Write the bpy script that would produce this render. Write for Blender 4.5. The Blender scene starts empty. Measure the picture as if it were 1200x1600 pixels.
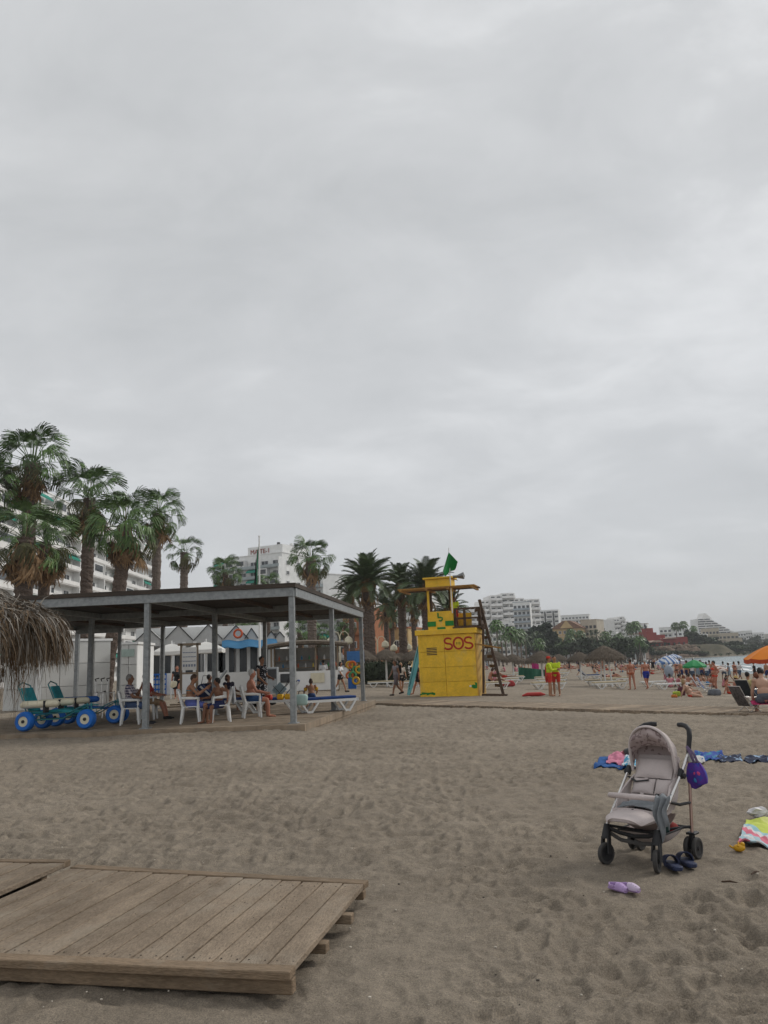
import bpy, bmesh, math, random
import numpy as np
from mathutils import Vector, Matrix, Euler, noise as mnoise
random.seed(7); rng = np.random.default_rng(11)
R = math.radians; PI = math.pi
SC = bpy.context.scene; COL = SC.collection
# ------------------------------------------------------------------ camera
EYE = Vector((0, 0, 1.65)); FPX = 1202.0
cam_d = bpy.data.cameras.new('camera'); cam = bpy.data.objects.new('camera', cam_d); COL.objects.link(cam)
CM = Matrix.Rotation(R(90 + 11.14), 4, 'X') @ Matrix.Rotation(R(-2.35), 4, 'Z')
cam.matrix_world = Matrix.Translation(EYE) @ CM
cam_d.sensor_fit = 'VERTICAL'; cam_d.sensor_height = 36; cam_d.lens = FPX * 36 / 1600
cam_d.clip_start = .05; cam_d.clip_end = 9000
SC.camera = cam
# ------------------------------------------------------------------ overcast sky
SUN_EL, SUN_AZ = R(38), R(62)
W_ = bpy.data.worlds.new('World'); SC.world = W_; W_.use_nodes = True
nt = W_.node_tree; N = nt.nodes; L = nt.links; N.clear()
wout = N.new('ShaderNodeOutputWorld')
sky = N.new('ShaderNodeTexSky'); sky.sky_type = 'NISHITA'; sky.sun_disc = False
sky.sun_elevation = SUN_EL; sky.sun_rotation = SUN_AZ
bg1 = N.new('ShaderNodeBackground'); bg1.inputs['Strength'].default_value = .06; L.new(sky.outputs[0], bg1.inputs['Color'])
tc = N.new('ShaderNodeTexCoord'); sep = N.new('ShaderNodeSeparateXYZ'); L.new(tc.outputs['Generated'], sep.inputs[0])
def wm(op, a, b=None, c=None):
    n = N.new('ShaderNodeMath'); n.operation = op
    for i, v in enumerate((a, b, c)):
        if v is None: continue
        if isinstance(v, (int, float)): n.inputs[i].default_value = v
        else: L.new(v, n.inputs[i])
    return n.outputs[0]
zc = wm('ADD', wm('MAXIMUM', sep.outputs['Z'], 0.0), .22)
cx = wm('DIVIDE', sep.outputs['X'], zc); cy = wm('DIVIDE', sep.outputs['Y'], zc)
cmb = N.new('ShaderNodeCombineXYZ'); L.new(cx, cmb.inputs[0]); L.new(cy, cmb.inputs[1])
def wnoise(scale, det, rough, off, dist=.0):
    mp = N.new('ShaderNodeMapping'); mp.inputs['Location'].default_value = off; mp.inputs['Rotation'].default_value = (0, 0, .5)
    mp.inputs['Scale'].default_value = (1, 1.25, 1); L.new(cmb.outputs[0], mp.inputs[0])
    n = N.new('ShaderNodeTexNoise'); n.inputs['Scale'].default_value = scale; n.inputs['Detail'].default_value = det
    n.inputs['Roughness'].default_value = rough; n.inputs['Distortion'].default_value = dist; L.new(mp.outputs[0], n.inputs['Vector'])
    return n.outputs['Fac']
n1 = wnoise(1.15, 4, .5, (3.1, 1.9, 0), .3); n2 = wnoise(3.2, 8, .6, (7.7, 2.3, 0), .4)
cl = wm('ADD', wm('MULTIPLY', n1, .58), wm('MULTIPLY', n2, .42))
rp = N.new('ShaderNodeValToRGB'); L.new(cl, rp.inputs[0])
e = rp.color_ramp.elements
e[0].position = .34; e[0].color = (.40, .41, .418, 1); e[1].position = .68; e[1].color = (.66, .668, .675, 1)
m_ = e.new(.5); m_.color = (.475, .484, .492, 1)
# towards the horizon the cloud layer merges into even grey air
hz = N.new('ShaderNodeMix'); hz.data_type = 'RGBA'
hf = N.new('ShaderNodeMapRange'); hf.inputs['From Min'].default_value = 0; hf.inputs['From Max'].default_value = .56
hf.inputs['To Min'].default_value = .85; hf.inputs['To Max'].default_value = 0; L.new(sep.outputs['Z'], hf.inputs['Value'])
L.new(hf.outputs[0], hz.inputs['Factor']); L.new(rp.outputs[0], hz.inputs['A']); hz.inputs['B'].default_value = (.44, .453, .47, 1)
bg2 = N.new('ShaderNodeBackground'); bg2.inputs['Strength'].default_value = 1.0; L.new(hz.outputs['Result'], bg2.inputs['Color'])
mx = N.new('ShaderNodeMixShader'); mx.inputs[0].default_value = .94
L.new(bg1.outputs[0], mx.inputs[1]); L.new(bg2.outputs[0], mx.inputs[2]); L.new(mx.outputs[0], wout.inputs[0])
sun_d = bpy.data.lights.new('sun', 'SUN'); sun_d.energy = 1.2; sun_d.angle = R(12); sun_d.color = (1, .96, .9)
sun = bpy.data.objects.new('sun', sun_d); COL.objects.link(sun)
# sun direction of the sky texture: rotation measured from +Y towards +X
sdir = Vector((math.sin(SUN_AZ) * math.cos(SUN_EL), math.cos(SUN_AZ) * math.cos(SUN_EL), math.sin(SUN_EL)))
sun.rotation_euler = sdir.to_track_quat('Z', 'Y').to_euler(); sun.location = (0, 0, 60)
SC.view_settings.view_transform = 'Standard'; SC.view_settings.look = 'None'
SC.view_settings.exposure = .5; SC.view_settings.gamma = 1; SC.view_settings.use_curve_mapping = False
SC.render.engine = 'CYCLES'
cy_ = SC.cycles
cy_.use_denoising = True; cy_.max_bounces = 6; cy_.diffuse_bounces = 3; cy_.glossy_bounces = 3; cy_.transparent_max_bounces = 8
cy_.use_adaptive_sampling = True; cy_.adaptive_threshold = .01; cy_.volume_bounces = 0
# ------------------------------------------------------------------ pixel -> place (photo pixels 1200 x 1600)
CM3 = CM.to_3x3()
def ray(px, py): return CM3 @ Vector(((px - 600) / FPX, -(py - 800) / FPX, -1))
def at(px, py, Y):                       # the point seen at a pixel, Y metres ahead
    d = ray(px, py); return EYE + d * (Y / d.y)
def onz(px, py, z):
    d = ray(px, py); return EYE + d * ((z - EYE.z) / d.z)
def onground(px, py):
    z = 0
    for _ in range(12):
        p = onz(px, py, z); z = .5 * z + .5 * ground(p.x, p.y)
    return Vector((p.x, p.y, ground(p.x, p.y)))
def foot(px, Y, py=1040):                # ground point under an image column at distance Y
    p = at(px, py, Y); return Vector((p.x, p.y, ground(p.x, p.y)))
# ------------------------------------------------------------------ materials
MATS = {}
def new_mat(name):
    m = bpy.data.materials.new(name); m.use_nodes = True; return m, m.node_tree, m.node_tree.nodes['Principled BSDF']
def mat(name, col, rough=.75, var=.14, scale=5, bump=0, bscale=60, metal=0, spec=.35, col2=None, rnd=0, stretch=(1, 1, 1), detail=5, trans=0, fine=0):
    if name in MATS: return MATS[name]
    m, t, p = new_mat(name); n = t.nodes; l = t.links
    c1 = tuple(max(0, c * (1 - var)) for c in col); c2 = col2 or tuple(min(1, c * (1 + var)) for c in col)
    tc = n.new('ShaderNodeTexCoord'); mp = n.new('ShaderNodeMapping'); mp.inputs['Scale'].default_value = stretch
    l.new(tc.outputs['Object'], mp.inputs[0])
    nz = n.new('ShaderNodeTexNoise'); nz.inputs['Scale'].default_value = scale; nz.inputs['Detail'].default_value = detail; nz.inputs['Roughness'].default_value = .62
    l.new(mp.outputs[0], nz.inputs['Vector'])
    r = n.new('ShaderNodeValToRGB'); r.color_ramp.elements[0].position = .33; r.color_ramp.elements[1].position = .68
    r.color_ramp.elements[0].color = (*c1, 1); r.color_ramp.elements[1].color = (*c2, 1); l.new(nz.outputs['Fac'], r.inputs[0])
    out = r.outputs[0]
    if fine:
        nf = n.new('ShaderNodeTexNoise'); nf.inputs['Scale'].default_value = bscale; nf.inputs['Detail'].default_value = 3; l.new(mp.outputs[0], nf.inputs['Vector'])
        mr = n.new('ShaderNodeMapRange'); mr.inputs['From Min'].default_value = .3; mr.inputs['From Max'].default_value = .7
        mr.inputs['To Min'].default_value = 1 - fine; mr.inputs['To Max'].default_value = 1 + fine; l.new(nf.outputs['Fac'], mr.inputs['Value'])
        h = n.new('ShaderNodeVectorMath'); h.operation = 'SCALE'; l.new(out, h.inputs[0]); l.new(mr.outputs[0], h.inputs['Scale']); out = h.outputs[0]
    if rnd:
        oi = n.new('ShaderNodeObjectInfo'); mr = n.new('ShaderNodeMapRange')
        mr.inputs['To Min'].default_value = 1 - rnd; mr.inputs['To Max'].default_value = 1 + rnd; l.new(oi.outputs['Random'], mr.inputs['Value'])
        h = n.new('ShaderNodeVectorMath'); h.operation = 'SCALE'; l.new(out, h.inputs[0]); l.new(mr.outputs[0], h.inputs['Scale']); out = h.outputs[0]
    l.new(out, p.inputs['Base Color'])
    p.inputs['Roughness'].default_value = rough; p.inputs['Metallic'].default_value = metal; p.inputs['Specular IOR Level'].default_value = spec
    if bump:
        b = n.new('ShaderNodeBump'); b.inputs['Strength'].default_value = bump; b.inputs['Distance'].default_value = .02
        nb = n.new('ShaderNodeTexNoise'); nb.inputs['Scale'].default_value = bscale; nb.inputs['Detail'].default_value = 4
        l.new(mp.outputs[0], nb.inputs['Vector']); l.new(nb.outputs['Fac'], b.inputs['Height']); l.new(b.outputs[0], p.inputs['Normal'])
    if trans: p.inputs['Transmission Weight'].default_value = trans
    MATS[name] = m; return m
def worn(m, col, scale, lo, hi, stretch=(1, 1, 1), detail=6, amount=.8):
    """patches of dirt, drifted sand or bare material with a shape of their own over a base colour"""
    t = m.node_tree; n = t.nodes; l = t.links; p = n['Principled BSDF']; src = p.inputs['Base Color'].links[0].from_socket
    tc = n.new('ShaderNodeTexCoord'); mp = n.new('ShaderNodeMapping'); mp.inputs['Scale'].default_value = stretch; mp.inputs['Location'].default_value = (scale, 3.3, 1.7); l.new(tc.outputs['Object'], mp.inputs[0])
    nz = n.new('ShaderNodeTexNoise'); nz.inputs['Scale'].default_value = scale; nz.inputs['Detail'].default_value = detail; nz.inputs['Roughness'].default_value = .68; l.new(mp.outputs[0], nz.inputs['Vector'])
    mr = n.new('ShaderNodeMapRange'); mr.inputs['From Min'].default_value = lo; mr.inputs['From Max'].default_value = hi; mr.inputs['To Max'].default_value = amount; l.new(nz.outputs['Fac'], mr.inputs['Value'])
    mx = n.new('ShaderNodeMix'); mx.data_type = 'RGBA'; l.new(mr.outputs[0], mx.inputs['Factor']); l.new(src, mx.inputs['A']); mx.inputs['B'].default_value = (*col, 1); l.new(mx.outputs['Result'], p.inputs['Base Color'])
    return m
def checks(name, a, b, sx, sy, kind='check', third=None, axes='XZ', rough=.9):
    """woven print: checks, stripes or scattered blots on cloth"""
    if name in MATS: return MATS[name]
    m, t, p = new_mat(name); n = t.nodes; l = t.links
    tc = n.new('ShaderNodeTexCoord'); sp = n.new('ShaderNodeSeparateXYZ'); l.new(tc.outputs['Object'], sp.inputs[0])
    def M(op, x, y):
        k = n.new('ShaderNodeMath'); k.operation = op
        for i, v in enumerate((x, y)):
            if isinstance(v, (int, float)): k.inputs[i].default_value = v
            else: l.new(v, k.inputs[i])
        return k.outputs[0]
    if kind == 'blot':
        nz = n.new('ShaderNodeTexNoise'); nz.inputs['Scale'].default_value = sx; nz.inputs['Detail'].default_value = 1; l.new(tc.outputs['Object'], nz.inputs['Vector'])
        f = M('GREATER_THAN', nz.outputs['Fac'], sy)
    else:
        f1 = M('GREATER_THAN', M('FRACT', M('MULTIPLY', sp.outputs[axes[0]], sx), 0), .55)
        if kind == 'stripe': f = f1
        else: f = M('MULTIPLY', M('ADD', f1, M('GREATER_THAN', M('FRACT', M('MULTIPLY', sp.outputs[axes[1]], sy), 0), .55)), .5)
    r = n.new('ShaderNodeValToRGB'); r.color_ramp.interpolation = 'CONSTANT' if kind != 'check' else 'LINEAR'
    r.color_ramp.elements[0].color = (*a, 1); r.color_ramp.elements[1].color = (*b, 1); r.color_ramp.elements[1].position = .5 if kind != 'check' else 1
    l.new(f, r.inputs[0]); l.new(r.outputs[0], p.inputs['Base Color']); p.inputs['Roughness'].default_value = rough
    MATS[name] = m; return m
# ------------------------------------------------------------------ mesh building
def rotz(a): return Matrix.Rotation(a, 3, 'Z')
class MB:
    def __init__(s): s.v = []; s.f = []
    def add(s, vs, fs):
        o = len(s.v); s.v += [tuple(v) for v in vs]; s.f += [tuple(i + o for i in f) for f in fs]; return s
    def box(s, c, d, rot=None, taper=1):
        c = Vector(c); hx, hy, hz_ = d[0] / 2, d[1] / 2, d[2] / 2; vs = []
        for z, k in ((-hz_, 1), (hz_, taper)):
            for x, y in ((-hx, -hy), (hx, -hy), (hx, hy), (-hx, hy)):
                v = Vector((x * k, y * k, z)); vs.append(c + (rot @ v if rot else v))
        return s.add(vs, [(3, 2, 1, 0), (4, 5, 6, 7), (0, 1, 5, 4), (1, 2, 6, 5), (2, 3, 7, 6), (3, 0, 4, 7)])
    def bar(s, a, b, w, h, up=(0, 0, 1)):
        a = Vector(a); b = Vector(b); z = (b - a); ln = z.length; z.normalize(); up = Vector(up)
        if abs(z.dot(up)) > .98: up = Vector((0, 1, 0))
        x = up.cross(z).normalized(); y = z.cross(x)
        return s.box((a + b) / 2, (w, h, ln), Matrix((x, y, z)).transposed())
    def tube(s, pts, r, n=8, cap=True, flat=1.0, up=None):
        pts = [Vector(p) for p in pts]; m = len(pts); rs = r if isinstance(r, (list, tuple)) else [r] * m
        t0 = (pts[1] - pts[0]).normalized(); u = Vector(up) if up else (Vector((0, 0, 1)) if abs(t0.z) < .9 else Vector((1, 0, 0)))
        vs = []; fs = []
        for i, p in enumerate(pts):
            t = ((pts[min(i + 1, m - 1)] - p).normalized() + (p - pts[max(i - 1, 0)]).normalized())
            t = t.normalized() if t.length > 1e-6 else t0
            u = u - t * u.dot(t)
            u = u.normalized() if u.length > 1e-6 else t.orthogonal().normalized()
            w = t.cross(u)
            for k in range(n):
                a = 2 * PI * k / n; vs.append(p + w * (math.cos(a) * rs[i]) + u * (math.sin(a) * rs[i] * flat))
        for i in range(m - 1):
            for k in range(n):
                a = i * n + k; b = i * n + (k + 1) % n; fs.append((a, b, b + n, a + n))
        if cap: fs.append(tuple(range(n - 1, -1, -1))); fs.append(tuple((m - 1) * n + k for k in range(n)))
        return s.add(vs, fs)
    def ell(s, c, r, n=12, m=8, rot=None):
        c = Vector(c); r = (r, r, r) if isinstance(r, (int, float)) else r; vs = []; fs = []
        def P(x, y, z):
            v = Vector((x * r[0], y * r[1], z * r[2])); return c + (rot @ v if rot else v)
        vs.append(P(0, 0, -1))
        for j in range(1, m):
            t = -PI / 2 + PI * j / m
            for k in range(n): vs.append(P(math.cos(t) * math.cos(2 * PI * k / n), math.cos(t) * math.sin(2 * PI * k / n), math.sin(t)))
        vs.append(P(0, 0, 1)); top = len(vs) - 1
        for k in range(n): fs.append((0, 1 + (k + 1) % n, 1 + k)); fs.append((top, top - n + k, top - n + (k + 1) % n))
        for j in range(m - 2):
            for k in range(n):
                a = 1 + j * n + k; b = 1 + j * n + (k + 1) % n; fs.append((a, b, b + n, a + n))
        return s.add(vs, fs)
    def caps(s, a, b, r0, r1, n=10):
        s.tube([a, b], [r0, r1], n); s.ell(a, r0, n, 6); s.ell(b, r1, n, 6); return s
    def lathe(s, prof, n=24, c=(0, 0, 0), rot=None, close=False):
        c = Vector(c); vs = []; fs = []; m = len(prof)
        for r, z in prof:
            for k in range(n):
                v = Vector((r * math.cos(2 * PI * k / n), r * math.sin(2 * PI * k / n), z)); vs.append(c + (rot @ v if rot else v))
        for i in range(m - 1):
            for k in range(n):
                a = i * n + k; b = i * n + (k + 1) % n; fs.append((a, b, b + n, a + n))
        if close:
            for k in range(n):
                a = (m - 1) * n + k; b = (m - 1) * n + (k + 1) % n; fs.append((a, b, (k + 1) % n, k))
        else: fs.append(tuple(range(n - 1, -1, -1))); fs.append(tuple((m - 1) * n + k for k in range(n)))
        return s.add(vs, fs)
    def prism(s, poly, a, b, mp):            # poly of 2D points extruded from a to b; mp(u, v, w) -> point
        n = len(poly); vs = [mp(u, v, a) for u, v in poly] + [mp(u, v, b) for u, v in poly]
        return s.add(vs, [tuple(range(n - 1, -1, -1)), tuple(range(n, 2 * n))] + [(i, (i + 1) % n, (i + 1) % n + n, i + n) for i in range(n)])
    def sheet(s, fn, nu, nv, thick=0):
        vs = [Vector(fn(i / nu, j / nv)) for j in range(nv + 1) for i in range(nu + 1)]
        fs = [(j * (nu + 1) + i, j * (nu + 1) + i + 1, (j + 1) * (nu + 1) + i + 1, (j + 1) * (nu + 1) + i) for j in range(nv) for i in range(nu)]
        if thick:
            k = len(vs); nrm = [Vector() for _ in vs]
            for f in fs:
                q = (vs[f[1]] - vs[f[0]]).cross(vs[f[3]] - vs[f[0]])
                for i in f: nrm[i] += q
            vs2 = [v - (q.normalized() * thick if q.length else Vector((0, 0, -thick))) for v, q in zip(vs, nrm)]
            rim = [i for i in range(nu)] + [j * (nu + 1) + nu for j in range(nv)] + [nv * (nu + 1) + i for i in range(nu, 0, -1)] + [j * (nu + 1) for j in range(nv, 0, -1)]
            fs = fs + [tuple(i + k for i in reversed(f)) for f in fs] + [(rim[(i + 1) % len(rim)], rim[i], rim[i] + k, rim[(i + 1) % len(rim)] + k) for i in range(len(rim))]
            vs = vs + vs2
        return s.add(vs, fs)
    def mesh(s, name, m, smooth=None, bevel=0):
        me = bpy.data.meshes.new(name); me.from_pydata(s.v, [], s.f)
        if bevel:
            bm = bmesh.new(); bm.from_mesh(me); bmesh.ops.recalc_face_normals(bm, faces=bm.faces)
            ed = [x for x in bm.edges if len(x.link_faces) == 2 and x.calc_face_angle(0) > .6]
            bmesh.ops.bevel(bm, geom=ed, offset=bevel, segments=1, affect='EDGES', clamp_overlap=True); bm.to_mesh(me); bm.free()
        if smooth:
            me.polygons.foreach_set('use_smooth', [True] * len(me.polygons))
            if smooth < 180: me.set_sharp_from_angle(angle=R(smooth))
        if m: me.materials.append(m)
        me.update(); return me
    def build(s, name, m, parent=None, loc=(0, 0, 0), rz=0, smooth=None, bevel=0):
        return put(name, s.mesh(name, m, smooth, bevel), parent, loc, rz)
def put(name, me, parent=None, loc=(0, 0, 0), rz=0, scale=None):
    o = bpy.data.objects.new(name, me); COL.objects.link(o); o.location = loc
    o.rotation_euler = (0, 0, rz) if isinstance(rz, (int, float)) else rz
    if scale: o.scale = (scale,) * 3 if isinstance(scale, (int, float)) else scale
    if parent: o.parent = parent
    return o
def tag(o, label, cat, group=None, kind=None):
    o['label'] = label; o['category'] = cat
    if group: o['group'] = group
    if kind: o['kind'] = kind
    return o
def thing(name, label, cat, loc=(0, 0, 0), rz=0, group=None):
    o = bpy.data.objects.new(name, None); COL.objects.link(o); o.location = loc; o.empty_display_size = .2
    o.rotation_euler = (0, 0, rz) if isinstance(rz, (int, float)) else rz
    return tag(o, label, cat, group)
def struct(o, label=None, kind='structure'):
    o['kind'] = kind
    if label: o['label'] = label
    return o
KIDS = {}
def kids(o):
    return o.children
def dup(root, loc, rz=None, label=None, group=None, scale=None):
    r = root.copy(); COL.objects.link(r); r.location = loc
    if rz is not None: r.rotation_euler = (0, 0, rz)
    if scale: r.scale = (scale,) * 3
    if label: r['label'] = label
    if group: r['group'] = group
    for ch in list(root.children):
        c = ch.copy(); COL.objects.link(c); c.parent = r
        for g in list(ch.children):
            d = g.copy(); COL.objects.link(d); d.parent = c
    return r
# ------------------------------------------------------------------ colours
M_WHITE = mat('white_plastic', (.74, .74, .72), .5, .06, 3, spec=.4)
M_WALL = mat('white_render', (.74, .74, .725), .9, .09, .6, .15, 30)
M_STEEL = mat('galvanised_steel', (.27, .285, .29), .5, .22, 9, .05, 40, metal=.45)
M_ALU = mat('aluminium_tube', (.62, .6, .58), .3, .06, 4, metal=.9)
M_BLACK = mat('black_plastic', (.022, .022, .024), .55, .2, 6)
M_GLASS = mat('dark_window_glass', (.045, .052, .06), .12, .3, .25, spec=.6)
M_WOOD = mat('weathered_timber', (.24, .185, .13), .85, .3, 3, .35, 30, stretch=(1, 1, .12), rnd=.1)
M_DWOOD = mat('dark_brown_timber', (.075, .045, .028), .8, .35, 4, .3, 30)
M_THATCH = mat('grey_brown_thatch', (.13, .105, .08), .95, .4, 9, .4, 30)
M_YEL = mat('tower_yellow_paint', (.78, .48, .034), .6, .13, 1.6, .15, 25, fine=.07)
M_TEAL = mat('teal_fabric', (.02, .24, .28), .8, .2, 6)
M_BLUE = mat('bright_blue_plastic', (.014, .115, .42), .55, .15, 4)
M_CREAM = mat('cream_plastic', (.66, .61, .46), .7, .08, 5)
# ------------------------------------------------------------------ terrain: one sheet, sloping to the sea
SHORE = [(34, -80), (34, 0), (33, 40), (37, 72), (50, 120), (62, 180), (72, 240), (88, 296), (112, 322), (150, 334), (215, 338), (330, 372), (600, 480), (1200, 640), (4000, 900)]
SHP = np.array(SHORE, float); SEA_Z = -1.2
FLAT = [(-1.3, 5.2, 1.55, .6), (2.05, 6.62, .55, .5), (2.15, 6.25, .25, .3), (1.62, 5.85, .22, .25), (3.2, 7.6, .7, .5), (2.2, 9.6, .9, .8)]
def calm(x, y):
    k = np.ones(np.shape(x))
    for a, b, r_, w_ in FLAT: k = k * (.42 + .58 * ss(r_, r_ + w_, np.hypot(np.asarray(x) - a, np.asarray(y) - b)))
    return k
def ss(a, b, x):
    t = np.clip((x - a) / (b - a), 0, 1); return t * t * (3 - 2 * t)
def shore_dist(x, y):                     # positive on land
    x = np.asarray(x, float); y = np.asarray(y, float); best = np.full(x.shape, 1e9); sg = np.ones(x.shape)
    for (ax, ay), (bx, by) in zip(SHP[:-1], SHP[1:]):
        dx, dy = bx - ax, by - ay; t = np.clip(((x - ax) * dx + (y - ay) * dy) / (dx * dx + dy * dy), 0, 1)
        d = np.hypot(x - ax - t * dx, y - ay - t * dy); c = dx * (y - ay) - dy * (x - ax)
        k = d < best; best = np.where(k, d, best); sg = np.where(k, np.where(c >= 0, 1, -1), sg)
    return best * sg
def base_z(x, y):
    x = np.asarray(x, float); y = np.asarray(y, float); s = shore_dist(x, y)
    drop = 1.2 * (1 - ss(0, 32, s)); near = np.clip(ss(8, 36, y) + ss(20, 34, x), 0, 1)
    z = -drop * near - np.clip(-s, 0, 60) * .05
    z = z + .3 * ss(22, 38, y) * ss(2, -6, x)
    z = z + .19 * ss(11, 18.6, y) * ss(-.6, -3.2, x) * ss(40, 20, y)
    z = z + 8 * ss(400, 800, y) * ss(6, 60, s) + 26 * ss(800, 1900, y) * ss(60, 500, s)
    q = np.hypot(np.clip(np.abs(x - 131) - 17, 0, 99), np.clip(np.abs(y - 372) - 20, 0, 99))
    z = z + 4.6 * ss(9, 0, q)
    return z
def ground(x, y): return float(base_z(np.array([x]), np.array([y]))[0])
_T = rng.random((256, 256))
def vn(x, y, sx=0, sy=0):
    x = x + sx; y = y + sy; xi = np.floor(x).astype(int); yi = np.floor(y).astype(int); fx = x - xi; fy = y - yi
    fx = fx * fx * fx * (fx * (fx * 6 - 15) + 10); fy = fy * fy * fy * (fy * (fy * 6 - 15) + 10)
    a = _T[xi & 255, yi & 255]; b = _T[(xi + 1) & 255, yi & 255]; c = _T[xi & 255, (yi + 1) & 255]; d = _T[(xi + 1) & 255, (yi + 1) & 255]
    return (a * (1 - fx) + b * fx) * (1 - fy) + (c * (1 - fx) + d * fx) * fy
def relief(x, y):
    def bil(s, ox, oy, k=.03):
        n = 2 * vn(x * s, y * s, ox, oy) - 1; return np.sqrt(n * n + k)
    wx = x + .25 * (vn(x * 1.3, y * 1.3, 5, 9) - .5); wy = y + .25 * (vn(x * 1.3, y * 1.3, 45, 19) - .5)
    h = .05 * (vn(x * .55, y * .55, 3, 7) - .5)
    def bw(s, ox, oy, k):
        n = 2 * vn(wx * s, wy * s * 1.25, ox, oy) - 1; return np.sqrt(n * n + k)
    patch = .72 + .38 * ss(.3, .7, vn(x * .4, y * .4, 61, 23))
    h = h + patch * (-.030 * (bw(1.9, 11, 31, .012) - .5) - .052 * (1 - .45 * ss(6, 14, y)) * (bw(3.6, 71, 13, .004) - .5) - .058 * (bw(6.6, 17, 41, .004) - .5)) - .028 * (bw(12.5, 37, 91, .008) - .5) - .010 * (bw(23, 57, 11, .01) - .5)
    h = h + .009 * (vn(x * 26, y * 26, 8, 2) - .5) + .004 * (vn(x * 52, y * 52, 9, 3) - .5)
    return h
# footprints and heel marks trodden into the loose sand
FP = []
for _ in range(300):
    Y_ = 2.2 + 20 * rng.random() ** 1.3; X_ = (rng.random() * 1.3 - .6) * (Y_ + 1); a_ = rng.random() * PI
    FP.append((X_, Y_, a_, .10 + .06 * rng.random(), .010 + .016 * rng.random()))
def sand_sheet():
    Y = [-60, -30, -12, -5, -1.5, .6]
    y = 1.2
    while y < 62: Y.append(y); y *= 1.0046 if y < 22 else 1.01
    while y < 5000: Y.append(y); y = y + 4 if 290 < y < 430 else y * 1.075
    Y = np.array(Y)
    u = np.concatenate([[-5, -3.2, -2.4, -1.6, -1.2, -.95, -.8], np.linspace(-.66, .66, 660), [.8, .95, 1.2, 1.6, 2.4, 3.2, 5]])
    w = np.where(Y >= 1.2, Y + 1.5, 2.7 + (1.2 - Y) * 1.5)
    X = u[None, :] * w[:, None]; YY = np.repeat(Y[:, None], len(u), 1)
    Z = base_z(X.ravel(), YY.ravel()).reshape(X.shape)
    s = shore_dist(X.ravel(), YY.ravel()).reshape(X.shape)
    rel = relief(X, YY); fade = (1 - .75 * ss(14, 50, YY)) * (1 - ss(80, 160, YY)) * ss(1, 9, s) * ss(-8, 1, YY) * (np.abs(u)[None, :] < 1.0)
    for fx, fy, fa, fl, fd in FP:
        i0, i1 = np.searchsorted(Y, fy - .4), np.searchsorted(Y, fy + .4); k = np.abs(X[i0:i1] - fx) < .4
        dx = X[i0:i1] - fx; dy = YY[i0:i1] - fy; a = (dx * math.cos(fa) + dy * math.sin(fa)) / fl; b = (-dx * math.sin(fa) + dy * math.cos(fa)) / (fl * .45)
        r2 = np.hypot(a, b); rel[i0:i1] += np.where(k, -fd * (1 - ss(.6, 1.15, r2)) + fd * .3 * np.exp(-((r2 - 1.35) / .28) ** 2), 0)
    Z = Z + rel * fade * calm(X, YY)
    nu = len(u); nr = len(Y)
    me = bpy.data.meshes.new('sand'); co = np.stack([X, YY, Z], -1).reshape(-1, 3).astype(np.float32)
    i = np.arange(nr - 1)[:, None] * nu + np.arange(nu - 1)[None, :]
    q = np.stack([i, i + 1, i + 1 + nu, i + nu], -1).reshape(-1, 4).astype(np.int32)
    me.vertices.add(len(co)); me.vertices.foreach_set('co', co.ravel()); me.loops.add(q.size); me.loops.foreach_set('vertex_index', q.ravel())
    me.polygons.add(len(q)); me.polygons.foreach_set('loop_start', np.arange(0, q.size, 4, dtype=np.int32)); me.polygons.foreach_set('loop_total', np.full(len(q), 4, np.int32))
    me.polygons.foreach_set('use_smooth', np.ones(len(q), bool)); me.update(); me.validate()
    at_ = me.attributes.new('green', 'FLOAT', 'POINT'); veg = ss(5, 14, s) * ss(318, 345, YY) * ss(60, 100, X); at_.data.foreach_set('value', veg.ravel().astype(np.float32)); return me
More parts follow.
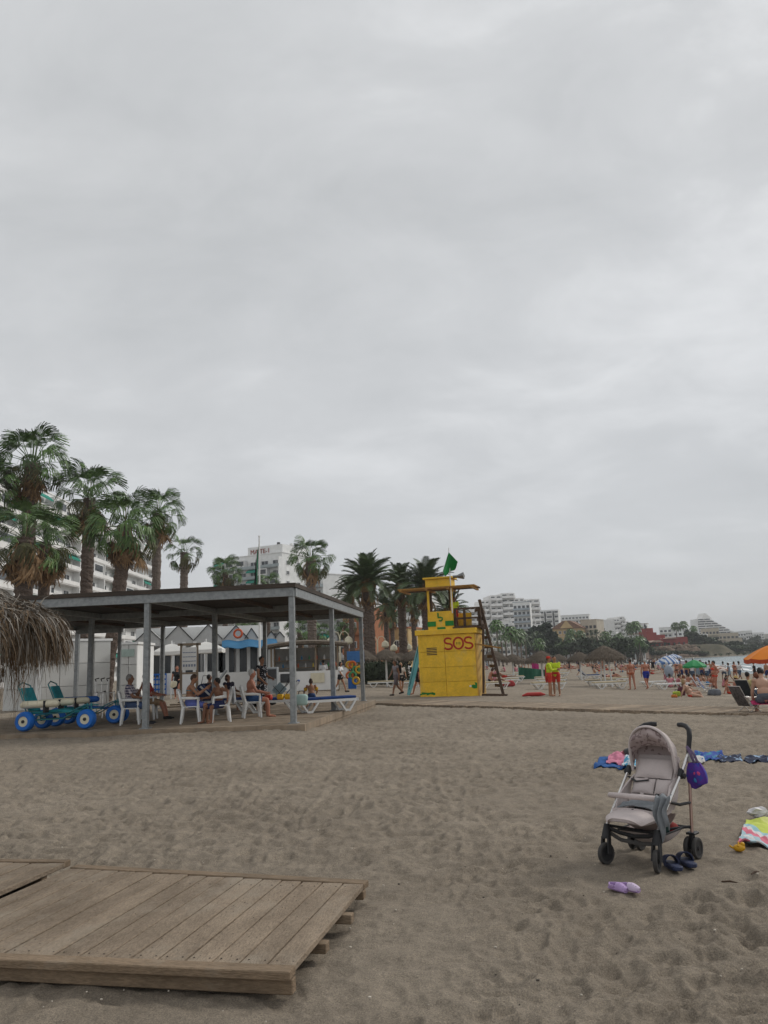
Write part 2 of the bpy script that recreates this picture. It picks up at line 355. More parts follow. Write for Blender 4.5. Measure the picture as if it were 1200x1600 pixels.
def sand_material():
    m, t, p = new_mat('beach_sand'); n = t.nodes; l = t.links
    tc = n.new('ShaderNodeTexCoord')
    def nz(s, d, r=.6):
        k = n.new('ShaderNodeTexNoise'); k.inputs['Scale'].default_value = s; k.inputs['Detail'].default_value = d; k.inputs['Roughness'].default_value = r
        l.new(tc.outputs['Object'], k.inputs['Vector']); return k.outputs['Fac']
    def ramp(f, *els):
        r = n.new('ShaderNodeValToRGB'); l.new(f, r.inputs[0]); e = r.color_ramp.elements
        e[0].position, e[0].color = els[0][0], (*els[0][1], 1); e[1].position, e[1].color = els[-1][0], (*els[-1][1], 1)
        for q in els[1:-1]: x = e.new(q[0]); x.color = (*q[1], 1)
        return r.outputs[0]
    def mulc(a, b):
        k = n.new('ShaderNodeMix'); k.data_type = 'RGBA'; k.blend_type = 'MULTIPLY'; k.inputs['Factor'].default_value = 1; l.new(a, k.inputs['A']); l.new(b, k.inputs['B']); return k.outputs['Result']
    broad = ramp(nz(.35, 6), (.35, (.208, .177, .141)), (.65, (.268, .231, .186)))
    mid = ramp(nz(5, 9, .78), (.3, (.72, .715, .71)), (.7, (1.22, 1.21, 1.19)))
    grain = ramp(nz(120, 6, .85), (.3, (.36, .35, .34)), (.5, (1, 1, 1)), (.7, (1.75, 1.68, 1.58)))
    ga = n.new('ShaderNodeAttribute'); ga.attribute_name = 'green'; gm = n.new('ShaderNodeMix'); gm.data_type = 'RGBA'; l.new(ga.outputs['Fac'], gm.inputs['Factor']); l.new(mulc(mulc(broad, mid), grain), gm.inputs['A']); l.new(ramp(nz(.25, 5), (.35, (.05, .05, .03)), (.65, (.12, .105, .07))), gm.inputs['B'])
    l.new(gm.outputs['Result'], p.inputs['Base Color']); p.inputs['Roughness'].default_value = .95; p.inputs['Specular IOR Level'].default_value = .15
    b1 = n.new('ShaderNodeBump'); b1.inputs['Strength'].default_value = .9; b1.inputs['Distance'].default_value = .02; l.new(nz(28, 8, .7), b1.inputs['Height'])
    b2 = n.new('ShaderNodeBump'); b2.inputs['Strength'].default_value = .8; b2.inputs['Distance'].default_value = .003; l.new(nz(260, 3, .8), b2.inputs['Height'])
    l.new(b1.outputs[0], b2.inputs['Normal']); l.new(b2.outputs[0], p.inputs['Normal']); return m
sand = put('sand', sand_sheet()); sand.data.materials.append(sand_material()); struct(sand, 'trampled grey brown beach sand reaching from the camera to the promenade')
# sea
def sea_material():
    m, t, p = new_mat('grey_sea'); n = t.nodes; l = t.links
    p.inputs['Base Color'].default_value = (.11, .17, .185, 1); p.inputs['Roughness'].default_value = .22; p.inputs['IOR'].default_value = 1.33
    tc = n.new('ShaderNodeTexCoord'); mp = n.new('ShaderNodeMapping'); mp.inputs['Scale'].default_value = (.35, .9, 1); mp.inputs['Rotation'].default_value = (0, 0, .5); l.new(tc.outputs['Object'], mp.inputs[0])
    z = n.new('ShaderNodeTexNoise'); z.inputs['Scale'].default_value = 1.1; z.inputs['Detail'].default_value = 6; l.new(mp.outputs[0], z.inputs['Vector'])
    b = n.new('ShaderNodeBump'); b.inputs['Strength'].default_value = .8; b.inputs['Distance'].default_value = .35; l.new(z.outputs['Fac'], b.inputs['Height']); l.new(b.outputs[0], p.inputs['Normal'])
    return m
mb = MB(); mb.sheet(lambda u, v: (-300 + 9300 * u, -200 + 5200 * v, SEA_Z), 6, 6)
struct(mb.build('sea', sea_material()), 'calm pale grey sea in the bay on the right')
# lines of broken wave along the water's edge
M_FOAM = mat('sea_foam', (.74, .76, .77), .8, .12, .8)
mb = MB()
pts = []
for (ax, ay), (bx, by) in zip(SHORE[1:-2], SHORE[2:-1]):
    k = max(2, int(math.hypot(bx - ax, by - ay) / 2.5))
    for i in range(k): pts.append(Vector((ax + (bx - ax) * i / k, ay + (by - ay) * i / k, 0)))
for off, wd, zz in ((.6, 1.7, .02), (5.5, .9, .03), (11, .6, .025)):
    vs = []
    for i, p in enumerate(pts):
        t = (pts[min(i + 1, len(pts) - 1)] - pts[max(i - 1, 0)]).normalized(); nrm = Vector((t.y, -t.x, 0))
        o = off + 1.6 * (mnoise.noise(Vector((i * .13, off, 0)))) ; w = wd * (.35 + .9 * abs(mnoise.noise(Vector((i * .21, off * 3, 5)))))
        sc = 1 + max(0, p.y - 120) / 250
        vs += [p + nrm * (o * sc) + Vector((0, 0, SEA_Z + zz)), p + nrm * ((o + w) * sc) + Vector((0, 0, SEA_Z + zz + .02))]
    mb.add(vs, [(2 * i, 2 * i + 1, 2 * i + 3, 2 * i + 2) for i in range(len(pts) - 1)])
struct(mb.build('surf_foam', M_FOAM), 'white lines of foam where small waves reach the sand', 'stuff')
# shell bits and pebbles strewn over the sand
mb = MB(); mb2 = MB()
for i in range(900):
    y = 2.6 + 16 * random.random() ** 1.6; x = (random.random() * 1.3 - .65) * (y + 1); s = .003 + .006 * random.random() ** 2
    z = ground(x, y) + float(relief(np.array([x]), np.array([y]))[0]) * (1 - .75 * float(ss(14, 50, y)))
    (mb if i % 3 else mb2).ell((x, y, z + s * .4), (s * 1.3, s, s * .7), 5, 3, rotz(random.random() * 6))
struct(mb.build('shell_fragments', mat('shell_bits', (.5, .45, .38), .7, .3, 20)), 'pale shell fragments scattered over the sand', 'stuff')
struct(mb2.build('pebbles', mat('dark_pebbles', (.07, .06, .05), .8, .3, 20)), 'small dark pebbles scattered over the sand', 'stuff')
def sandz(x, y):
    return ground(x, y) + float(relief(np.array([x]), np.array([y]))[0]) * float(1 - .75 * ss(14, 50, y)) * float(ss(-8, 1, y)) * float(calm(x, y))
# ------------------------------------------------------------------ buildings
M_PARAPET = mat('balcony_white', (.76, .75, .73), .85, .08, .5)
M_GREYBALC = mat('balcony_grey_glass', (.30, .34, .35), .35, .15, .8)
M_FRAME = mat('window_frame_white', (.66, .66, .65), .6, .05, 2)
M_AWN = mat('green_awning', (.012, .22, .16), .85, .12, 3)
M_BRICK = mat('orange_brick_render', (.36, .15, .075), .9, .15, 2)
M_OCHRE = mat('ochre_render', (.50, .36, .18), .9, .1, .6)
M_BEIGE = mat('beige_render', (.50, .44, .35), .9, .1, .6)
M_TILE = mat('brown_roof_tile', (.20, .11, .07), .9, .3, 2)
M_RED = mat('red_castle_render', (.27, .042, .036), .9, .14, .5)
M_DARKGREY = mat('dark_grey_panel', (.05, .052, .055), .8, .2, 1)
_win = {}
def window_mesh(w, h):
    k = (round(w, 2), round(h, 2))
    if k not in _win:
        f = MB(); t = min(.12, w * .1)
        for x in (-w / 2 + t / 2, w / 2 - t / 2): f.box((x, -.05, h / 2), (t, .14, h))
        f.box((0, -.05, t / 2), (w - 2 * t, .14, t)); f.box((0, -.05, h - t / 2), (w - 2 * t, .14, t)); f.box((0, -.045, h / 2), (t * .7, .1, h - 2 * t))
        p = MB().box((0, .0, h / 2), (w - 2 * t, .05, h - 2 * t))
        _win[k] = (f.mesh('window', M_FRAME), p.mesh('pane', M_GLASS))
    return _win[k]
def add_window(root, x, y, z, w, h, rz=0, frame=True):
    a, b = window_mesh(w, h); o = put('window', a, root, (x, y, z), rz); put('pane', b, o)
def add_pane(root, x, y, z, w, h, rz=0):
    k = ('p', round(w, 2), round(h, 2))
    if k not in _win: _win[k] = MB().box((0, 0, h / 2), (w, .12, h)).mesh('window', M_GLASS)
    put('window', _win[k], root, (x, y, z), rz)
def frame2(A, B):
    A = Vector((A[0], A[1], 0)); B = Vector((B[0], B[1], 0)); d = B - A
    return A, math.atan2(d.y, d.x), d.length
def apartment(label, A, B, depth, z0, floors, fh, bays, wall, pmat, proj=1.3, awn=(), awmat=None, side=0, group=None, top=.9, piers=True, winh=1.5, gaps=(), simple=False):
    A, rz, Ln = frame2(A, B); r = thing('apartment_building', label, 'building', (A.x, A.y, z0), rz, group)
    H = floors * fh; MB().box((Ln / 2, depth / 2, (H + top) / 2), (Ln, depth, H + top)).build('wall', wall, r)
    bw = Ln / bays
    bal = MB(); y = -proj / 2
    bal.box((Ln / 2, y - .01, .1), (Ln - .1, proj, .2)); bal.box((Ln / 2, -proj - .06, .55), (Ln - .1, .1, .75))
    for x in (.1, Ln - .1): bal.box((x, y + .05, .55), (.1, proj - .15, .75))
    bme = bal.mesh('balcony', pmat)
    sep_ = MB(); sep_.box((0, -proj / 2 - .05, fh / 2), (.35, proj + .08, fh - .02)); sme = sep_.mesh('pier', wall)
    am = MB(); am.add([(-bw * .42, 0, .5), (bw * .42, 0, .5), (bw * .42, -proj * .75, -.35), (-bw * .42, -proj * .75, -.35)], [(0, 1, 2, 3)])
    am.add([(-bw * .42, -proj * .75, -.35), (bw * .42, -proj * .75, -.35), (bw * .42, -proj * .75, -.65), (-bw * .42, -proj * .75, -.65)], [(0, 1, 2, 3)])
    ame = am.mesh('awning', awmat or M_AWN)
    for f in range(floors):
        z = f * fh
        put('balcony', bme, r, (0, 0, z + .002))
        for b in range(bays):
            x = (b + .5) * bw
            if (f, b) in gaps: MB().box((x, -proj * .55, fh * .62), (bw * .8, proj * .9, fh * .7)).build('glazed_bay', M_FRAME, r, (0, 0, z)); add_pane(r, x, -proj - .02, z + fh * .45, bw * .64, fh * .42); continue
            (add_pane if simple else add_window)(r, x, -.03, z + .75, min(bw * .62, 2.6), winh)
            if (f, b) in awn: put('awning', ame, r, (x, -proj * .45, z + fh * .86))
        if piers:
            for b in range(0, bays + 1, piers if isinstance(piers, int) and piers > 1 else 2): put('pier', sme, r, (min(max(b * bw, .18), Ln - .18), 0, z))
        for k in range(side):
            add_window(r, Ln + .03, (k + .5) * depth / side, z + .9, 1.6, 1.2, PI / 2)
    rf = MB().box((Ln / 2, depth / 2, .12), (Ln + .3, depth + .3, .24)); rf.build('roof_edge', pmat if pmat is not M_GREYBALC else wall, r, (0, 0, H + top + .002))
    return r, Ln, H + top
def XY(px, Y): p = at(px, 1040, Y); return (p.x, p.y)
# long block behind the left palms
a1 = XY(-70, 108); a2 = XY(238, 200)
aw = [(f, b) for f in range(12) for b in range(14) if (f * 5 + b * 3) % 7 in (1,) or (f % 3 == 1 and b % 3 == 0)]
gp = [(f, b) for f in range(12) for b in range(14) if (f * 3 + b * 5) % 6 == 2 and (f, b) not in aw]
r, Ln, H = apartment('long white apartment block with green awnings behind the tall palms at the left edge', a1, a2, 14, .3, 11, 3.0, 14, M_WALL, M_PARAPET, awn=aw, gaps=gp)
MB().box((Ln * .3, 7, 1.3), (8, 7, 2.6)).build('stair_tower', M_WALL, r, (0, 0, H + .25))
MB().box((Ln * .75, 7, 1.1), (6, 6, 2.2)).build('stair_tower', M_WALL, r, (0, 0, H + .25))
# block with the red roof letters
b1 = XY(338, 226); b2 = XY(443, 216)
r, Ln, H = apartment('white apartment block with red letters on its roof parapet and green awnings', b1, b2, 17, .3, 11, 2.93, 6, M_WALL, M_GREYBALC, 1.5,
    awn=[(8, 0), (8, 1), (9, 3), (8, 3), (7, 3), (10, 0), (6, 1)], gaps=[(10, 1), (10, 2), (9, 4), (7, 1), (8, 5)], side=3, top=1.2)
MB().box((Ln * .72, 8, 1.2), (Ln * .52, 14, 2.4)).build('roof_parapet', M_WALL, r, (0, 0, H + .25))
for i, x in enumerate((.5, .58, .66, .78, .86, .93, .97)):
    h_ = (.8, 1.2, .6, 1.5, .8, 1.1, .7)[i]; MB().box((Ln * x, 6 + i % 3 * 2, h_ / 2), (.7, .7, h_)).build('chimney', M_DARKGREY if i % 2 else M_WALL, r, (0, 0, H + 2.66))
cu = bpy.data.curves.new('roof_letters', 'FONT'); cu.body = 'MAITE-1'; cu.size = 1.9; cu.extrude = .08
tmp = bpy.data.objects.new('t', cu); COL.objects.link(tmp); bpy.context.view_layer.update()
tme = bpy.data.meshes.new_from_object(tmp.evaluated_get(bpy.context.evaluated_depsgraph_get())); bpy.data.objects.remove(tmp)
tme.materials.clear(); tme.materials.append(mat('red_letter', (.26, .07, .055), .6)); put('roof_letters', tme, r, (Ln * .50, .93, H + .55), (PI / 2, 0, 0))
# side wing of the same street, with rounded balconies, behind the tall lone palm
apartment('white side wing with rounded grey balconies behind the lone tall palm', XY(462, 236), XY(508, 226), 14, .3, 9, 3.02, 3, M_WALL, M_GREYBALC, 1.8, piers=False)
# lower blocks glimpsed under the pavilion roof and between the palm trunks
apartment('white block with grid windows seen between the palm trunks', XY(528, 190), XY(566, 186), 12, .3, 5, 3.0, 5, M_WALL, M_PARAPET, .9, gaps=[(f, b) for f in range(5) for b in (1, 3)])
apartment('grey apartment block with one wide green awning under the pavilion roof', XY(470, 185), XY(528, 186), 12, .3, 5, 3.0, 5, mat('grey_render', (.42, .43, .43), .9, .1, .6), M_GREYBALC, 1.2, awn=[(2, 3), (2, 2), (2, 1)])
apartment('white balconied block behind the date palms left of the lifeguard tower', XY(566, 205), XY(662, 196), 12, .3, 6, 3.0, 9, M_WALL, M_PARAPET, 1.5, piers=3)
apartment('low orange brick building behind the lamp posts', XY(538, 120), XY(585, 118), 9, .3, 3, 2.9, 4, M_BRICK, M_BRICK, .5, winh=1.2, piers=False)
apartment('low yellow and orange building behind the date palm trunks', XY(592, 125), XY(640, 123), 9, .3, 2, 2.9, 4, M_OCHRE, M_BRICK, .5, winh=1.2, piers=False)
apartment('distant brown block glimpsed above the restaurant', XY(415, 260), XY(470, 255), 12, .3, 7, 3, 6, M_BEIGE, M_GREYBALC, 1, simple=True)
# ---- terraced cream block with wrapping balconies
def terraced(label, px0, px1, Y, tops, zfloor=3.0, wall=M_PARAPET, group=None):
    A, rz, Ln = frame2(XY(px0, Y), XY(px1, Y + 4)); gz = ground(A.x, A.y); r = thing('apartment_building', label, 'building', (A.x, A.y, gz), rz, group)
    n = len(tops); x = 0
    for i, (wfrac, top_px, off) in enumerate(tops):
        w = wfrac * Ln; pz = at((px0 + px1) / 2, top_px, Y).z - gz; fl = max(1, int(round(pz / zfloor)))
        MB().box((x + w / 2, off + 8, pz / 2), (w - .02, 16, pz)).build('wall', wall, r)
        for f in range(fl):
            z = pz - (f + 1) * zfloor
            if z < 0: break
            pr = 1.9 + (.9 if (f + i) % 3 == 0 else 0)
            b = MB(); pts = [(-w * .47, 0), (-w * .47, -pr * .75), (-w * .36, -pr), (w * .36, -pr), (w * .47, -pr * .75), (w * .47, 0)]
            b.prism(pts, 0, .18, lambda u, v, q: (u, v, q))
            for k in range(5):
                p, q = pts[k], pts[k + 1]; b.bar((p[0], p[1], .74), (q[0], q[1], .74), .14, 1.3)
            put('balcony', b.mesh('balcony', wall), r, (x + w / 2, off - .02, z))
            nb = max(2, int(w / 4.2))
            for k in range(nb): add_pane(r, x + (k + .5) * w / nb, off - .03, z + .8, min(2.4, w / nb * .6), 1.4)
            if (f + i) % 2: MB().box((x + w * .5, off - pr * .5, z + 1.7), (.4, pr * .9, 2.4)).build('pier', wall, r)
        x += w
    return r, Ln, gz
terraced('large cream terraced apartment block with wrapping balconies right of the lifeguard tower', 741, 850, 415,
         [(.16, 945, 3), (.12, 936, 2), (.17, 929, -1), (.20, 926, 0), (.15, 934, 2), (.20, 937, -1)])
terraced('lower white terrace stepping forward under the cream terraced block', 770, 838, 385, [(.3, 975, 1), (.35, 968, 0), (.35, 983, -2)], 2.9, M_WALL)
apartment('blue grey balconied block below the cream terraces', XY(808, 372), XY(835, 370), 10, 0, 9, 3.0, 4, M_WALL, mat('balcony_blue_grey', (.33, .38, .42), .5, .1, .6), 1.6, piers=False, simple=True)
apartment('plain white block low behind the beach palms', XY(752, 360), XY(800, 358), 10, 0, 6, 3.0, 7, M_WALL, M_PARAPET, 1.1, simple=True, piers=False)
# ---- white tower with dark vertical bands
A, rz, Ln = frame2(XY(849, 520), XY(879, 516)); gz = ground(A.x, A.y)
r = thing('apartment_tower', 'white apartment tower with dark vertical bands right of the cream terraced block', 'building', (A.x, A.y, gz), rz)
Ht = at(862, 953, 520).z - gz; MB().box((Ln / 2, 6, Ht / 2), (Ln, 12, Ht)).build('wall', M_WALL, r)
for x in (.30, .74): MB().box((Ln * x, -.06, Ht / 2 - .5), (1.0, .12, Ht - 1)).build('dark_band', M_DARKGREY, r)
for f in range(int(Ht / 3.1)):
    z = Ht - 3.1 * (f + 1)
    for x, w in ((.12, 2.6), (.52, 3.4), (.89, 2.2)):
        add_pane(r, Ln * x, -.03, z + .9, w, 1.2); MB().box((Ln * x, -.7, z + .45), (w + .3, 1.3, .7)).build('balcony', M_PARAPET, r)
# ---- long low white hotel behind
apartment('long white hotel with ribbon windows on the rise behind the ochre building', XY(878, 620), XY(927, 612), 14, ground(*XY(900, 620)), 9, 3.1, 9, M_WALL, M_PARAPET, 1.2, piers=False, simple=True)
# ---- ochre building with a low pediment
A, rz, Ln = frame2(XY(868, 345), XY(914, 340)); gz = ground(A.x, A.y)
r = thing('ochre_building', 'ochre yellow building with low brown pitched roof among the trees', 'building', (A.x, A.y, gz), rz)
Hh = at(890, 982, 342).z - gz; MB().box((Ln / 2, 7, Hh / 2), (Ln, 14, Hh)).build('wall', M_OCHRE, r)
rf = MB(); rf.prism([(-.8, 0), (Ln + .8, 0), (Ln * .62, 3.4), (Ln * .38, 3.4)], -.8, 14.8, lambda u, v, w: (u, w, v)); rf.build('roof', M_TILE, r, (0, 0, Hh + .003))
g = MB(); g.prism([(Ln * .28, .2), (Ln * .72, .2), (Ln * .5, 3.6)], -1.3, -.85, lambda u, v, w: (u, w, v)); g.build('pediment', M_OCHRE, r, (0, 0, Hh))
for f in range(int(Hh / 3.2)):
    for k in range(6): add_window(r, Ln * (k + .5) / 6, -.03, Hh - 3.2 * (f + 1) + .9, 1.2, 1.4)
    MB().box((Ln / 2, -.1, 0), (Ln + .2, .3, .25)).build('cornice', M_BEIGE, r, (0, 0, Hh - 3.2 * (f + 1) + .002))
r_, L_, H_ = apartment('cream flat roofed building beside the ochre one', XY(913, 350), XY(938, 346), 10, ground(*XY(920, 350)), 5, 3.1, 4, M_BEIGE, M_BEIGE, .8, piers=False, simple=True, top=1.6)
apartment('narrow dark grey building with vertical slats', XY(937, 356), XY(949, 355), 10, ground(*XY(940, 356)), 4, 3.1, 3, M_DARKGREY, M_DARKGREY, .4, piers=False, simple=True)
apartment('low white villa above the promenade palms', XY(938, 430), XY(968, 426), 10, ground(*XY(950, 430)), 4, 3.2, 5, M_WALL, M_PARAPET, 1.3, piers=False, simple=True)
# ---- white tower and brick tinted block on the hill
terraced('slim white stepped tower on the hillside left of the red castle', 966, 990, 560, [(.34, 966, 0), (.33, 963, -1), (.33, 970, 1)])
apartment('beige block with brown balcony bands left of the red castle', XY(986, 520), XY(1018, 515), 10, ground(*XY(1000, 520)), 6, 3.0, 6, M_WALL, mat('brown_band', (.28, .19, .13), .9, .15, 1), .9, piers=2, simple=True)
apartment('white terraced houses stepping down below the beige block', XY(968, 455), XY(1012, 450), 12, ground(*XY(990, 455)), 3, 3.3, 7, M_WALL, M_PARAPET, 1.6, simple=True)
apartment('small white house block behind the red castle tower', XY(1036, 520), XY(1062, 516), 9, ground(*XY(1050, 520)), 5, 3.0, 4, M_WALL, M_PARAPET, 1.1, simple=True, piers=False)
apartment('white house with flat roof between the two lone hill palms', XY(1058, 480), XY(1086, 477), 9, ground(*XY(1070, 480)), 4, 3.2, 4, M_WALL, M_PARAPET, 1.1, simple=True, piers=False)
# ---- the red castle
A, rz, Ln = frame2(XY(1009, 352), XY(1080, 358)); gz = ground(A.x + 10, A.y + 6)
r = thing('red_castle', 'dark red castle with stepped tower and finial on the rocky point', 'castle', (A.x, A.y, gz - .4), rz)
def cz(py): return at(1040, py, 353).z - gz + .4
mpr = lambda u, v, w: (u, w, v)
U = lambda px: (px - 1009) / 71 * Ln
hz_off = lambda px: (px - 1040) * -.041
def stepped(pxs, y0, y1, name):
    m = MB()
    poly = [(U(pxs[0][0]), 0)] + [p for a, b, py in [(q[0], q[1], q[2]) for q in pxs] for p in ((U(a), cz(py)), (U(b), cz(py)))] + [(U(pxs[-1][1]), 0)]
    m.prism(poly, y0, y1, mpr); return m.build(name, M_RED, r)
stepped([(1021, 1026, 985), (1026, 1032, 980), (1032, 1037, 987), (1037, 1050, 991)], 3, 9, 'tower')
stepped([(1009, 1021, 1003), (1021, 1038, 1006)], 0, 8, 'gatehouse')
stepped([(1040, 1060, 998), (1060, 1066, 997), (1066, 1072, 998), (1072, 1080, 996)], .4, 9, 'hall')
m = MB(); m.tube([(U(1026), 6, cz(981)), (U(1026), 6, cz(972))], [.35, .12], 8); m.ell((U(1026), 6, cz(976)), (.5, .4, .8), 8, 6); m.build('finial', M_DARKGREY, r)
m = MB(); m.prism([(U(1015), cz(1003)), (U(1034), cz(1003)), (U(1030), cz(1000)), (U(1020), cz(1000))], -3, 3, mpr); m.build('tiled_canopy', mat('pale_tile', (.40, .28, .22), .9, .2, 1), r)
m = MB(); m.prism([(U(1040), cz(998)), (U(1062), cz(998)), (U(1058), cz(996.5)), (U(1046), cz(996.5))], -.8, 3, mpr); m.build('tiled_canopy', MATS['pale_tile'], r)
for i in range(8): m = MB().box((U(1018 + i * 7.8), -.12 if i > 2 else -.16, cz(1008)), (.7, .2, 2.2)); m.build('window', M_DARKGREY, r)
for i in range(12): MB().box((U(1041 + i * 3.3), .8, cz(997.6)), (.6, .5, .9)).build('merlon', M_RED, r)
# ---- pyramid shaped hotel
A, rz, Ln = frame2(XY(1099, 640), XY(1168, 640)); gz = ground(A.x + 10, A.y)
r = thing('pyramid_hotel', 'white stepped pyramid hotel with long balcony bands on the hill', 'building', (A.x, A.y, gz - 2), rz)
zt = at(1106, 966, 640).z - gz + 2; z0 = at(1106, 999, 640).z - gz + 2; nf = 9; fh = (zt - z0) / nf
MB().box((Ln * .36, 14, z0 / 2), (Ln * .9, 22, z0)).build('base', M_WALL, r)
for f in range(nf):
    t = f / (nf - 1); xa = Ln * (.02 + .10 * max(0, t - .6)); xb = Ln * (.95 - .60 * t); ya = 6 * t
    z = z0 + f * fh
    MB().box(((xa + xb) / 2, ya + 8, z + fh / 2), (xb - xa, 16, fh - .01)).build('storey', M_WALL, r)
    MB().box(((xa + xb) / 2, ya - 1.2, z + fh * .2), (xb - xa + 1.5, 2.6, fh * .42)).build('balcony', M_PARAPET, r)
    for k in range(max(2, int((xb - xa) / 5))):
        n_ = max(2, int((xb - xa) / 5)); add_pane(r, xa + (k + .5) * (xb - xa) / n_, ya - .08, z + fh * .42, (xb - xa) / n_ * .9, fh * .48)
m = MB(); m.prism([(Ln * .18, 0), (Ln * .42, 0), (Ln * .29, 4.2), (Ln * .25, 4.6)], 8, 20, mpr); m.build('roof_gable', M_PARAPET, r, (0, 0, zt))
# ---- cream villas and white houses on the headland
for i, (p0, p1, Y, fl, wm_, lab) in enumerate([(1103, 1130, 470, 4, M_BEIGE, 'cream hotel wing in front of the pyramid hotel, left half'), (1128, 1160, 500, 3, M_BEIGE, 'cream hotel wing in front of the pyramid hotel, right half'),
        (1150, 1172, 620, 3, M_WALL, 'white house with terraces right of the pyramid hotel'), (1165, 1182, 700, 3, M_WALL, 'white house low on the headland slope beside a dark tree'),
        (1180, 1200, 900, 3, M_WALL, 'farthest white house at the right end of the headland'), (1090, 1106, 455, 3, M_WALL, 'small white villa half hidden by trees left of the cream hotel wing'), (1140, 1165, 445, 2, M_BEIGE, 'low cream beach building under the headland houses')]):
    apartment(lab, XY(p0, Y), XY(p1, Y - 3), 10, ground(*XY((p0 + p1) / 2, Y)), fl, 3.2, 5, wm_, wm_ if wm_ is M_BEIGE else M_PARAPET, 1.3, simple=True, piers=2)
# rocky ledge and the retaining wall under the castle
M_ROCK = mat('brown_rock', (.17, .12, .085), .95, .4, .6, .6, 4)
m = MB()
for i in range(150):
    px = 1003 + random.random() * 85; Y = 338 + random.random() * 12; p = at(px, 1020, Y); s = .5 + random.random() * 1.5
    m.ell((p.x, p.y, ground(p.x, p.y) + .1), (s * 1.6, s, s * .8), 6, 4, rotz(random.random() * 3))
struct(m.build('rocky_ledge', M_ROCK, smooth=None), 'brown rocks below the red castle', 'stuff')
A, rz, Ln = frame2(XY(975, 300), XY(1016, 326)); m = MB()
m.box((Ln / 2, .3, 1.8), (Ln, .6, 3.6)); tag(m.build('retaining_wall', mat('old_brown_wall', (.2, .15, .12), .95, .3, .4, .4, 6), None, (A.x, A.y, ground(A.x, A.y) - .3), rz), 'brown retaining wall beside the beach bar left of the castle', 'wall')
# beach bar with pillars at the far end of the beach
A, rz, Ln = frame2(XY(966, 285), XY(1012, 300)); gz = ground(A.x, A.y)
r = thing('beach_pavilion', 'low beach bar with white pillars and dark roof left of the castle', 'beach bar', (A.x, A.y, gz), rz)
MB().box((Ln / 2, 3, 3.35), (Ln, 7, .5)).build('roof', mat('dark_roof', (.08, .065, .05), .9), r)
for k in range(12): MB().box((Ln * (k + .5) / 12, .2, 1.55), (.35, .35, 3.1)).build('pillar', M_WHITE, r)
MB().box((Ln / 2, 5, 1.5), (Ln - 1, 1, 3.0)).build('back_wall', M_DARKGREY, r)
# promenade walls
A = XY(842, 270); B = XY(922, 262)
A, rz, Ln = frame2(A, B); tag(MB().box((Ln / 2, .2, 1.2), (Ln, .4, 2.4)).build('promenade_wall', M_WALL, None, (A.x, A.y, ground(A.x, A.y) - .2), rz), 'white promenade wall behind the mid beach umbrellas', 'wall')
A, rz, Ln = frame2(XY(480, 92), XY(640, 86)); tag(MB().box((Ln / 2, .15, .55), (Ln, .3, 1.3)).build('promenade_wall', M_WALL, None, (A.x, A.y, ground(A.x, A.y) - .1), rz), 'low white promenade wall behind the walkers', 'wall')
# ------------------------------------------------------------------ the beach restaurant
A, rz, Ln = frame2(XY(186, 50), XY(432, 52)); gz = .3
r = thing('beach_restaurant', 'white beach restaurant with zigzag gable roof and blue awning behind the pavilion', 'restaurant', (A.x, A.y, gz), rz)
def rx(px): return (px - 186) / 246 * Ln
def rzz(py, px=320): return at(px, py, 51).z - gz
HB = rzz(1002); MB().box((Ln / 2, 4.5, HB / 2), (Ln, 8, HB)).build('wall', M_WALL, r)
MB().box((rx(310), 5.5, (rzz(976) + HB) / 2 + .005), (rx(418) - rx(205), 6, rzz(976) - HB)).build('upper_wall', M_WALL, r)
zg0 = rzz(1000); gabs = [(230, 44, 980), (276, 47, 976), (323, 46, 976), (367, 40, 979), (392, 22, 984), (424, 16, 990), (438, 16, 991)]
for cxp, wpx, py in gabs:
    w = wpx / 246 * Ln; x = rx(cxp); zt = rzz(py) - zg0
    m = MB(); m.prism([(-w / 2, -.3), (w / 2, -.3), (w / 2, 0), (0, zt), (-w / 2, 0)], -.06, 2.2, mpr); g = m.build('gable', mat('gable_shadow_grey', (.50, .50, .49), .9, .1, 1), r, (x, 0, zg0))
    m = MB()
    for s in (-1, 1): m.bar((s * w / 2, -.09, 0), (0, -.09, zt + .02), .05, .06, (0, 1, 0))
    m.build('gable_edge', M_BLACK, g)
m = MB()
for px in range(200, 432, 17): m.box((rx(px), -.05, HB * .5), (.22, .25, HB))
m.build('column', M_WALL, r)
for px, w in ((215, 1.0), (243, 1.3), (270, .9), (298, 1.0), (330, 1.3), (352, 1.0), (386, 1.4), (410, 1.2)): add_pane(r, rx(px), .46, 1.1, w, 1.7)
m = MB(); m.sheet(lambda u, v: (rx(345) + (rx(432) - rx(345)) * u, -.2 - 2.6 * v, rzz(1003) - .55 * v + .05 * math.sin(u * 16)), 20, 4, .03); m.build('awning', mat('blue_awning', (.02, .13, .26), .8, .12, 2), r, smooth=60)
m = MB(); m.box((rx(300), -1.6, .65), (rx(345) - rx(262), .2, 1.3)); m.box((rx(380), -1.6, .6), (4.5, .25, 1.2)); m.build('counter', M_WALL, r)
m = MB(); m.tube([(rx(372) + .0, -.5, 0)] * 1 + [(rx(372), -.5, .01)], .01, 4)
bu = MB(); ring = [(.25 * math.cos(a), 0, .25 * math.sin(a)) for a in [2 * PI * k / 20 for k in range(21)]]; bu.tube(ring, .07, 8)
o = tag(bu.build('lifebuoy', mat('orange_lifebuoy', (.55, .10, .035), .6), None, at(372, 990, 49.2), 0, 60), 'orange lifebuoy hanging on the restaurant gable', 'lifebuoy')
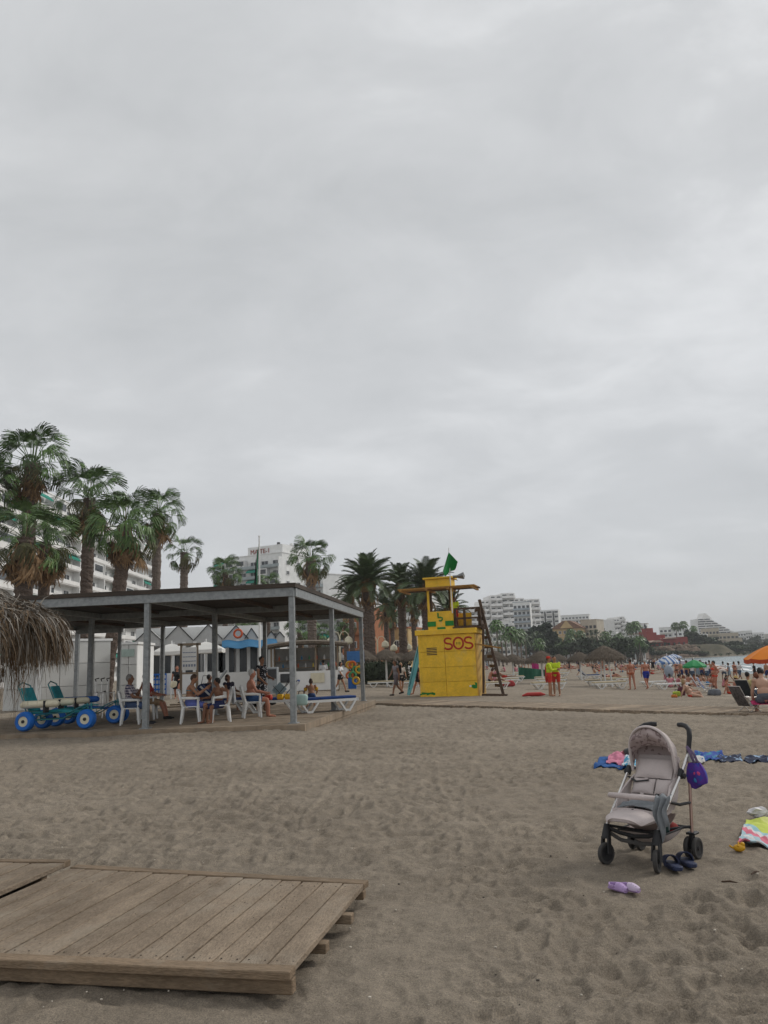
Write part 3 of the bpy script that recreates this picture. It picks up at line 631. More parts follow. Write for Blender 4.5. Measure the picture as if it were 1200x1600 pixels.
for i, (a, b, z) in enumerate(((236, 262, 1.1), (224, 244, .9))):
    m = MB()
    for k in range(4): m.box(((rx(a) + rx(b)) / 2, -2.2 - i, .35 + k * .3), (rx(b) - rx(a), .05, .1))
    for k in range(6): m.box((rx(a) + (rx(b) - rx(a)) * k / 5, -2.16 - i, .65), (.06, .05, 1.3))
    tag(m.build('railing', M_BLUE, None, A + Vector((0, 0, gz)), rz), ('blue railing in front of the restaurant beside the white cabins', 'lower blue railing just left of the restaurant terrace')[i], 'railing')
# white storage cabins on the left
def cabin(label, px0, px1, Y0, Y1, ztop_px, vents, dep=2.4, cols=3, rows=3):
    A, rz, Ln = frame2(XY(px0, Y0), XY(px1, Y1)); gz = ground(A.x, A.y); r = thing('storage_cabin', label, 'cabin', (A.x, A.y, gz), rz)
    H = at((px0 + px1) / 2, ztop_px, (Y0 + Y1) / 2).z - gz
    MB().box((Ln / 2, dep / 2 + .03, H / 2), (Ln, dep, H)).build('body', M_WALL, r)
    pm = MB().box((0, 0, 0), (Ln / cols - .025, .06, H / rows - .025)).mesh('panel', mat('cabin_panel', (.55, .55, .53), .75, .08, .7, rnd=.04), None, .008)
    for i in range(cols):
        for j in range(rows): put('panel', pm, r, (Ln * (i + .5) / cols, 0, H * (j + .5) / rows))
    MB().box((Ln / 2, dep / 2, .05), (Ln + .12, dep + .12, .1)).build('roof', M_WALL, r, (0, 0, H + .003))
    for (u, v, w, h) in vents: MB().box((Ln * u, -.045, H * v), (w, .04, h)).build('vent', mat('pale_green_vent', (.36, .45, .41), .6), r)
    return r
cabin('wide white panelled storage cabin behind the beach wheelchairs', 66, 172, 33, 35, 1002, [], cols=4)
cabin('narrow white cabin with a pale green vent left of the restaurant', 188, 214, 34.5, 34.5, 1007, [(.42, .86, .62, .32)], cols=2)
cabin('white cabin partly hidden by the thatched umbrella', 8, 55, 34, 33.5, 1012, [], cols=2)
# ------------------------------------------------------------------ palms and trees
M_TRUNK = mat('palm_trunk', (.115, .085, .068), .95, .45, 9, .9, 28, stretch=(1, 1, 2.2))
M_TRUNKL = mat('palm_trunk_smooth', (.15, .12, .10), .95, .3, 7, .8, 24, stretch=(1, 1, 2.5))
M_FAN = mat('fan_palm_leaf', (.048, .108, .026), .5, .4, 2.5, col2=(.115, .205, .048), spec=.4, rnd=.3)
M_FANO = mat('fan_palm_leaf_old', (.075, .075, .028), .7, .3, 2.5, rnd=.25)
M_DEAD = mat('dead_palm_leaf', (.25, .135, .06), .9, .35, 3, col2=(.40, .27, .15), rnd=.3)
M_PINN = mat('date_palm_leaf', (.05, .085, .032), .55, .35, 2.5, col2=(.10, .14, .06), spec=.4, rnd=.3)
M_STALK = mat('palm_petiole', (.20, .17, .08), .7, .2, 4)
def fan_leaf(seed, droop=.5, n=24, pet=1.15, rad=.95, spread=2.3, fold=.3):
    """a fan palm leaf along +X from the origin: stalk, pleated blade, hanging tips"""
    rnd = random.Random(seed); m = MB()
    m.tube([(0, 0, 0), (pet * .5, 0, .05), (pet, 0, 0)], [.03, .02, .014], 4, cap=False)
    c = Vector((pet, 0, 0)); rows = []
    for k in range(n + 1):
        a = -spread / 2 + spread * k / n; r = rad * (.92 + .08 * math.cos(a)) * (.93 + rnd.random() * .12); z = fold * .11 * (1 if k % 2 else -1)
        d = Vector((math.cos(a), math.sin(a), 0)); side = Vector((-d.y, d.x, 0)); hang = droop * (.55 + rnd.random() * .75)
        w = spread / n * .55; row = []
        for t, ww in ((.0, .0), (.34, w * .34), (.62, w * .60), (.82, w * .42), (1.0, .03)):
            p = c + d * (r * t) + Vector((0, 0, z * t * (1 - t) * 3 - hang * max(0, t - .42) ** 1.6 * 2.0 - .22 * abs(math.sin(a)) * t + (.10 * t if t < .5 else .05)))
            if t > .6: p -= d * (hang * (t - .6) * .7)
            row.append((p - side * (r * ww), p + side * (r * ww)))
        vs = [q for pr in row for q in pr]
        m.add(vs, [(2 * i, 2 * i + 1, 2 * i + 3, 2 * i + 2) for i in range(4)])
    return m
def dead_leaf(seed, ln=1.5):
    rnd = random.Random(seed); m = MB(); m.tube([(0, 0, 0), (.45, 0, -.02), (.7, 0, -.12)], [.025, .02, .012], 4, cap=False)
    for k in range(16):
        a = (rnd.random() - .5) * 1.5; w = .03 + rnd.random() * .03; l_ = ln * (.5 + rnd.random() * .6); x = .62; y = 0; z = -.1; vs = []
        for t in range(5):
            s = t / 4; px = x + l_ * s * math.cos(a) * (.75 - .25 * s); py = y + l_ * s * math.sin(a) * .55; pz = z - .25 * s * s * l_ + (rnd.random() - .5) * .08
            ww = w * (1 - s * .8); vs += [(px, py - ww, pz), (px, py + ww, pz + .02)]
        m.add(vs, [(2 * i, 2 * i + 1, 2 * i + 3, 2 * i + 2) for i in range(4)])
    return m
FAN = [fan_leaf(i, d).mesh('frond', M_FAN) for i, d in enumerate((.35, .55, .75, .6, .9))]
FANO = [fan_leaf(i + 20, d).mesh('frond', M_FANO) for i, d in enumerate((1.0, 1.25))]
DEAD = [dead_leaf(i).mesh('dead_frond', M_DEAD) for i in range(4)]
def pinnate(seed, ln=3.2, arch=1.2, n=38):
    rnd = random.Random(seed); m = MB(); P = []
    for i in range(13):
        t = i / 12; P.append(Vector((ln * t * (1 - .16 * t * t), 0, arch * (.45 * t - t * t * .98))))
    m.tube(P, [.045 * (1 - .85 * i / 12) for i in range(13)], 4, cap=False)
    for k in range(n):
        t = .14 + .86 * k / (n - 1); i = min(11, int(t * 12)); f = t * 12 - i; p = P[i].lerp(P[i + 1], f); d = (P[i + 1] - P[i]).normalized()
        L_ = .62 * (math.sin(PI * (t * .86 + .1))) ** .6 * (.85 + rnd.random() * .3)
        for s in (-1, 1):
            o = (d * .62 + Vector((0, s, .28 + rnd.random() * .2))).normalized(); e_ = p + o * L_ + Vector((0, 0, -.16 * L_)); mid = p + o * L_ * .5
            w = d * .026; m.add([p - w, p + w, mid + w * 1.1, e_, mid - w * 1.1], [(0, 1, 2, 4), (4, 2, 3)])
    return m
PINN = [pinnate(i, 3.1, a).mesh('frond', M_PINN) for i, a in enumerate((.9, 1.25, 1.6, 1.1))]
def trunk_mb(h, r0, r1, bend=(0, 0), seed=0, n=12, rough=.05, step=.13):
    m = MB(); k = max(6, int(h / step)); pts = []; rs = []
    for i in range(k + 1):
        t = i / k; pts.append((bend[0] * math.sin(t * PI * .5) ** 2, bend[1] * t * t, h * t - .3 * (1 - t)))
        rs.append((r0 + (r1 - r0) * t) * (1 + rough * random.uniform(-1.6, 1.6)) * (1.25 if i == 0 else 1))
    m.tube(pts, rs, n)
    for i_, v_ in enumerate(m.v):
        a_ = Vector(pts[min(k, i_ // n)]); q_ = Vector(v_); m.v[i_] = tuple(q_ + (q_ - a_) * (.16 * mnoise.noise(q_ * 7 + Vector((seed, 0, 0))) + .10 * mnoise.noise(q_ * 17)))
    return m, Vector(pts[-1])
def fan_palm(label, loc, h, scale=1.0, nf=44, skirt=14, bend=(0, 0), r0=.34, r1=.3, group=None, seed=0, bare=0, trunkm=None):
    rnd = random.Random(seed); root = thing('fan_palm', label, 'palm tree', loc, rnd.random() * 6, group)
    m, top = trunk_mb(h, r0, r1, bend, seed); m.build('trunk', trunkm or M_TRUNK, root)
    top = top + Vector((0, 0, .05)); ga = 2.399963
    for i in range(nf):
        t = (i + .5) / nf; el = R(86 - 128 * t ** 1.05 + rnd.uniform(-9, 9)); az = i * ga + rnd.uniform(-.25, .25)
        old = t > .82; me = rnd.choice(FANO if old and rnd.random() < .6 else FAN)
        s = scale * rnd.uniform(.85, 1.12) * (.72 if t < .1 else 1)
        put('frond', me, root, top + Vector((math.cos(az), math.sin(az), 0)) * (r1 * .5) + Vector((0, 0, .25 - .5 * t)), Euler((rnd.uniform(-.5, .5), -el, az)), s)
    for i in range(skirt):
        az = i * ga + 1 + rnd.uniform(-.4, .4); el = R(rnd.uniform(-84, -48)); put('dead_frond', rnd.choice(DEAD), root, top + Vector((math.cos(az), math.sin(az), 0)) * r1 * .9 + Vector((0, 0, -.2 - .9 * i / max(1, skirt))), Euler((rnd.uniform(-.6, .6), -el, az)), scale * rnd.uniform(.95, 1.4))
    m = MB(); m.tube([top, top + Vector((.05, 0, .7 * scale)), top + Vector((.02, .02, 1.9 * scale))], [.03, .02, .006], 4); m.build('spear_leaf', M_STALK, root)
    return root
def date_palm(label, loc, h, scale=1.0, nf=58, r0=.36, seed=0, group=None, bend=(0, 0)):
    rnd = random.Random(seed); root = thing('date_palm', label, 'palm tree', loc, rnd.random() * 6, group)
    m, top = trunk_mb(h, r0, r0 * .95, bend, seed, 12, .05, .12); m.build('trunk', M_TRUNK, root); ga = 2.399963
    b = MB(); b.ell(top + Vector((0, 0, -.25)), (r0 * 1.5, r0 * 1.5, .75), 12, 8); b.build('boot_crown', mat('palm_boots', (.2, .13, .06), .9, .4, 9, .8, 20), root)
    for i in range(nf):
        t = (i + .5) / nf; el = R(88 - 118 * t + rnd.uniform(-8, 8)); az = i * ga + rnd.uniform(-.2, .2)
        put('frond', rnd.choice(PINN), root, top + Vector((math.cos(az), math.sin(az), 0)) * .15, Euler((rnd.uniform(-.4, .4), -el, az)), scale * rnd.uniform(.85, 1.1))
    for i in range(9):
        az = i * ga + .7; put('dead_frond', rnd.choice(DEAD), root, top + Vector((math.cos(az), math.sin(az), 0)) * r0 + Vector((0, 0, -.5)), Euler((0, R(rnd.uniform(60, 84)), az)), scale * rnd.uniform(.9, 1.4))
    return root
def palm_at(fn, label, px, py, Y, **k):
    """palm whose crown centre is seen at px, py and which stands Y metres ahead"""
    c = at(px, py, Y); tx = k.pop('base', None)
    b = foot(tx[0], Y, 1040) if tx else Vector((c.x, c.y, 0)); b.z = ground(b.x, b.y) - .05
    if tx: k['bend'] = (c.x - b.x, 0)
    o = fn(label, b, c.z - b.z - .1, **k); o.rotation_euler = (0, 0, 0)
    return o
palm_at(fan_palm, 'tallest fan palm at the far left with shaggy brown and green crown', 50, 722, 50, scale=1.22, nf=34, skirt=24, r0=.44, r1=.46, seed=1)
palm_at(fan_palm, 'fan palm left of centre in the tall group, full crown with hanging tips', 140, 777, 52, scale=1.24, nf=34, skirt=16, r0=.44, r1=.40, seed=2)
palm_at(fan_palm, 'short left fan palm with long orange brown skirt of dead leaves', 40, 838, 42, scale=1.05, nf=22, skirt=56, r0=.44, r1=.44, seed=3)
palm_at(fan_palm, 'second short fan palm with orange brown skirt, just right of the first', 72, 845, 45, scale=1.02, nf=22, skirt=50, r0=.30, r1=.32, seed=4)
palm_at(fan_palm, 'broad fan palm with curved shaggy trunk and brown skirt right of the full crown', 195, 818, 41, base=(167,), scale=1.0, nf=36, skirt=36, r0=.30, r1=.38, seed=5)
palm_at(fan_palm, 'fan palm at the right of the tall group with narrower crown', 246, 800, 56, scale=1.02, nf=28, skirt=18, r0=.34, r1=.32, seed=6, trunkm=M_TRUNKL)
palm_at(fan_palm, 'fan palm cut by the left edge of the photo', -22, 765, 48, scale=1.1, nf=34, skirt=10, seed=7)
palm_at(fan_palm, 'small lone fan palm with slender trunk right of the tall group', 288, 862, 78, scale=.9, nf=26, skirt=4, r0=.34, r1=.4, seed=8, trunkm=M_TRUNKL)
palm_at(fan_palm, 'fan palm in front of the lettered block, left of the flagpole', 352, 893, 95, scale=1.05, nf=36, skirt=8, r0=.3, r1=.35, seed=9)
palm_at(fan_palm, 'low fan palm just right of the flagpole above the pavilion roof', 418, 914, 100, scale=.9, nf=30, skirt=4, seed=10)
palm_at(fan_palm, 'tall lone fan palm in front of the white side wing', 485, 870, 80, scale=1.15, nf=36, skirt=16, r0=.45, r1=.5, seed=11, trunkm=M_TRUNKL)
palm_at(date_palm, 'large date palm with full arching crown left of the lifeguard tower', 574, 908, 62, scale=.95, nf=66, r0=.48, seed=12)
palm_at(date_palm, 'second date palm between the large one and the lifeguard tower', 626, 915, 70, scale=.82, nf=52, r0=.38, seed=13)
palm_at(date_palm, 'date palm directly behind the lifeguard tower', 664, 916, 66, scale=.95, nf=56, r0=.42, seed=14)
palm_at(date_palm, 'date palm with drooping fronds behind the tower railing', 700, 952, 74, scale=.8, nf=46, r0=.34, seed=15)
for i, (px, py, Y) in enumerate(((548, 930, 88), (602, 945, 92), (645, 948, 90), (612, 962, 105))):
    palm_at(date_palm, ('slim date palm left behind the large date palm', 'slim date palm right behind the large date palm', 'slim date palm in the gap beside the tower roof', 'farthest slim date palm between the trunks')[i], px, py, Y, scale=.85, nf=38, r0=.3, seed=30 + i)
for i, (px, py, Y) in enumerate(((468, 985, 98), (497, 992, 110), (540, 972, 104), (384, 990, 90))):
    palm_at(fan_palm, ('short green fan palm under the pavilion roof edge', 'slim short fan palm beside the tall lone palm trunk', 'fan palm between two right pavilion posts', 'low fan palm behind the restaurant roof')[i], px, py, Y, scale=.95, nf=26, skirt=3, seed=50 + i)
# ---- far vegetation, shared meshes
def clump_tree(seed, n=420, h=6, w=4.2, leaf=.5, trunk=1.6, lobes=7):
    rnd = random.Random(seed); m = MB(); L_ = [(Vector((rnd.uniform(-.5, .5) * w, rnd.uniform(-.5, .5) * w, trunk + (h - trunk) * (.2 + .65 * rnd.random()))), rnd.uniform(.28, .5) * w * .62) for _ in range(lobes)]
    for i in range(n):
        c, r = rnd.choice(L_); d = Vector((rnd.gauss(0, 1), rnd.gauss(0, 1), rnd.gauss(0, .8))).normalized(); p = c + d * r * rnd.random() ** .33
        if p.z < trunk * .8: continue
        q = Euler((rnd.uniform(-1, 1), rnd.uniform(-1, 1), rnd.random() * 6)).to_matrix(); s = leaf * rnd.uniform(.6, 1.3)
        m.add([p + q @ Vector((s, 0, 0)), p + q @ Vector((0, s * .7, 0)), p + q @ Vector((-s, 0, s * .2)), p + q @ Vector((0, -s * .7, 0))], [(0, 1, 2, 3)])
    return m
M_TREE = mat('tree_foliage', (.034, .058, .026), .8, .4, .5, col2=(.08, .11, .05), rnd=.35)
M_PINE = mat('pine_foliage', (.026, .044, .026), .85, .4, .6, col2=(.05, .075, .042), rnd=.3)
M_BARK = mat('bark', (.1, .08, .065), .95, .3, 5)
CLUMP = [clump_tree(i).mesh('crown', M_TREE) for i in range(4)] + [clump_tree(9, 420, 8, 3.4, .5, 2.2).mesh('crown', M_PINE)]
tk = MB(); tk.tube([(0, 0, -.5), (.1, 0, 1.5), (.05, .1, 3.5)], [.28, .2, .12], 6)
for a in range(4): tk.tube([(.05, .05, 1.4 + .3 * a), (math.cos(a * 1.7) * 1.2, math.sin(a * 1.7) * 1.2, 3.2 + .3 * a)], [.1, .04], 5)
TRK = tk.mesh('trunk', M_BARK)
def far_palm_crown(seed, n=26, kind='fan'):
    rnd = random.Random(seed); m = MB()
    for i in range(n):
        el = R(80 - 125 * i / n + rnd.uniform(-8, 8)); az = i * 2.4; d = Vector((math.cos(az) * math.cos(el), math.sin(az) * math.cos(el), math.sin(el))); s = Vector((-math.sin(az), math.cos(az), 0))
        Lr = 1.9 if kind == 'fan' else 2.9; w = .55 if kind == 'fan' else .3; b = d * .5; e_ = d * Lr + Vector((0, 0, -.35 * Lr)); c = d * Lr * .62 + Vector((0, 0, .06))
        for k in range(3 if kind == 'fan' else 1):
            o = s * (k - 1) * .5 if kind == 'fan' else Vector(); m.add([b, c + s * w * .55 + o * .8, e_ + o * 1.5 + Vector((0, 0, -.3 * abs(k - 1))), c - s * w * .55 + o * .8], [(0, 1, 2, 3)])
    return m
FPC = [far_palm_crown(i, 28).mesh('crown', M_FAN) for i in range(2)] + [far_palm_crown(5, 34, 'date').mesh('crown', M_PINN)]
tk = MB(); tk.tube([(0, 0, -.5), (.05, 0, .5), (0, .03, 1)], [.26, .22, .2], 6); PTRK = tk.mesh('trunk', M_TRUNKL)
_fn = [0]
LANDM = ((800, 'below the left terraces'), (832, 'below the cream terraced block'), (850, 'at the foot of the right terraces'), (866, 'below the banded white tower'), (880, 'left of the ochre building'), (896, 'under the ochre pediment'), (914, 'right of the ochre pediment'), (938, 'before the cream flat block'), (955, 'before the low white villa'), (975, 'before the slim white tower'), (992, 'before the beige block'), (1012, 'left of the castle gatehouse'), (1040, 'under the castle tower'), (1062, 'before the castle hall'), (1080, 'at the right castle end'), (1092, 'left of the pyramid hotel'), (1106, 'under the pyramid apex'), (1120, 'under the pyramid slope'), (1135, 'before the cream hotel wing'), (1150, 'at the right end of the cream wing'), (1166, 'below the terraced white house'), (1182, 'below the low white house'), (1300, 'near the right photo edge'))
def far_tree(px, py_top, Y, kind, label, group, sc=1):
    _fn[0] += 1; label = ('tall ' if py_top < 988 else 'low ' if py_top > 1001 else 'mid sized ') + label + ' ' + next(w for x_, w in LANDM if px < x_)
    rnd = random.Random(_fn[0]); t = at(px, py_top, Y); gz = ground(t.x, t.y); H = max(1.5, t.z - gz)
    if kind in ('fan', 'date'):
        o = thing('fan_palm' if kind == 'fan' else 'date_palm', label, 'palm tree', (t.x, t.y, gz), rnd.random() * 6, group)
        tr = put('trunk', PTRK, o); tr.scale = (1, 1, max(.5, H - 1.3 * sc)); put('crown', FPC[2] if kind == 'date' else rnd.choice(FPC[:2]), o, (0, 0, max(.5, H - 1.3 * sc)), rnd.random() * 6, sc)
    else:
        o = thing('broadleaf_tree' if kind == 'tree' else 'pine_tree', label, 'tree', (t.x, t.y, gz), rnd.random() * 6, group); k = H / (7.0 if kind == 'tree' else 8.6)
        w = k * sc; put('crown', rnd.choice(CLUMP[:4]) if kind == 'tree' else CLUMP[4], o, (0, 0, 0), 0, (w, w, k)); put('trunk', TRK, o, (0, 0, 0), 0, k)
    return o
# beach palms and trees in front of the terraced block
for px, py, Y, k, s in ((775, 968, 190, 'fan', 1.1), (788, 980, 200, 'date', 1), (797, 978, 185, 'fan', 1.3), (806, 984, 195, 'fan', 1.2), (812, 982, 210, 'fan', 1.0), (760, 990, 180, 'date', 1.1), (783, 995, 170, 'date', .9), (820, 992, 215, 'date', 1)):
    far_tree(px, py, Y, k, 'palm of the beach row', 'palms below the terraced block', s)
for px, py, Y, s in ((832, 968, 260, 1.1), (840, 963, 265, 1.2), (848, 975, 255, 1), (856, 980, 262, 1), (843, 985, 240, 1.1)):
    far_tree(px, py, Y, 'pine', 'dark tree', 'dark trees beside the terraced block', s * .9)
rndT = random.Random(3)
for i in range(46):
    px = 826 + i * 3.9 + rndT.uniform(-2, 2); k = rndT.choice(['fan', 'date', 'tree', 'tree', 'tree', 'date'])
    far_tree(px, 997 + rndT.uniform(-8, 8) - (3 if k != 'tree' else 0), 245 + rndT.uniform(-12, 40), k, 'green ' + ('palm' if k != 'tree' else 'leafy tree') + ' in the promenade belt', 'tree belt along the mid promenade', rndT.uniform(.9, 1.3))
for px, py in ((891, 982), (906, 985), (945, 986)): far_tree(px, py, 268, 'fan', 'fan palm rising', 'palms before the ochre building', 1.2)
for px, py in ((985, 972), (992, 970)): far_tree(px, py, 330, 'fan', 'lone fan palm above the tree belt', 'two tall fan palms', 1.6)
for px, py in ((1055, 972), (1067, 970)): far_tree(px, py, 395, 'fan', 'fan palm on the skyline', 'two skyline palms', 1.5)
for i in range(44):
    px = 960 + i * 1.1 + rndT.uniform(-2, 2); far_tree(px, 998 + rndT.uniform(-9, 8), 305 + rndT.uniform(-8, 30) if px < 1003 else 400, rndT.choice(['tree', 'tree', 'date', 'fan']), ['tree', 'round tree', 'bushy tree', 'narrow tree'][i % 4] + ' of the dense belt', 'tree belt left of the castle', rndT.uniform(.9, 1.3))
for i in range(9):
    far_tree(920 + i * 4, 980 + rndT.uniform(-4, 5), 480, 'pine', 'dark tree on the rise', 'trees on the rise', 1.3)
for i in range(40):
    px = 1074 + rndT.random() * 40; far_tree(px, 996 - 14 * math.exp(-((px - 1080) / 9) ** 2) + rndT.uniform(-6, 9), 372 + rndT.uniform(-10, 30), rndT.choice(['tree', 'tree', 'fan', 'pine']), ['tree', 'round tree', 'bushy tree', 'narrow tree'][i % 4] + ' on the point', 'trees right of the castle', rndT.uniform(1, 1.4))
for i in range(62):
    px = 1100 + rndT.random() * 104; Y = 385 + rndT.random() * 80; far_tree(px, 1004 + rndT.uniform(-5, 6), Y, rndT.choice(['tree', 'tree', 'pine']), ['tree', 'round tree', 'bushy tree', 'dark tree'][i % 4] + ' on the headland slope', 'trees on the headland', rndT.uniform(1.2, 1.9))
for i in range(40):
    px = 1130 + rndT.random() * 75; Y = 560 + rndT.random() * 300; far_tree(px, 994 + (px - 1130) * .08 + rndT.uniform(-3, 3), Y, rndT.choice(['tree', 'pine']), ['tree', 'round tree', 'bushy tree', 'dark tree'][i % 4] + ' between far houses', 'trees between headland houses', rndT.uniform(1.3, 2.0))
for px, py in ((1178, 991), (1183, 994)): far_tree(px, py, 600, 'tree', 'round tree on the headland skyline', 'skyline trees at the right', 1.2)
for i in range(34):
    px = 1018 + i * 2.6; far_tree(px, 1017 + rndT.uniform(-3, 2), 341 + rndT.uniform(-2, 3), 'tree', 'dark bush on the rocks', 'bushes under the castle', 2.0)
for i in range(70):
    px = 1080 + rndT.random() * 125; far_tree(px, 1013 - .02 * (px - 1080) + rndT.uniform(-6, 3), 352 + rndT.random() * 45 + max(0, px - 1150) * .4, 'tree', ['bush', 'round bush', 'spreading bush', 'dark bush'][i % 4] + ' above the far beach', 'bushes above the far beach', 2.2)
for i in range(60):
    x_, y_ = 100 + rndT.random() * 75, 338 + rndT.random() * 40; o = dup(bpy.data.objects['broadleaf_tree'], (x_, y_, ground(x_, y_) - .3), rndT.random() * 6, ['bush', 'round bush', 'spreading bush', 'dark bush'][i % 4] + ' on the bank below the castle', 'bushes on the castle bank', .0 + rndT.uniform(.5, .9))
    for c_ in o.children:
        if c_.name.startswith('trunk'): c_.scale = (.3, .3, .3)
        else: c_.scale = (.55, .55, .38)
# hedge behind the near sunshades
m = MB(); rh = random.Random(4)
for i in range(1500):
    p = Vector((rh.uniform(-2.4, 2.4), rh.uniform(-.6, .6), rh.uniform(.05, 1.9))); q = Euler((rh.uniform(-1, 1), rh.uniform(-1, 1), rh.random() * 6)).to_matrix(); s = rh.uniform(.08, .17)
    m.add([p + q @ Vector((s, 0, 0)), p + q @ Vector((0, s * .6, 0)), p + q @ Vector((-s, 0, 0)), p + q @ Vector((0, -s * .6, 0))], [(0, 1, 2, 3)])
m.ell((0, 0, .9), (2.1, .45, .85), 16, 8)
tag(m.build('hedge', mat('hedge_foliage', (.02, .032, .016), .8, .5, 2, col2=(.045, .06, .03)), None, foot(594, 60)), 'dark clipped bush behind the sunshades left of the tower', 'hedge')
# ------------------------------------------------------------------ the wheelchair users' pavilion
DK = .3
PO = onz(459, 1130, DK); BK = Vector((.131, .991, 0)); LF = Vector((-.9975, .07, 0))
def PV(a, b, z=0): return PO + LF * a + BK * b + Vector((0, 0, z - PO.z))
pav = thing('pavilion', 'open beach pavilion with grey steel posts and dark flat roof', 'pavilion', (0, 0, 0))
RT = 3.64
for i, a in enumerate((0, 3.75, 7.8, 11.25)):
    for j, b in enumerate((0, 4.9, 10.4)):
        p0 = PV(a, b, DK); m = MB()
        m.bar(p0, PV(a, b, RT - .18), .14, .14, BK)
        m.bar(PV(a, b, DK - .02), PV(a, b, DK + .02), .24, .24, BK); m.build('post', M_STEEL, pav, bevel=.008)
M_ROOFB = mat('roof_edge_board', (.062, .048, .038), .85, .3, 4, stretch=(.3, .3, 3))
M_UNDER = mat('dark_roof_boards', (.045, .037, .03), .9, .3, 3, stretch=(8, .4, 1))
def quadp(a0, a1, b0, b1, z0, z1):
    m = MB(); vs = [PV(a, b, z) for z in (z0, z1) for a, b in ((a0, b0), (a1, b0), (a1, b1), (a0, b1))]
    return m.add(vs, [(0, 1, 2, 3), (7, 6, 5, 4), (4, 5, 1, 0), (5, 6, 2, 1), (6, 7, 3, 2), (7, 4, 0, 3)])
quadp(-.14, 11.5, -.16, 10.55, RT, RT + .11).build('roof_deck', M_ROOFB, pav)
nb = 62
for k in range(nb):
    b0 = -.02 + (10.44) * k / nb; quadp(.0, 11.3, b0 + .006, b0 + 10.44 / nb - .006, RT - .045, RT - .004).build('roof_board', M_UNDER, pav)
for b in (-.06, 10.46): quadp(-.08, 11.4, b - .05, b + .05, RT - .22, RT - .005).build('beam', M_STEEL, pav)
for a in (-.06, 11.36): quadp(a - .05, a + .05, .0, 10.40, RT - .22, RT - .006).build('beam', M_STEEL, pav)
for b in (4.9,): quadp(.0, 11.3, b - .05, b + .05, RT - .23, RT - .05).build('beam', M_STEEL, pav)
for a in (3.75, 7.5): quadp(a - .05, a + .05, .0, 10.4, RT - .20, RT - .05).build('beam', M_STEEL, pav)
for a in (1.9, 5.6, 9.4): quadp(a - .04, a + .04, .0, 10.4, RT - .14, RT - .05).build('rafter', M_DWOOD, pav)
# its timber deck
worn(M_WOOD, (.255, .215, .165), 1.3, .48, .66, (1, 1, 1), 6, .6)
dk = thing('timber_deck', 'worn timber deck under the pavilion', 'deck', (0, 0, 0))
nb = 78
for k in range(nb):
    b0 = -.45 + 11.3 * k / nb
    quadp(-.32, 12.2, b0 + .004, b0 + 11.3 / nb - .004, DK - .05 + random.uniform(-.003, .003), DK + random.uniform(-.004, .003)).build('plank', M_WOOD, dk)
quadp(-.33, 12.2, -.52, -.455, DK - .2, DK - .012).build('edge_board', M_WOOD, dk)
for b0, b1 in ((-.52, 3.2), (3.23, 7.4), (7.43, 10.85)):
    quadp(-.40, -.33, b0, b1, DK - .16, DK + .004).build('edge_board', M_WOOD, dk); quadp(-.39, -.335, b0 + .01, b1 - .02, DK - .36, DK - .175).build('edge_board', M_WOOD, dk)
# sand drifted around: small ramp of boards behind the deck
stp = thing('timber_steps', 'low timber steps leading up behind the pavilion deck', 'steps', (0, 0, 0))
for k in range(5): quadp(4.2, 8.2, 11.3 + k * .8, 11.95 + k * .8, DK - .06 + k * .05, DK + .03 + k * .05).build('step', M_WOOD, stp)
# steel frame beside the cabin (shower frame)
sf = thing('steel_frame', 'small grey steel frame standing before the white cabins', 'frame', (0, 0, 0)); q0 = foot(143, 30); q1 = foot(186, 30)
for q in (q0, q1): MB().bar(q, q + Vector((0, 0, 3.0)), .11, .11).build('post', M_STEEL, sf)
MB().bar(q0 + Vector((-.6, 0, 3.08)), q1 + Vector((.1, 0, 3.08)), .14, .16).build('beam', M_STEEL, sf)
# notice board on two wooden posts
q0 = foot(283, 33); q1 = foot(308, 33.2); nbd = thing('notice_board', 'white notice board on two wooden posts behind the seated woman', 'notice board', q0, math.atan2(q1.y - q0.y, q1.x - q0.x)); w = (q1 - q0).length
for x in (0, w): MB().bar((x, 0, -.1), (x, 0, 2.55), .1, .1).build('post', M_WOOD, nbd)
MB().bar((-.15, 0, 2.5), (w + .15, 0, 2.5), .1, .1).build('rail', M_WOOD, nbd); MB().box((w / 2, -.04, 1.9), (w * .92, .04, .95)).build('board', M_WHITE, nbd)
MB().bar((0, 0, 1.3), (w, 0, 1.3), .08, .08).build('rail', M_WOOD, nbd)
m = MB()
for r_ in range(4):
    for c in range(5): m.box((w * (.16 + .17 * c), -.064, 1.62 + r_ * .18), (w * (.11 if r_ == 0 else .15), .006, .1 if r_ == 0 else .03))
m.build('printed_lines', mat('print_blue_grey', (.25, .29, .38), .8), nbd)
# flagpole
fp = thing('flagpole', 'white flagpole with hanging green white and black flag behind the pavilion', 'flagpole', foot(406, 44, 1060))
b = Vector(fp.location); tpz = at(405, 838, 44) - b
MB().tube([(0, 0, -.2), (tpz.x * .5, 0, tpz.z * .5), tpz], [.07, .06, .04], 10).build('pole', M_WHITE, fp, smooth=60)
m = MB(); m.ell(tpz, .06, 8, 6); m.build('finial', M_WHITE, fp)
for nme, u0, u1, mm in (('green_band', 0, .4, mat('flag_green', (.01, .13, .06), .85)), ('white_band', .4, .6, mat('flag_white', (.5, .5, .5), .85)), ('dark_band', .6, 1, mat('flag_dark', (.03, .05, .045), .85))):
    m = MB(); zt = at(405, 851, 44).z - b.z; zb = at(405, 912, 44).z - b.z
    m.sheet(lambda u, v, u0=u0, u1=u1: (tpz.x - .05 - (u0 + (u1 - u0) * u) * .17 - .10 * v, .10 * math.sin((u0 + (u1 - u0) * u) * 9 + v * 3), zt - (zt - zb) * v - .9 * (u0 + (u1 - u0) * u)), 6, 14, .006)
    m.build(nme, mm, fp, smooth=60)
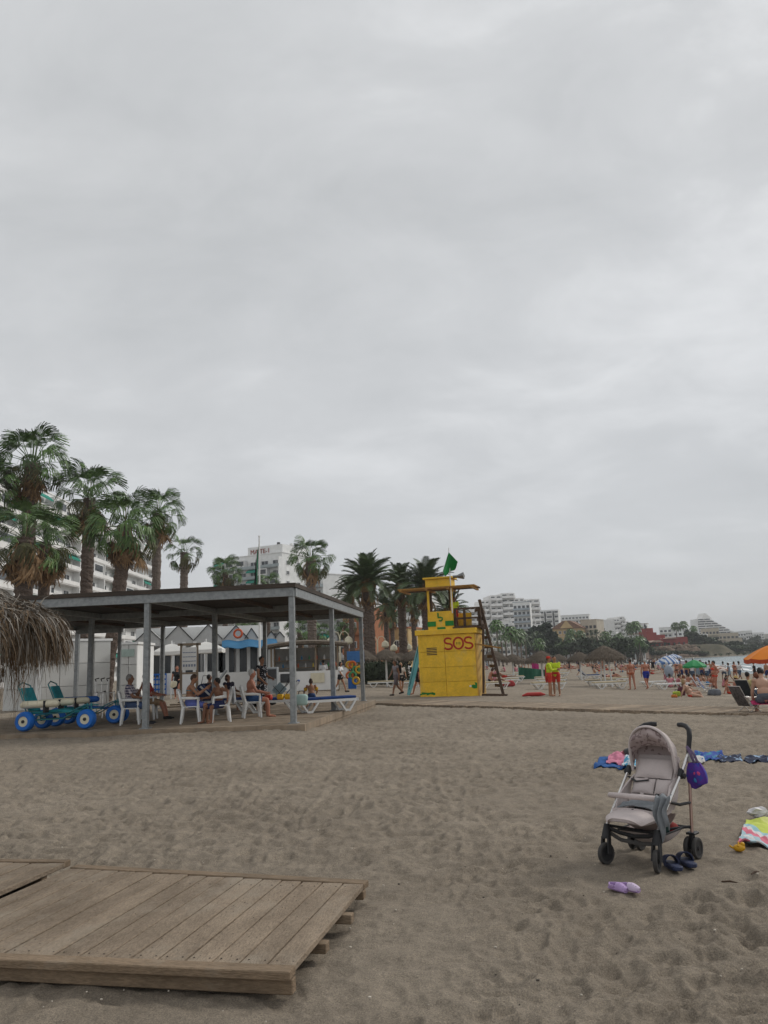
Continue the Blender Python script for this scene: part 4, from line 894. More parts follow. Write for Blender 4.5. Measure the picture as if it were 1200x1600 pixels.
# ------------------------------------------------------------------ lifeguard tower
TL = at(657, 1084, 38.2); TR = at(747, 1085, 37.4); d_ = TR - TL; TRZ = math.atan2(d_.y, d_.x); TW = math.hypot(d_.x, d_.y); TZ0 = (TL.z + TR.z) / 2 - .03
tw = thing('lifeguard_tower', 'yellow lifeguard tower with red SOS lettering and green markings', 'lifeguard tower', (TL.x, TL.y, TZ0), TRZ)
Minv = Matrix.Rotation(-TRZ, 3, 'Z')
def TP(px, py, y=0):
    """tower local point seen at a pixel, y metres behind the front face"""
    o = Vector(tw.location); e_ = Minv @ (EYE - o); d = Minv @ ray(px, py); t = (y - e_.y) / d.y; return e_ + d * t
zc = TP(700, 991).z; zt = TP(700, 983.5).z + .02; DEP = 2.1
MB().box((TW / 2, DEP / 2 + .04, zc / 2 - .2), (TW - .02, DEP - .06, zc + .39)).build('core', M_YEL, tw)
worn(M_YEL, (.50, .40, .20), 2.2, .56, .70, (1, 1, .5), 7, .55); worn(M_YEL, (.16, .10, .04), 9, .66, .74, (1, 1, .35), 6, .6)
zs = [-.35, TP(700, 1065).z, TP(700, 1042).z, TP(700, 1018).z, zc]
M_YP = mat('tower_panel_yellow', (.78, .48, .032), .55, .11, 2.2, .12, 18, rnd=.05, fine=.08)
for j in range(4):
    for i in range(2):
        x0, x1 = ((0, TW * .468), (TW * .468, TW))[i]
        MB().box(((x0 + x1) / 2, 0, (zs[j] + zs[j + 1]) / 2), (x1 - x0 - .014, .07, zs[j + 1] - zs[j] - .014)).build('panel', M_YP, tw, bevel=.006)
worn(M_YP, (.50, .38, .16), 1.9, .56, .72, (1, 1, .5), 7, .5); worn(M_YP, (.15, .09, .035), 7, .665, .75, (1, 1, .3), 7, .6)
M_PALEY = mat('faded_yellow_boards', (.60, .44, .17), .8, .2, 4, stretch=(1, 1, .15), col2=(.66, .36, .05))
for k in range(7): MB().box((TW + .012, (k + .5) * DEP / 7, zc / 2 - .15), (.05, DEP / 7 - .012, zc + .25)).build('side_board', M_PALEY, tw)
m = MB().box((TW / 2, DEP / 2 - .02, (zc + zt) / 2), (TW + .22, DEP + .22, zt - zc)); m.build('cap', M_YEL, tw, bevel=.015)
M_SGREEN = mat('sign_green_paint', (.012, .20, .030), .6, .1, 4)
# vent
vx0, vx1 = TP(666.5, 1018).x, TP(683.5, 1018).x; v = MB().box(((vx0 + vx1) / 2, -.038, (TP(675, 1012).z + TP(675, 1024).z) / 2), (vx1 - vx0, .01, TP(675, 1012).z - TP(675, 1024).z)).build('vent', M_YEL, tw)
for k in range(5):
    z = TP(675, 1012.8 + k * 2.5).z; MB().box(((vx0 + vx1) / 2, -.044, z), (vx1 - vx0 - .03, .008, .042)).build('slot', M_BLACK, v)
def text_mesh(body, width, depth, m, bold=0):
    cu = bpy.data.curves.new('t', 'FONT'); cu.body = body; cu.size = 1; cu.extrude = depth; cu.offset = bold; o = bpy.data.objects.new('t', cu); COL.objects.link(o)
    bpy.context.view_layer.update(); me = bpy.data.meshes.new_from_object(o.evaluated_get(bpy.context.evaluated_depsgraph_get())); bpy.data.objects.remove(o)
    xs = [v_.co.x for v_ in me.vertices]; ys = [v_.co.y for v_ in me.vertices]; k = width / (max(xs) - min(xs)); x0 = min(xs); y0 = min(ys)
    for v_ in me.vertices: v_.co = ((v_.co.x - x0) * k, (v_.co.y - y0) * k, v_.co.z)
    me.materials.clear(); me.materials.append(m); return me, (max(ys) - y0) * k
M_SOS = mat('sos_red_paint', (.40, .028, .010), .55, .08, 3)
def brush(poly, r, name, m, parent, y=-.045, n=8, flat=.25):
    q = MB(); q.tube([(p[0], y, p[1]) for p in poly], r, n, flat=flat, up=(0, 1, 0)); return q.build(name, m, parent, smooth=60)
# SOS drawn as strokes
def arcp(cx, cz_, rx_, rz_, a0, a1, n=18): return [(cx + rx_ * math.cos(R(a0 + (a1 - a0) * i / n)), cz_ + rz_ * math.sin(R(a0 + (a1 - a0) * i / n))) for i in range(n + 1)]
zl0, zl1 = TP(716, 1014).z + .01, TP(716, 995.5).z - .02
def letterS(px0, px1):
    x0, x1 = TP(px0, 1005).x, TP(px1, 1005).x; w = x1 - x0; c = (x0 + x1) / 2; h = zl1 - zl0; q = h / 4
    return arcp(c, zl1 - q, w * .46, q * .98, 25, 270, 20)[:-1] + arcp(c, zl0 + q, w * .5, q * 1.0, 90, -155, 22)
brush(letterS(694.5, 706.5), .044, 'letter', M_SOS, tw); brush(letterS(726, 738.5), .044, 'letter', M_SOS, tw)
x0, x1 = TP(709, 1005).x, TP(724, 1005).x; brush(arcp((x0 + x1) / 2, (zl0 + zl1) / 2, (x1 - x0) / 2, (zl1 - zl0) / 2, 0, 360, 32), .044, 'letter', M_SOS, tw)
me, h = text_mesh('112', .2, .01, mat('olive_print', (.10, .10, .012), .7), .012); put('small_number', me, tw, ((x0 + x1) / 2 - .1, -.045, (zl0 + zl1) / 2 - h / 2), (PI / 2, 0, 0))
# green paint at the foot and the small emblem
m = MB()
for k in range(9): m.box((TP(658 + k * 2.6, 1084).x, -.037, TP(660, 1083.5).z - random.random() * .05), (.1, .008, .05 + random.random() * .08))
m.build('green_paint_edge', M_SGREEN, tw)
e_ = MB(); p = TP(741.5, 1071); e_.prism([(-.12, -.10), (.0, -.14), (.13, -.12), (.14, .12), (.02, .16), (.05, .02), (-.05, .05), (-.13, .02)], -.048, -.037, lambda u, v_, w_: (p.x + u, w_, p.z + v_)); em = e_.build('emblem', M_SGREEN, tw)
MB().ell((p.x - .19, -.04, p.z - .02), (.06, .008, .045), 10, 6).build('white_spot', M_WHITE, em)
# second storey
sx0, sx1 = TP(668.5, 970, .35).x, TP(708.5, 970, .35).x; z2 = TP(690, 955, .35).z; D2 = 1.25
bx = MB(); bx.box(((sx0 + sx1) / 2, .35 + D2 / 2, (zt + z2) / 2), (sx1 - sx0, D2, z2 - zt - .004)); bx.build('lookout_box', M_YEL, tw, bevel=.012)
def T2(px, py): return TP(px, py, .345)
for a, b, c, d in ((668.6, 681, 971, 979.5), (696, 708.8, 969.5, 978), (683.5, 696, 979.5, 985.5)):
    p, q = T2(a, d), T2(b, c); MB().box(((p.x + q.x) / 2, .335, (p.z + q.z) / 2), (q.x - p.x, .02, q.z - p.z)).build('green_block', M_SGREEN, tw)
st = [T2(*p) for p in ((684.2, 957.5), (684.5, 963), (684.8, 965.3), (688, 964.3), (691, 965.5), (691.3, 968), (689, 970), (685.8, 969.8))]
brush([(p.x, p.z) for p in st], .035, 'painted_number', M_SGREEN, tw, .33)
# posts, pergola roof, top box
zr = TP(690, 920, .4).z
for px, y in ((669.8, .4), (706.5, .4), (674, 1.5), (703.5, 1.5)):
    p = TP(px, 950, y); MB().bar((p.x, y, z2 - .05), (p.x, y, zr), .10, .10).build('post', M_YEL if y < 1 else M_DWOOD, tw)
rl, rr = TP(628, 922, .9).x, TP(746, 918, .9).x
M_SLAT = mat('yellow_brown_slats', (.30, .155, .035), .7, .3, 5)
for k in range(9):
    y = .1 + k * .2; MB().box(((rl + rr) / 2, y, zr + .05 + (.0 if k % 2 else .004)), (rr - rl, .09, .07)).build('roof_slat', M_SLAT if k < 5 else M_DWOOD, tw)
for x in (rl + .15, TP(672, 920, .9).x, TP(705, 920, .9).x, rr - .15): MB().box((x, .9, zr - .03), (.1, 1.9, .08)).build('roof_beam', M_SLAT, tw)
tb0, tb1 = TP(664.5, 910, .5).x, TP(704.5, 910, .5).x; zb1 = TP(685, 904.5, .5).z
tbx = MB().box(((tb0 + tb1) / 2, .95, (zr + .095 + zb1) / 2), (tb1 - tb0, 1.0, zb1 - zr - .095)).build('top_box', M_YEL, tw, bevel=.01)
MB().box(((tb0 + tb1) / 2, .95, zb1 + .045), (tb1 - tb0 + .2, 1.2, .085)).build('lid', M_YEL, tbx, bevel=.01)
p = TP(712, 901, .6); ls = MB(); ls.tube([p + Vector((-.15, 0, 0)), p + Vector((.1, 0, 0)), p + Vector((.12, -.02, 0)), p + Vector((.42, -.05, .02))], [.08, .08, .1, .2], 4, flat=.9); ls.build('loudspeaker', mat('grey_horn', (.17, .17, .17), .6), tw)
m = MB()
for s in (-1, 1): m.bar(TP(709 + s * 3, 938, .9), TP(714 + s * 3, 922, .9), .04, .04)
m.build('roof_strut', M_DWOOD, tw)
# brown balcony and railing to the right
bx0, bx1 = TP(710, 970, .5).x, TP(752, 970, .5).x; zb, ztp = zt + .02, TP(730, 951.5, .5).z
rail = MB(); 
for x in (bx0 + .04, (bx0 + bx1) / 2 - .15, bx1 - .06): MB().box((x, .5, (zb + ztp) / 2), (.12, .1, ztp - zb)).build('railing_post', M_DWOOD, tw)
for z in (ztp + .03, (zb + ztp) / 2 + .02, zb + .08): MB().box(((bx0 + bx1) / 2, .49, z), (bx1 - bx0, .08, .09)).build('rail', M_DWOOD, tw)
MB().box(((bx0 + bx1) / 2 - .35, 1.6, (zb + ztp) / 2 - .05), ((bx1 - bx0) * .52, .04, (ztp - zb) * .85)).build('yellow_board', M_YEL, tw)
MB().box((bx1 - .1, 1.2, (zb + ztp) / 2), (.1, 1.5, ztp - zb + .05)).build('side_railing', M_DWOOD, tw)
MB().box(((bx0 + TW + .3) / 2, 1.0, zb + .03), (bx1 - bx0 + .1, 1.6, .08)).build('balcony_floor', M_DWOOD, tw)
# stairway timbers
m = MB(); m.bar(TP(749, 937, .9), TP(787, 1087, .2), .13, .12, (0, 1, 0)); m.build('stair_stringer', M_DWOOD, tw)
m = MB(); m.bar(TP(751, 985, 1.9), TP(757, 1083, 1.9), .12, .12, (0, 1, 0)); m.bar(TP(755, 975, .3), TP(755.5, 1083, .3), .1, .1, (0, 1, 0)); m.build('stair_post', M_DWOOD, tw)
for k in range(9):
    t = (k + 1) / 10; a = TP(749, 937, .9).lerp(TP(787, 1087, .2), t); b = a + Vector((.02 - .55 * (1 - t * .2), 1.0, .0)); m = MB(); m.bar(a, b, .05, .14, (0, 0, 1)); m.build('stair_tread', M_DWOOD, tw)
m = MB(); m.bar(TP(742, 1006, .0), TP(783, 1012.5, -.2), .07, .07); m.build('yellow_pole', M_SLAT, tw)
m = MB(); m.bar(TP(752, 1018, .1), TP(757, 1009, .1), .06, .06); m.build('bracket', M_WOOD, tw)
m = MB(); m.bar(TP(753.5, 1086, .1), TP(793, 1087, -.1), .12, .14); m.build('base_timber', M_DWOOD, tw)
# flag on its pole
M_FLAG = mat('green_flag_cloth', (.010, .20, .040), .75, .15, 1.5)
fpb, fpt = TP(707, 958, .3), TP(701, 856, .3); MB().tube([fpb, TP(703.5, 905, .3), fpt], [.03, .025, .02], 8).build('flagpole', M_WHITE, tw)
top = TP(701.2, 863, .28); outl = [TP(*q, .28) for q in ((690.8, 891.5), (692.5, 895), (695.5, 898.5), (697.8, 899.8), (701, 896), (705, 892.3), (709.5, 888.5), (713.5, 884.5), (716.8, 880.3))]
m = MB()
def flagfn(u, v):
    k = u * 8; i = min(7, int(k)); p = outl[i].lerp(outl[i + 1], k - i); q = top.lerp(p, v ** .9); return q + Vector((0, .22 * v * math.sin(u * 8.5 + v * 2) - .02, .05 * v * math.sin(u * 14)))
m.sheet(flagfn, 26, 14, .006); m.build('flag', M_FLAG, tw, smooth=180)
# rescue board leaning on the tower
rb = thing('rescue_board', 'teal rescue surfboard leaning against the left side of the tower', 'surfboard', (0, 0, 0))
p0, p1 = at(639, 1086, 38.3), at(662, 983, 38.9); ax = (p1 - p0); ln = ax.length; ax.normalize(); sd = Vector((.25, -1, 0)).cross(ax).normalized(); nm = sd.cross(ax)
m = MB(); 
pts = [p0 + ax * (ln * t) + nm * (.10 * (2 * t - 1) ** 2) for t in [i / 16 for i in range(17)]]
m.tube(pts, [max(.05, .30 * (math.sin(PI * min(1, (.07 + .93 * i / 16)) ** .9)) ** .55) for i in range(17)], 12, flat=.20, up=(1, .45, .0)); m.build('board', mat('teal_board', (.06, .27, .28), .45, .12, 1.2, col2=(.12, .36, .36)), rb, smooth=60)
m = MB(); m.tube([q - Vector((.06, .03, 0)) for q in pts[2:-2]], .02, 5); m.build('stringer_line', mat('dark_line', (.03, .12, .13), .5), rb)
MB().box(p0 + ax * .25 + nm * .12, (.03, .2, .22)).build('fin', M_BLACK, rb)
# red rescue tube lying on the sand
o = thing('rescue_tube', 'red rescue tube lying on the sand left of the lifeguards', 'rescue tube', onground(835, 1088)); m = MB(); m.tube([(-.55, 0, .05), (-.3, 0, .09), (.3, 0, .09), (.5, -.02, .06)], [.03, .09, .09, .03], 8); m.build('float', mat('rescue_red', (.42, .035, .03), .6), o, smooth=60)
m = MB(); m.tube([(.5, 0, .05), (.7, .05, .02), (.95, 0, .03)], .012, 5); m.build('strap', M_BLACK, o)
# ------------------------------------------------------------------ boardwalk
A = onz(573, 1101, .05); B = onz(1165, 1112.5, .05); u = (B - A); u.z = 0; Lb = u.length; u.normalize(); nrm = Vector((-u.y, u.x, 0))
bwk = thing('boardwalk', 'sand strewn plank boardwalk crossing the beach from the pavilion to the right', 'boardwalk', (0, 0, 0)); sp = .205; M_BWK = mat('boardwalk_plank', (.27, .21, .15), .9, .25, 3, .3, 30, rnd=.28)
for k in range(int((Lb + 6) / sp)):
    c = A + u * (sp * (k + .5)); g = max(ground(c.x, c.y), ground((c + nrm * 2).x, (c + nrm * 2).y)) + .06
    MB().box((c.x, c.y, 0) if 0 else c + nrm * 1.1 + Vector((0, 0, g - c.z)), (sp - .04, 2.2, .05), rotz(math.atan2(u.y, u.x) + random.uniform(-.004, .004))).build('plank', M_BWK, bwk)
for k in range(int((Lb + 6) / 2.6)):
    a = A + u * (2.6 * k); b = A + u * (2.6 * (k + 1) - .02); a.z = ground(a.x, a.y) + .01; b.z = ground(b.x, b.y) + .01; MB().bar(a + nrm * .03, b + nrm * .03, .1, .07).build('edge_beam', M_WOOD, bwk)
# ------------------------------------------------------------------ beach furniture prototypes
def chair_mono(label, loc, rz, group='white plastic chairs in the pavilion'):
    r = thing('plastic_chair', label, 'chair', loc, rz, group)       # faces +Y
    MB().box((0, .02, .43), (.44, .44, .03)).build('seat', M_WHITE, r, bevel=.01)
    for sx in (-1, 1):
        for sy in (-1, 1): m = MB(); m.tube([(sx * .25, sy * .24 - .01, 0), (sx * .205, sy * .19, .43)], [.026, .048], 6); m.build('leg', M_WHITE, r)
        m = MB(); m.tube([(sx * .215, .2, .42), (sx * .245, .19, .64), (sx * .25, 0, .655), (sx * .23, -.24, .66)], [.036, .03, .04, .034], 6, flat=.6); m.build('armrest', M_WHITE, r)
    b = MB(); b.tube([(-.21, -.2, .42), (-.235, -.27, .66), (-.20, -.31, .84), (0, -.33, .885), (.20, -.31, .84), (.235, -.27, .66), (.21, -.2, .42)], .032, 6); bo = b.build('backrest', M_WHITE, r)
    for k in range(5): x = -.14 + .07 * k; m = MB(); m.bar((x, -.21, .45), (x * .95, -.32, .86), .052, .014, (0, 1, 0)); m.build('slat', M_WHITE, bo)
    return r
M_MAT = mat('beige_lounger_mat', (.44, .37, .245), .85, .12, 5, rnd=.08)
M_BMAT = mat('navy_lounger_mesh', (.012, .045, .17), .8, .2, 5)
def lounger(label, loc, rz, matm=M_MAT, group=None, back=0.0, flat=True):
    r = thing('sun_lounger', label, 'sun lounger', loc, rz, group)   # long axis +X, head at -X
    f = MB()
    for s in (-1, 1): f.bar((-.95, s * .31, .33), (.95, s * .31, .33), .05, .07)
    for x in (-.95, .95): f.bar((x, -.335, .33), (x, .335, .33), .05, .07)
    f.build('frame', M_WHITE, r)
    for s in (-1, 1):
        for x0, x1 in ((-.85, -.62), (-.30, -.53), (.88, .66), (.35, .57)):
            m = MB(); m.bar((x0, s * .30, .32), (x1, s * .30, .0), .05, .085, (0, 1, 0)); m.build('leg', M_WHITE, r)
        m = MB(); m.bar((-.64, s * .3, .03), (-.51, s * .3, .03), .05, .06); m.bar((.55, s * .3, .03), (.68, s * .3, .03), .05, .06); m.build('foot', M_WHITE, r)
    if matm:
        b = Vector((-.25, 0, .40)); e2 = b + Vector((-.72 * math.cos(back), 0, .72 * math.sin(back)))
        MB().box((.33, 0, .405), (1.16, .6, .07)).build('mat', matm, r, bevel=.015)
        m = MB(); m.bar(b + Vector((0, 0, .005)), e2 + Vector((0, 0, .005)), .6, .07); m.build('backrest', matm, r, bevel=.015)
        if back > .1:
            m = MB()
            for s in (-1, 1): m.bar(b + Vector((0, s * .32, -.03)), e2 + Vector((0, s * .32, -.03)), .05, .06)
            m.build('back_frame', M_WHITE, r)
    else:
        for k in range(9): MB().box((-.8 + .2 * k, 0, .36), (.14, .58, .02)).build('slat', M_WHITE, r)
    return r
def thatch_mesh(seed, r=1.35, h=.85, dense=900):
    rnd = random.Random(seed); m = MB(); prof = [(r, 0), (r * .97, .06), (r * .6, h * .5), (r * .25, h * .86), (.03, h)]
    m.lathe(prof, 26); prof2 = [(r * .96, .02), (r * .5, h * .48), (.02, h * .9)]; m.lathe([(a, b - .06) for a, b in prof2], 26)
    for i in range(dense):
        a = rnd.random() * 2 * PI; t = rnd.random() ** .6; rr = r * (.08 + .93 * t); z = h * (1 - t) ** 1.0 * .97 + .05 + (.1 * math.sin(t * PI)); l_ = rnd.uniform(.12, .34); w = rnd.uniform(.015, .04)
        d = Vector((math.cos(a), math.sin(a), 0)); s = Vector((-d.y, d.x, 0)); p = d * rr + Vector((0, 0, z)); k = rnd.uniform(.5, 1.0)
        q = p + d * l_ * .75 + Vector((0, 0, -l_ * k * (.55 if t < .85 else 1.1))) + s * rnd.uniform(-.06, .06); m.add([p - s * w, p + s * w, q + s * w * .3, q - s * w * .3], [(0, 1, 2, 3)])
    for i in range(220):
        a = 2 * PI * i / 220 + rnd.random() * .03; d = Vector((math.cos(a), math.sin(a), 0)); s = Vector((-d.y, d.x, 0)); p = d * r * .985 + Vector((0, 0, .06)); l_ = rnd.uniform(.12, .3); w = rnd.uniform(.012, .03)
        q = p + d * .04 + Vector((0, 0, -l_)); m.add([p - s * w, p + s * w, q + s * w * .4, q - s * w * .4], [(0, 1, 2, 3)])
    return m
THM = [thatch_mesh(i).mesh('thatch', M_THATCH) for i in range(3)]
def thatch_umb(label, px, py_brim, Y, r_px, group='thatched sunshades', poles=1, lean=0):
    c = at(px, py_brim, Y); gz = ground(c.x, c.y); H = c.z - gz; o = thing('thatched_umbrella', label, 'sunshade', (c.x, c.y, gz), 0, group); s = r_px * Y / FPX / 1.35
    put('thatch', random.choice(THM), o, (0, 0, H), Euler((lean, lean * .6, random.random() * 6)), s)
    for k in range(poles):
        a = 2 * PI * k / poles + .4; x, y = (.28 * math.cos(a), .28 * math.sin(a)) if poles > 1 else (0, 0)
        m = MB(); m.tube([(x * 1.4, y * 1.4, -.2), (x * .8, y * .8, H + .3 * s)], .045 if poles > 1 else .07, 7); m.build('pole', M_WHITE, o)
    m = MB(); m.ell((0, 0, H + .85 * s), .06 * s, 6, 5); m.build('tip', M_THATCH, o); return o
for lab, px, pb, Y, rp, po in (
    ('thatched sunshade directly behind the two lifeguards', 846, 1033.5, 56, 25, 1), ('large dark thatched sunshade on four white poles right of the lifeguards', 945, 1029.5, 50, 31, 5),
    ('smaller thatched sunshade tucked behind the large dark one', 906, 1032, 66, 20, 1), ('thatched sunshade right behind the tower stairs', 772, 1031, 58, 22, 2),
    ('thatched sunshade between the tower stairs and the green windbreak', 801, 1033, 66, 17, 1), ('thatched sunshade half hidden by the right pavilion post', 564, 1030, 54, 25, 1),
    ('thatched sunshade in front of the dark bush', 603, 1029.5, 55, 23, 1), ('thatched sunshade half hidden by the tower and surfboard', 646, 1030, 56, 22, 1), ('thatched sunshade over the seafront wall beside the bush', 625, 1031, 66, 17, 1),
    ('thatched sunshade far behind the lifeguards, to their right', 873, 1032, 95, 15, 1), ('thatched sunshade low behind the first row at mid beach', 816, 1036, 90, 13, 1), ('far thatched sunshade at the beach bar end', 962, 1028, 120, 16, 1)):
    thatch_umb(lab, px, pb, Y, rp, poles=po)
# ---- fabric beach umbrellas
def fabric_umb(label, px, py_top, py_rim, Y, r_px, mats, n=8, tilt=0, val=.12, valm=None, group=None, ground_py=None, square=False):
    c = at(px, py_rim, Y); gz = ground(c.x, c.y); H = c.z - gz; r = r_px * Y / FPX; h = at(px, py_top, Y).z - c.z
    o = thing('beach_umbrella' if not square else 'market_umbrella', label, 'umbrella', (c.x, c.y, gz), .25 if not square else .1, group)
    if square: n = 4
    for k in range(n):
        a0, a1 = 2 * PI * k / n + (PI / 4 if square else 0), 2 * PI * (k + 1) / n + (PI / 4 if square else 0); m = MB()
        def fn(u, v, a0=a0, a1=a1):
            p = Vector((math.cos(a0), math.sin(a0), 0)).lerp(Vector((math.cos(a1), math.sin(a1), 0)), u); sag = .05 * math.sin(PI * u) * v
            return p * r * v * (1 if not square else 1.25) + Vector((0, 0, H + h * (1 - v ** 1.5) - sag * h * 2))
        m.sheet(fn, 6, 7, .004); g = m.build('canopy_panel', mats[k % len(mats)], o, smooth=40)
        m = MB(); m.sheet(lambda u, v, a0=a0, a1=a1: Vector((math.cos(a0), math.sin(a0), 0)).lerp(Vector((math.cos(a1), math.sin(a1), 0)), u) * r * (1.003 if not square else 1.253) + Vector((0, 0, H - val * v - .05 * math.sin(PI * u) * h * 2)), 6, 1, .003); m.build('valance', valm or mats[k % len(mats)], g)
        m = MB(); d = Vector((math.cos(a0), math.sin(a0), 0)); m.bar(Vector((0, 0, H + h - .03)), d * r * (1 if not square else 1.22) + Vector((0, 0, H - .02)), .012, .012); m.build('rib', M_ALU, o)
    MB().tube([(0, 0, -.3), (0, 0, H + h + .12)], .02 if not square else .03, 6).build('pole', M_WHITE, o); MB().ell((0, 0, H + h + .13), .035, 6, 5).build('finial', M_WHITE, o)
    return o
M_BWS = checks('blue_white_stripes', (.55, .57, .6), (.09, .17, .36), 3.2, 1, 'stripe', axes='XZ'); M_GRN = mat('green_umbrella', (.02, .24, .075), .7, .1, 2)
M_BRS = checks('brown_white_stripes', (.55, .5, .46), (.25, .12, .08), 3, 1, 'stripe', axes='YZ'); M_ORG = mat('orange_umbrella', (.68, .20, .012), .65, .08, 2)
M_CANV = mat('white_canvas', (.66, .65, .62), .85, .06, 1)
fabric_umb('blue and white striped beach umbrella', 1043, 1024.5, 1034.5, 58, 18.5, [M_BWS]); fabric_umb('plain green beach umbrella', 1085, 1031, 1040, 54, 17.5, [M_GRN])
fabric_umb('brown and white striped umbrella behind the woman in the red bikini', 1118, 1039, 1046.5, 66, 18, [M_BRS]); fabric_umb('grey lilac umbrella behind the green one', 1072, 1032, 1037, 72, 15, [mat('lilac_grey', (.26, .24, .28), .8)])
fabric_umb('second blue striped umbrella just behind the first', 1052, 1022, 1027, 95, 13, [M_BWS])
fabric_umb('orange beach umbrella with red and white rim cut by the right edge', 1213, 1006, 1027.5, 23.5, 46, [M_ORG], 8, valm=mat('red_orange_rim', (.45, .07, .02), .7))
for lab, px, pt, pr, Y, rp in (('left white market umbrella in front of the restaurant', 268, 1006, 1017.5, 41, 26), ('right white market umbrella in front of the restaurant', 322, 1003, 1014.5, 42, 30), ('white market umbrella mostly behind a pavilion post at left', 216, 1008, 1016, 44, 14),
        ('white market umbrella right of the wooden bar', 497, 1017, 1026.5, 56, 20), ('white market umbrella behind the right hand bar one', 516, 1016, 1022, 66, 17), ('low white market umbrella beside the blue counter', 476, 1022, 1029, 58, 16)):
    fabric_umb(lab, px, pt, pr, Y, rp, [M_CANV], square=True, val=.18, group='white market umbrellas')
# ---- loungers over the beach
def put_l(px, py, rz, lab, **k): return lounger(lab, onground(px, py), rz, **k)
P1 = lounger('', (0, 0, -50), 0, group='white sun loungers with beige mats')
spots = [(858, 1077, .05, 'beige matted lounger directly beside the lifeguards, front row', 1), (862, 1070, .04, 'second lounger from the front beside the lifeguards', 1), (857, 1066, .03, 'third lounger from the front beside the lifeguards', 1), (866, 1061, .02, 'lounger behind the lifeguards under the sunshade', 1), (874, 1056, .02, 'far lounger past the lifeguards on the right', 1),
    (953, 1076.5, .04, 'frontmost lounger of the group under the large dark sunshade', 1), (940, 1072, .04, 'second lounger of the group under the large dark sunshade', 1), (965, 1067.5, .02, 'third lounger of the group, nearer the bathing woman', 1), (925, 1060, .03, 'lounger left of the white poles of the large sunshade', 1),
    (770, 1077, .05, 'front lounger just right of the tower base timber', 1), (789, 1070, .04, 'second lounger right of the tower stairs', 1), (800, 1065, .03, 'third lounger right of the tower stairs', 1), (808, 1060, .02, 'fourth lounger right of the tower stairs', 1), (815, 1056, .02, 'farthest lounger of the row by the green windbreak', 1),
    (597, 1074, .03, 'beige lounger right of the corner post', 1), (617, 1069, .03, 'lounger behind the man in the grey vest', 1), (637, 1074, .02, 'lounger behind the leaning surfboard', 1), (577, 1067, .03, 'far lounger behind the corner post', 1), (634, 1064, .02, 'far lounger under the sunshade near the tower', 1), (606, 1061, .02, 'far lounger before the dark bush', 1)]
for px, py, rz, lab, k in spots: dup(P1, onground(px, py), rz, lab)
P2 = lounger('', (0, 0, -50), 0, None, group='plain white loungers without mats')
for px, py, rz, lab in ((1050, 1077, .02, 'bare white lounger in front of the sitting woman'), (1026, 1073, .0, 'bare white lounger beside the man in blue trunks'), (1062, 1068.5, .03, 'bare white lounger behind the sitting blonde woman')): dup(P2, onground(px, py), rz, lab)
for r_ in (P1, P2):
    for ch in list(r_.children):
        for g_ in list(ch.children): bpy.data.objects.remove(g_)
        bpy.data.objects.remove(ch)
    bpy.data.objects.remove(r_)
lounger('lounger with raised blue back under the large dark sunshade', onground(920, 1062), .05, M_BMAT, back=.7)
# pavilion loungers with navy mesh
lounger('navy lounger at the right edge of the pavilion deck carrying the child', onz(508, 1112, DK), .42, M_BMAT)
lounger('navy lounger with raised back behind the standing woman', onz(432, 1112, DK), PI + .05, M_BMAT, back=.85)
lounger('navy lounger deep inside the pavilion behind the boy', onz(352, 1112, DK), .1, M_BMAT, back=.75)
# ---- the five chairs in the pavilion
chair_mono('white plastic chair under the man in the checked shirt', onz(204, 1132, DK), -PI / 2 + .25)
chair_mono('white plastic chair under the man in the red shirt', onz(231, 1124, DK), -PI / 2 + .1)
chair_mono('white plastic chair under the woman in blue shorts', onz(298, 1130, DK), -PI / 2 + .2)
CH4 = chair_mono('white plastic chair with grey cloth over its back, under the boy', onz(344, 1128, DK), PI / 2 + .3)
chair_mono('white plastic chair under the white haired man', onz(394, 1121, DK), -PI / 2 + .3)
m = MB(); m.sheet(lambda u, v: (-.26 + .2 * u - .05, -.30 - .05 * math.sin(u * 5) - .04 * v, .9 - .42 * v + .04 * math.sin(u * 7)), 8, 8, .012)
g_ = tag(m.build('towel', mat('grey_towel', (.28, .29, .3), .95, .2, 9), None, CH4.location, CH4.rotation_euler.z, smooth=60), 'grey cloth hung over the back of a white plastic chair', 'towel')
# ------------------------------------------------------------------ bar kiosk right of the restaurant
KA = foot(424, 46); kz = KA.z
kb = thing('bar_kiosk', 'wooden bar kiosk with brown roof and shelves behind the standing woman', 'bar kiosk', KA, .06)
for x in (0, 1.3, 2.6, 3.9):
    for y in (0, 2.2): MB().bar((x, y, -.1), (x, y, 2.55), .1, .1).build('post', M_WOOD, kb)
mm = MB(); mm.sheet(lambda u, v: (-.5 + 5 * u, -.5 + 3.2 * v, 2.62 + .35 * math.sin(PI * u) * .6 + .12 * math.sin(PI * v)), 10, 6, .14); mm.build('roof', M_THATCH, kb)
MB().box((1.9, -.15, .55), (4.0, .5, 1.1)).build('counter', M_WALL, kb)
for z in (1.3, 1.75): MB().box((1.9, 1.9, z), (3.8, .35, .05)).build('shelf', M_WOOD, kb)
MB().box((1.95, 2.32, 1.3), (3.9, .06, 2.4)).build('back_panel', mat('back_panel_grey', (.33, .33, .32), .8), kb)
cols_ = [(.5, .1, .03), (.03, .2, .4), (.6, .6, .6), (.05, .25, .1), (.6, .45, .05)]
for k in range(16):
    tag(MB().lathe([(.05, 0), (.05, .16), (.02, .22), (.02, .27)], 8).build('bottle', mat('bottle_%d' % (k % 5), cols_[k % 5], .3), None, KA + Vector((.2 + .23 * k, 1.9, 1.33 if k % 2 else 1.78))), 'small coloured bottle on the bar kiosk shelves', 'bottle', 'bottles on the bar shelves')
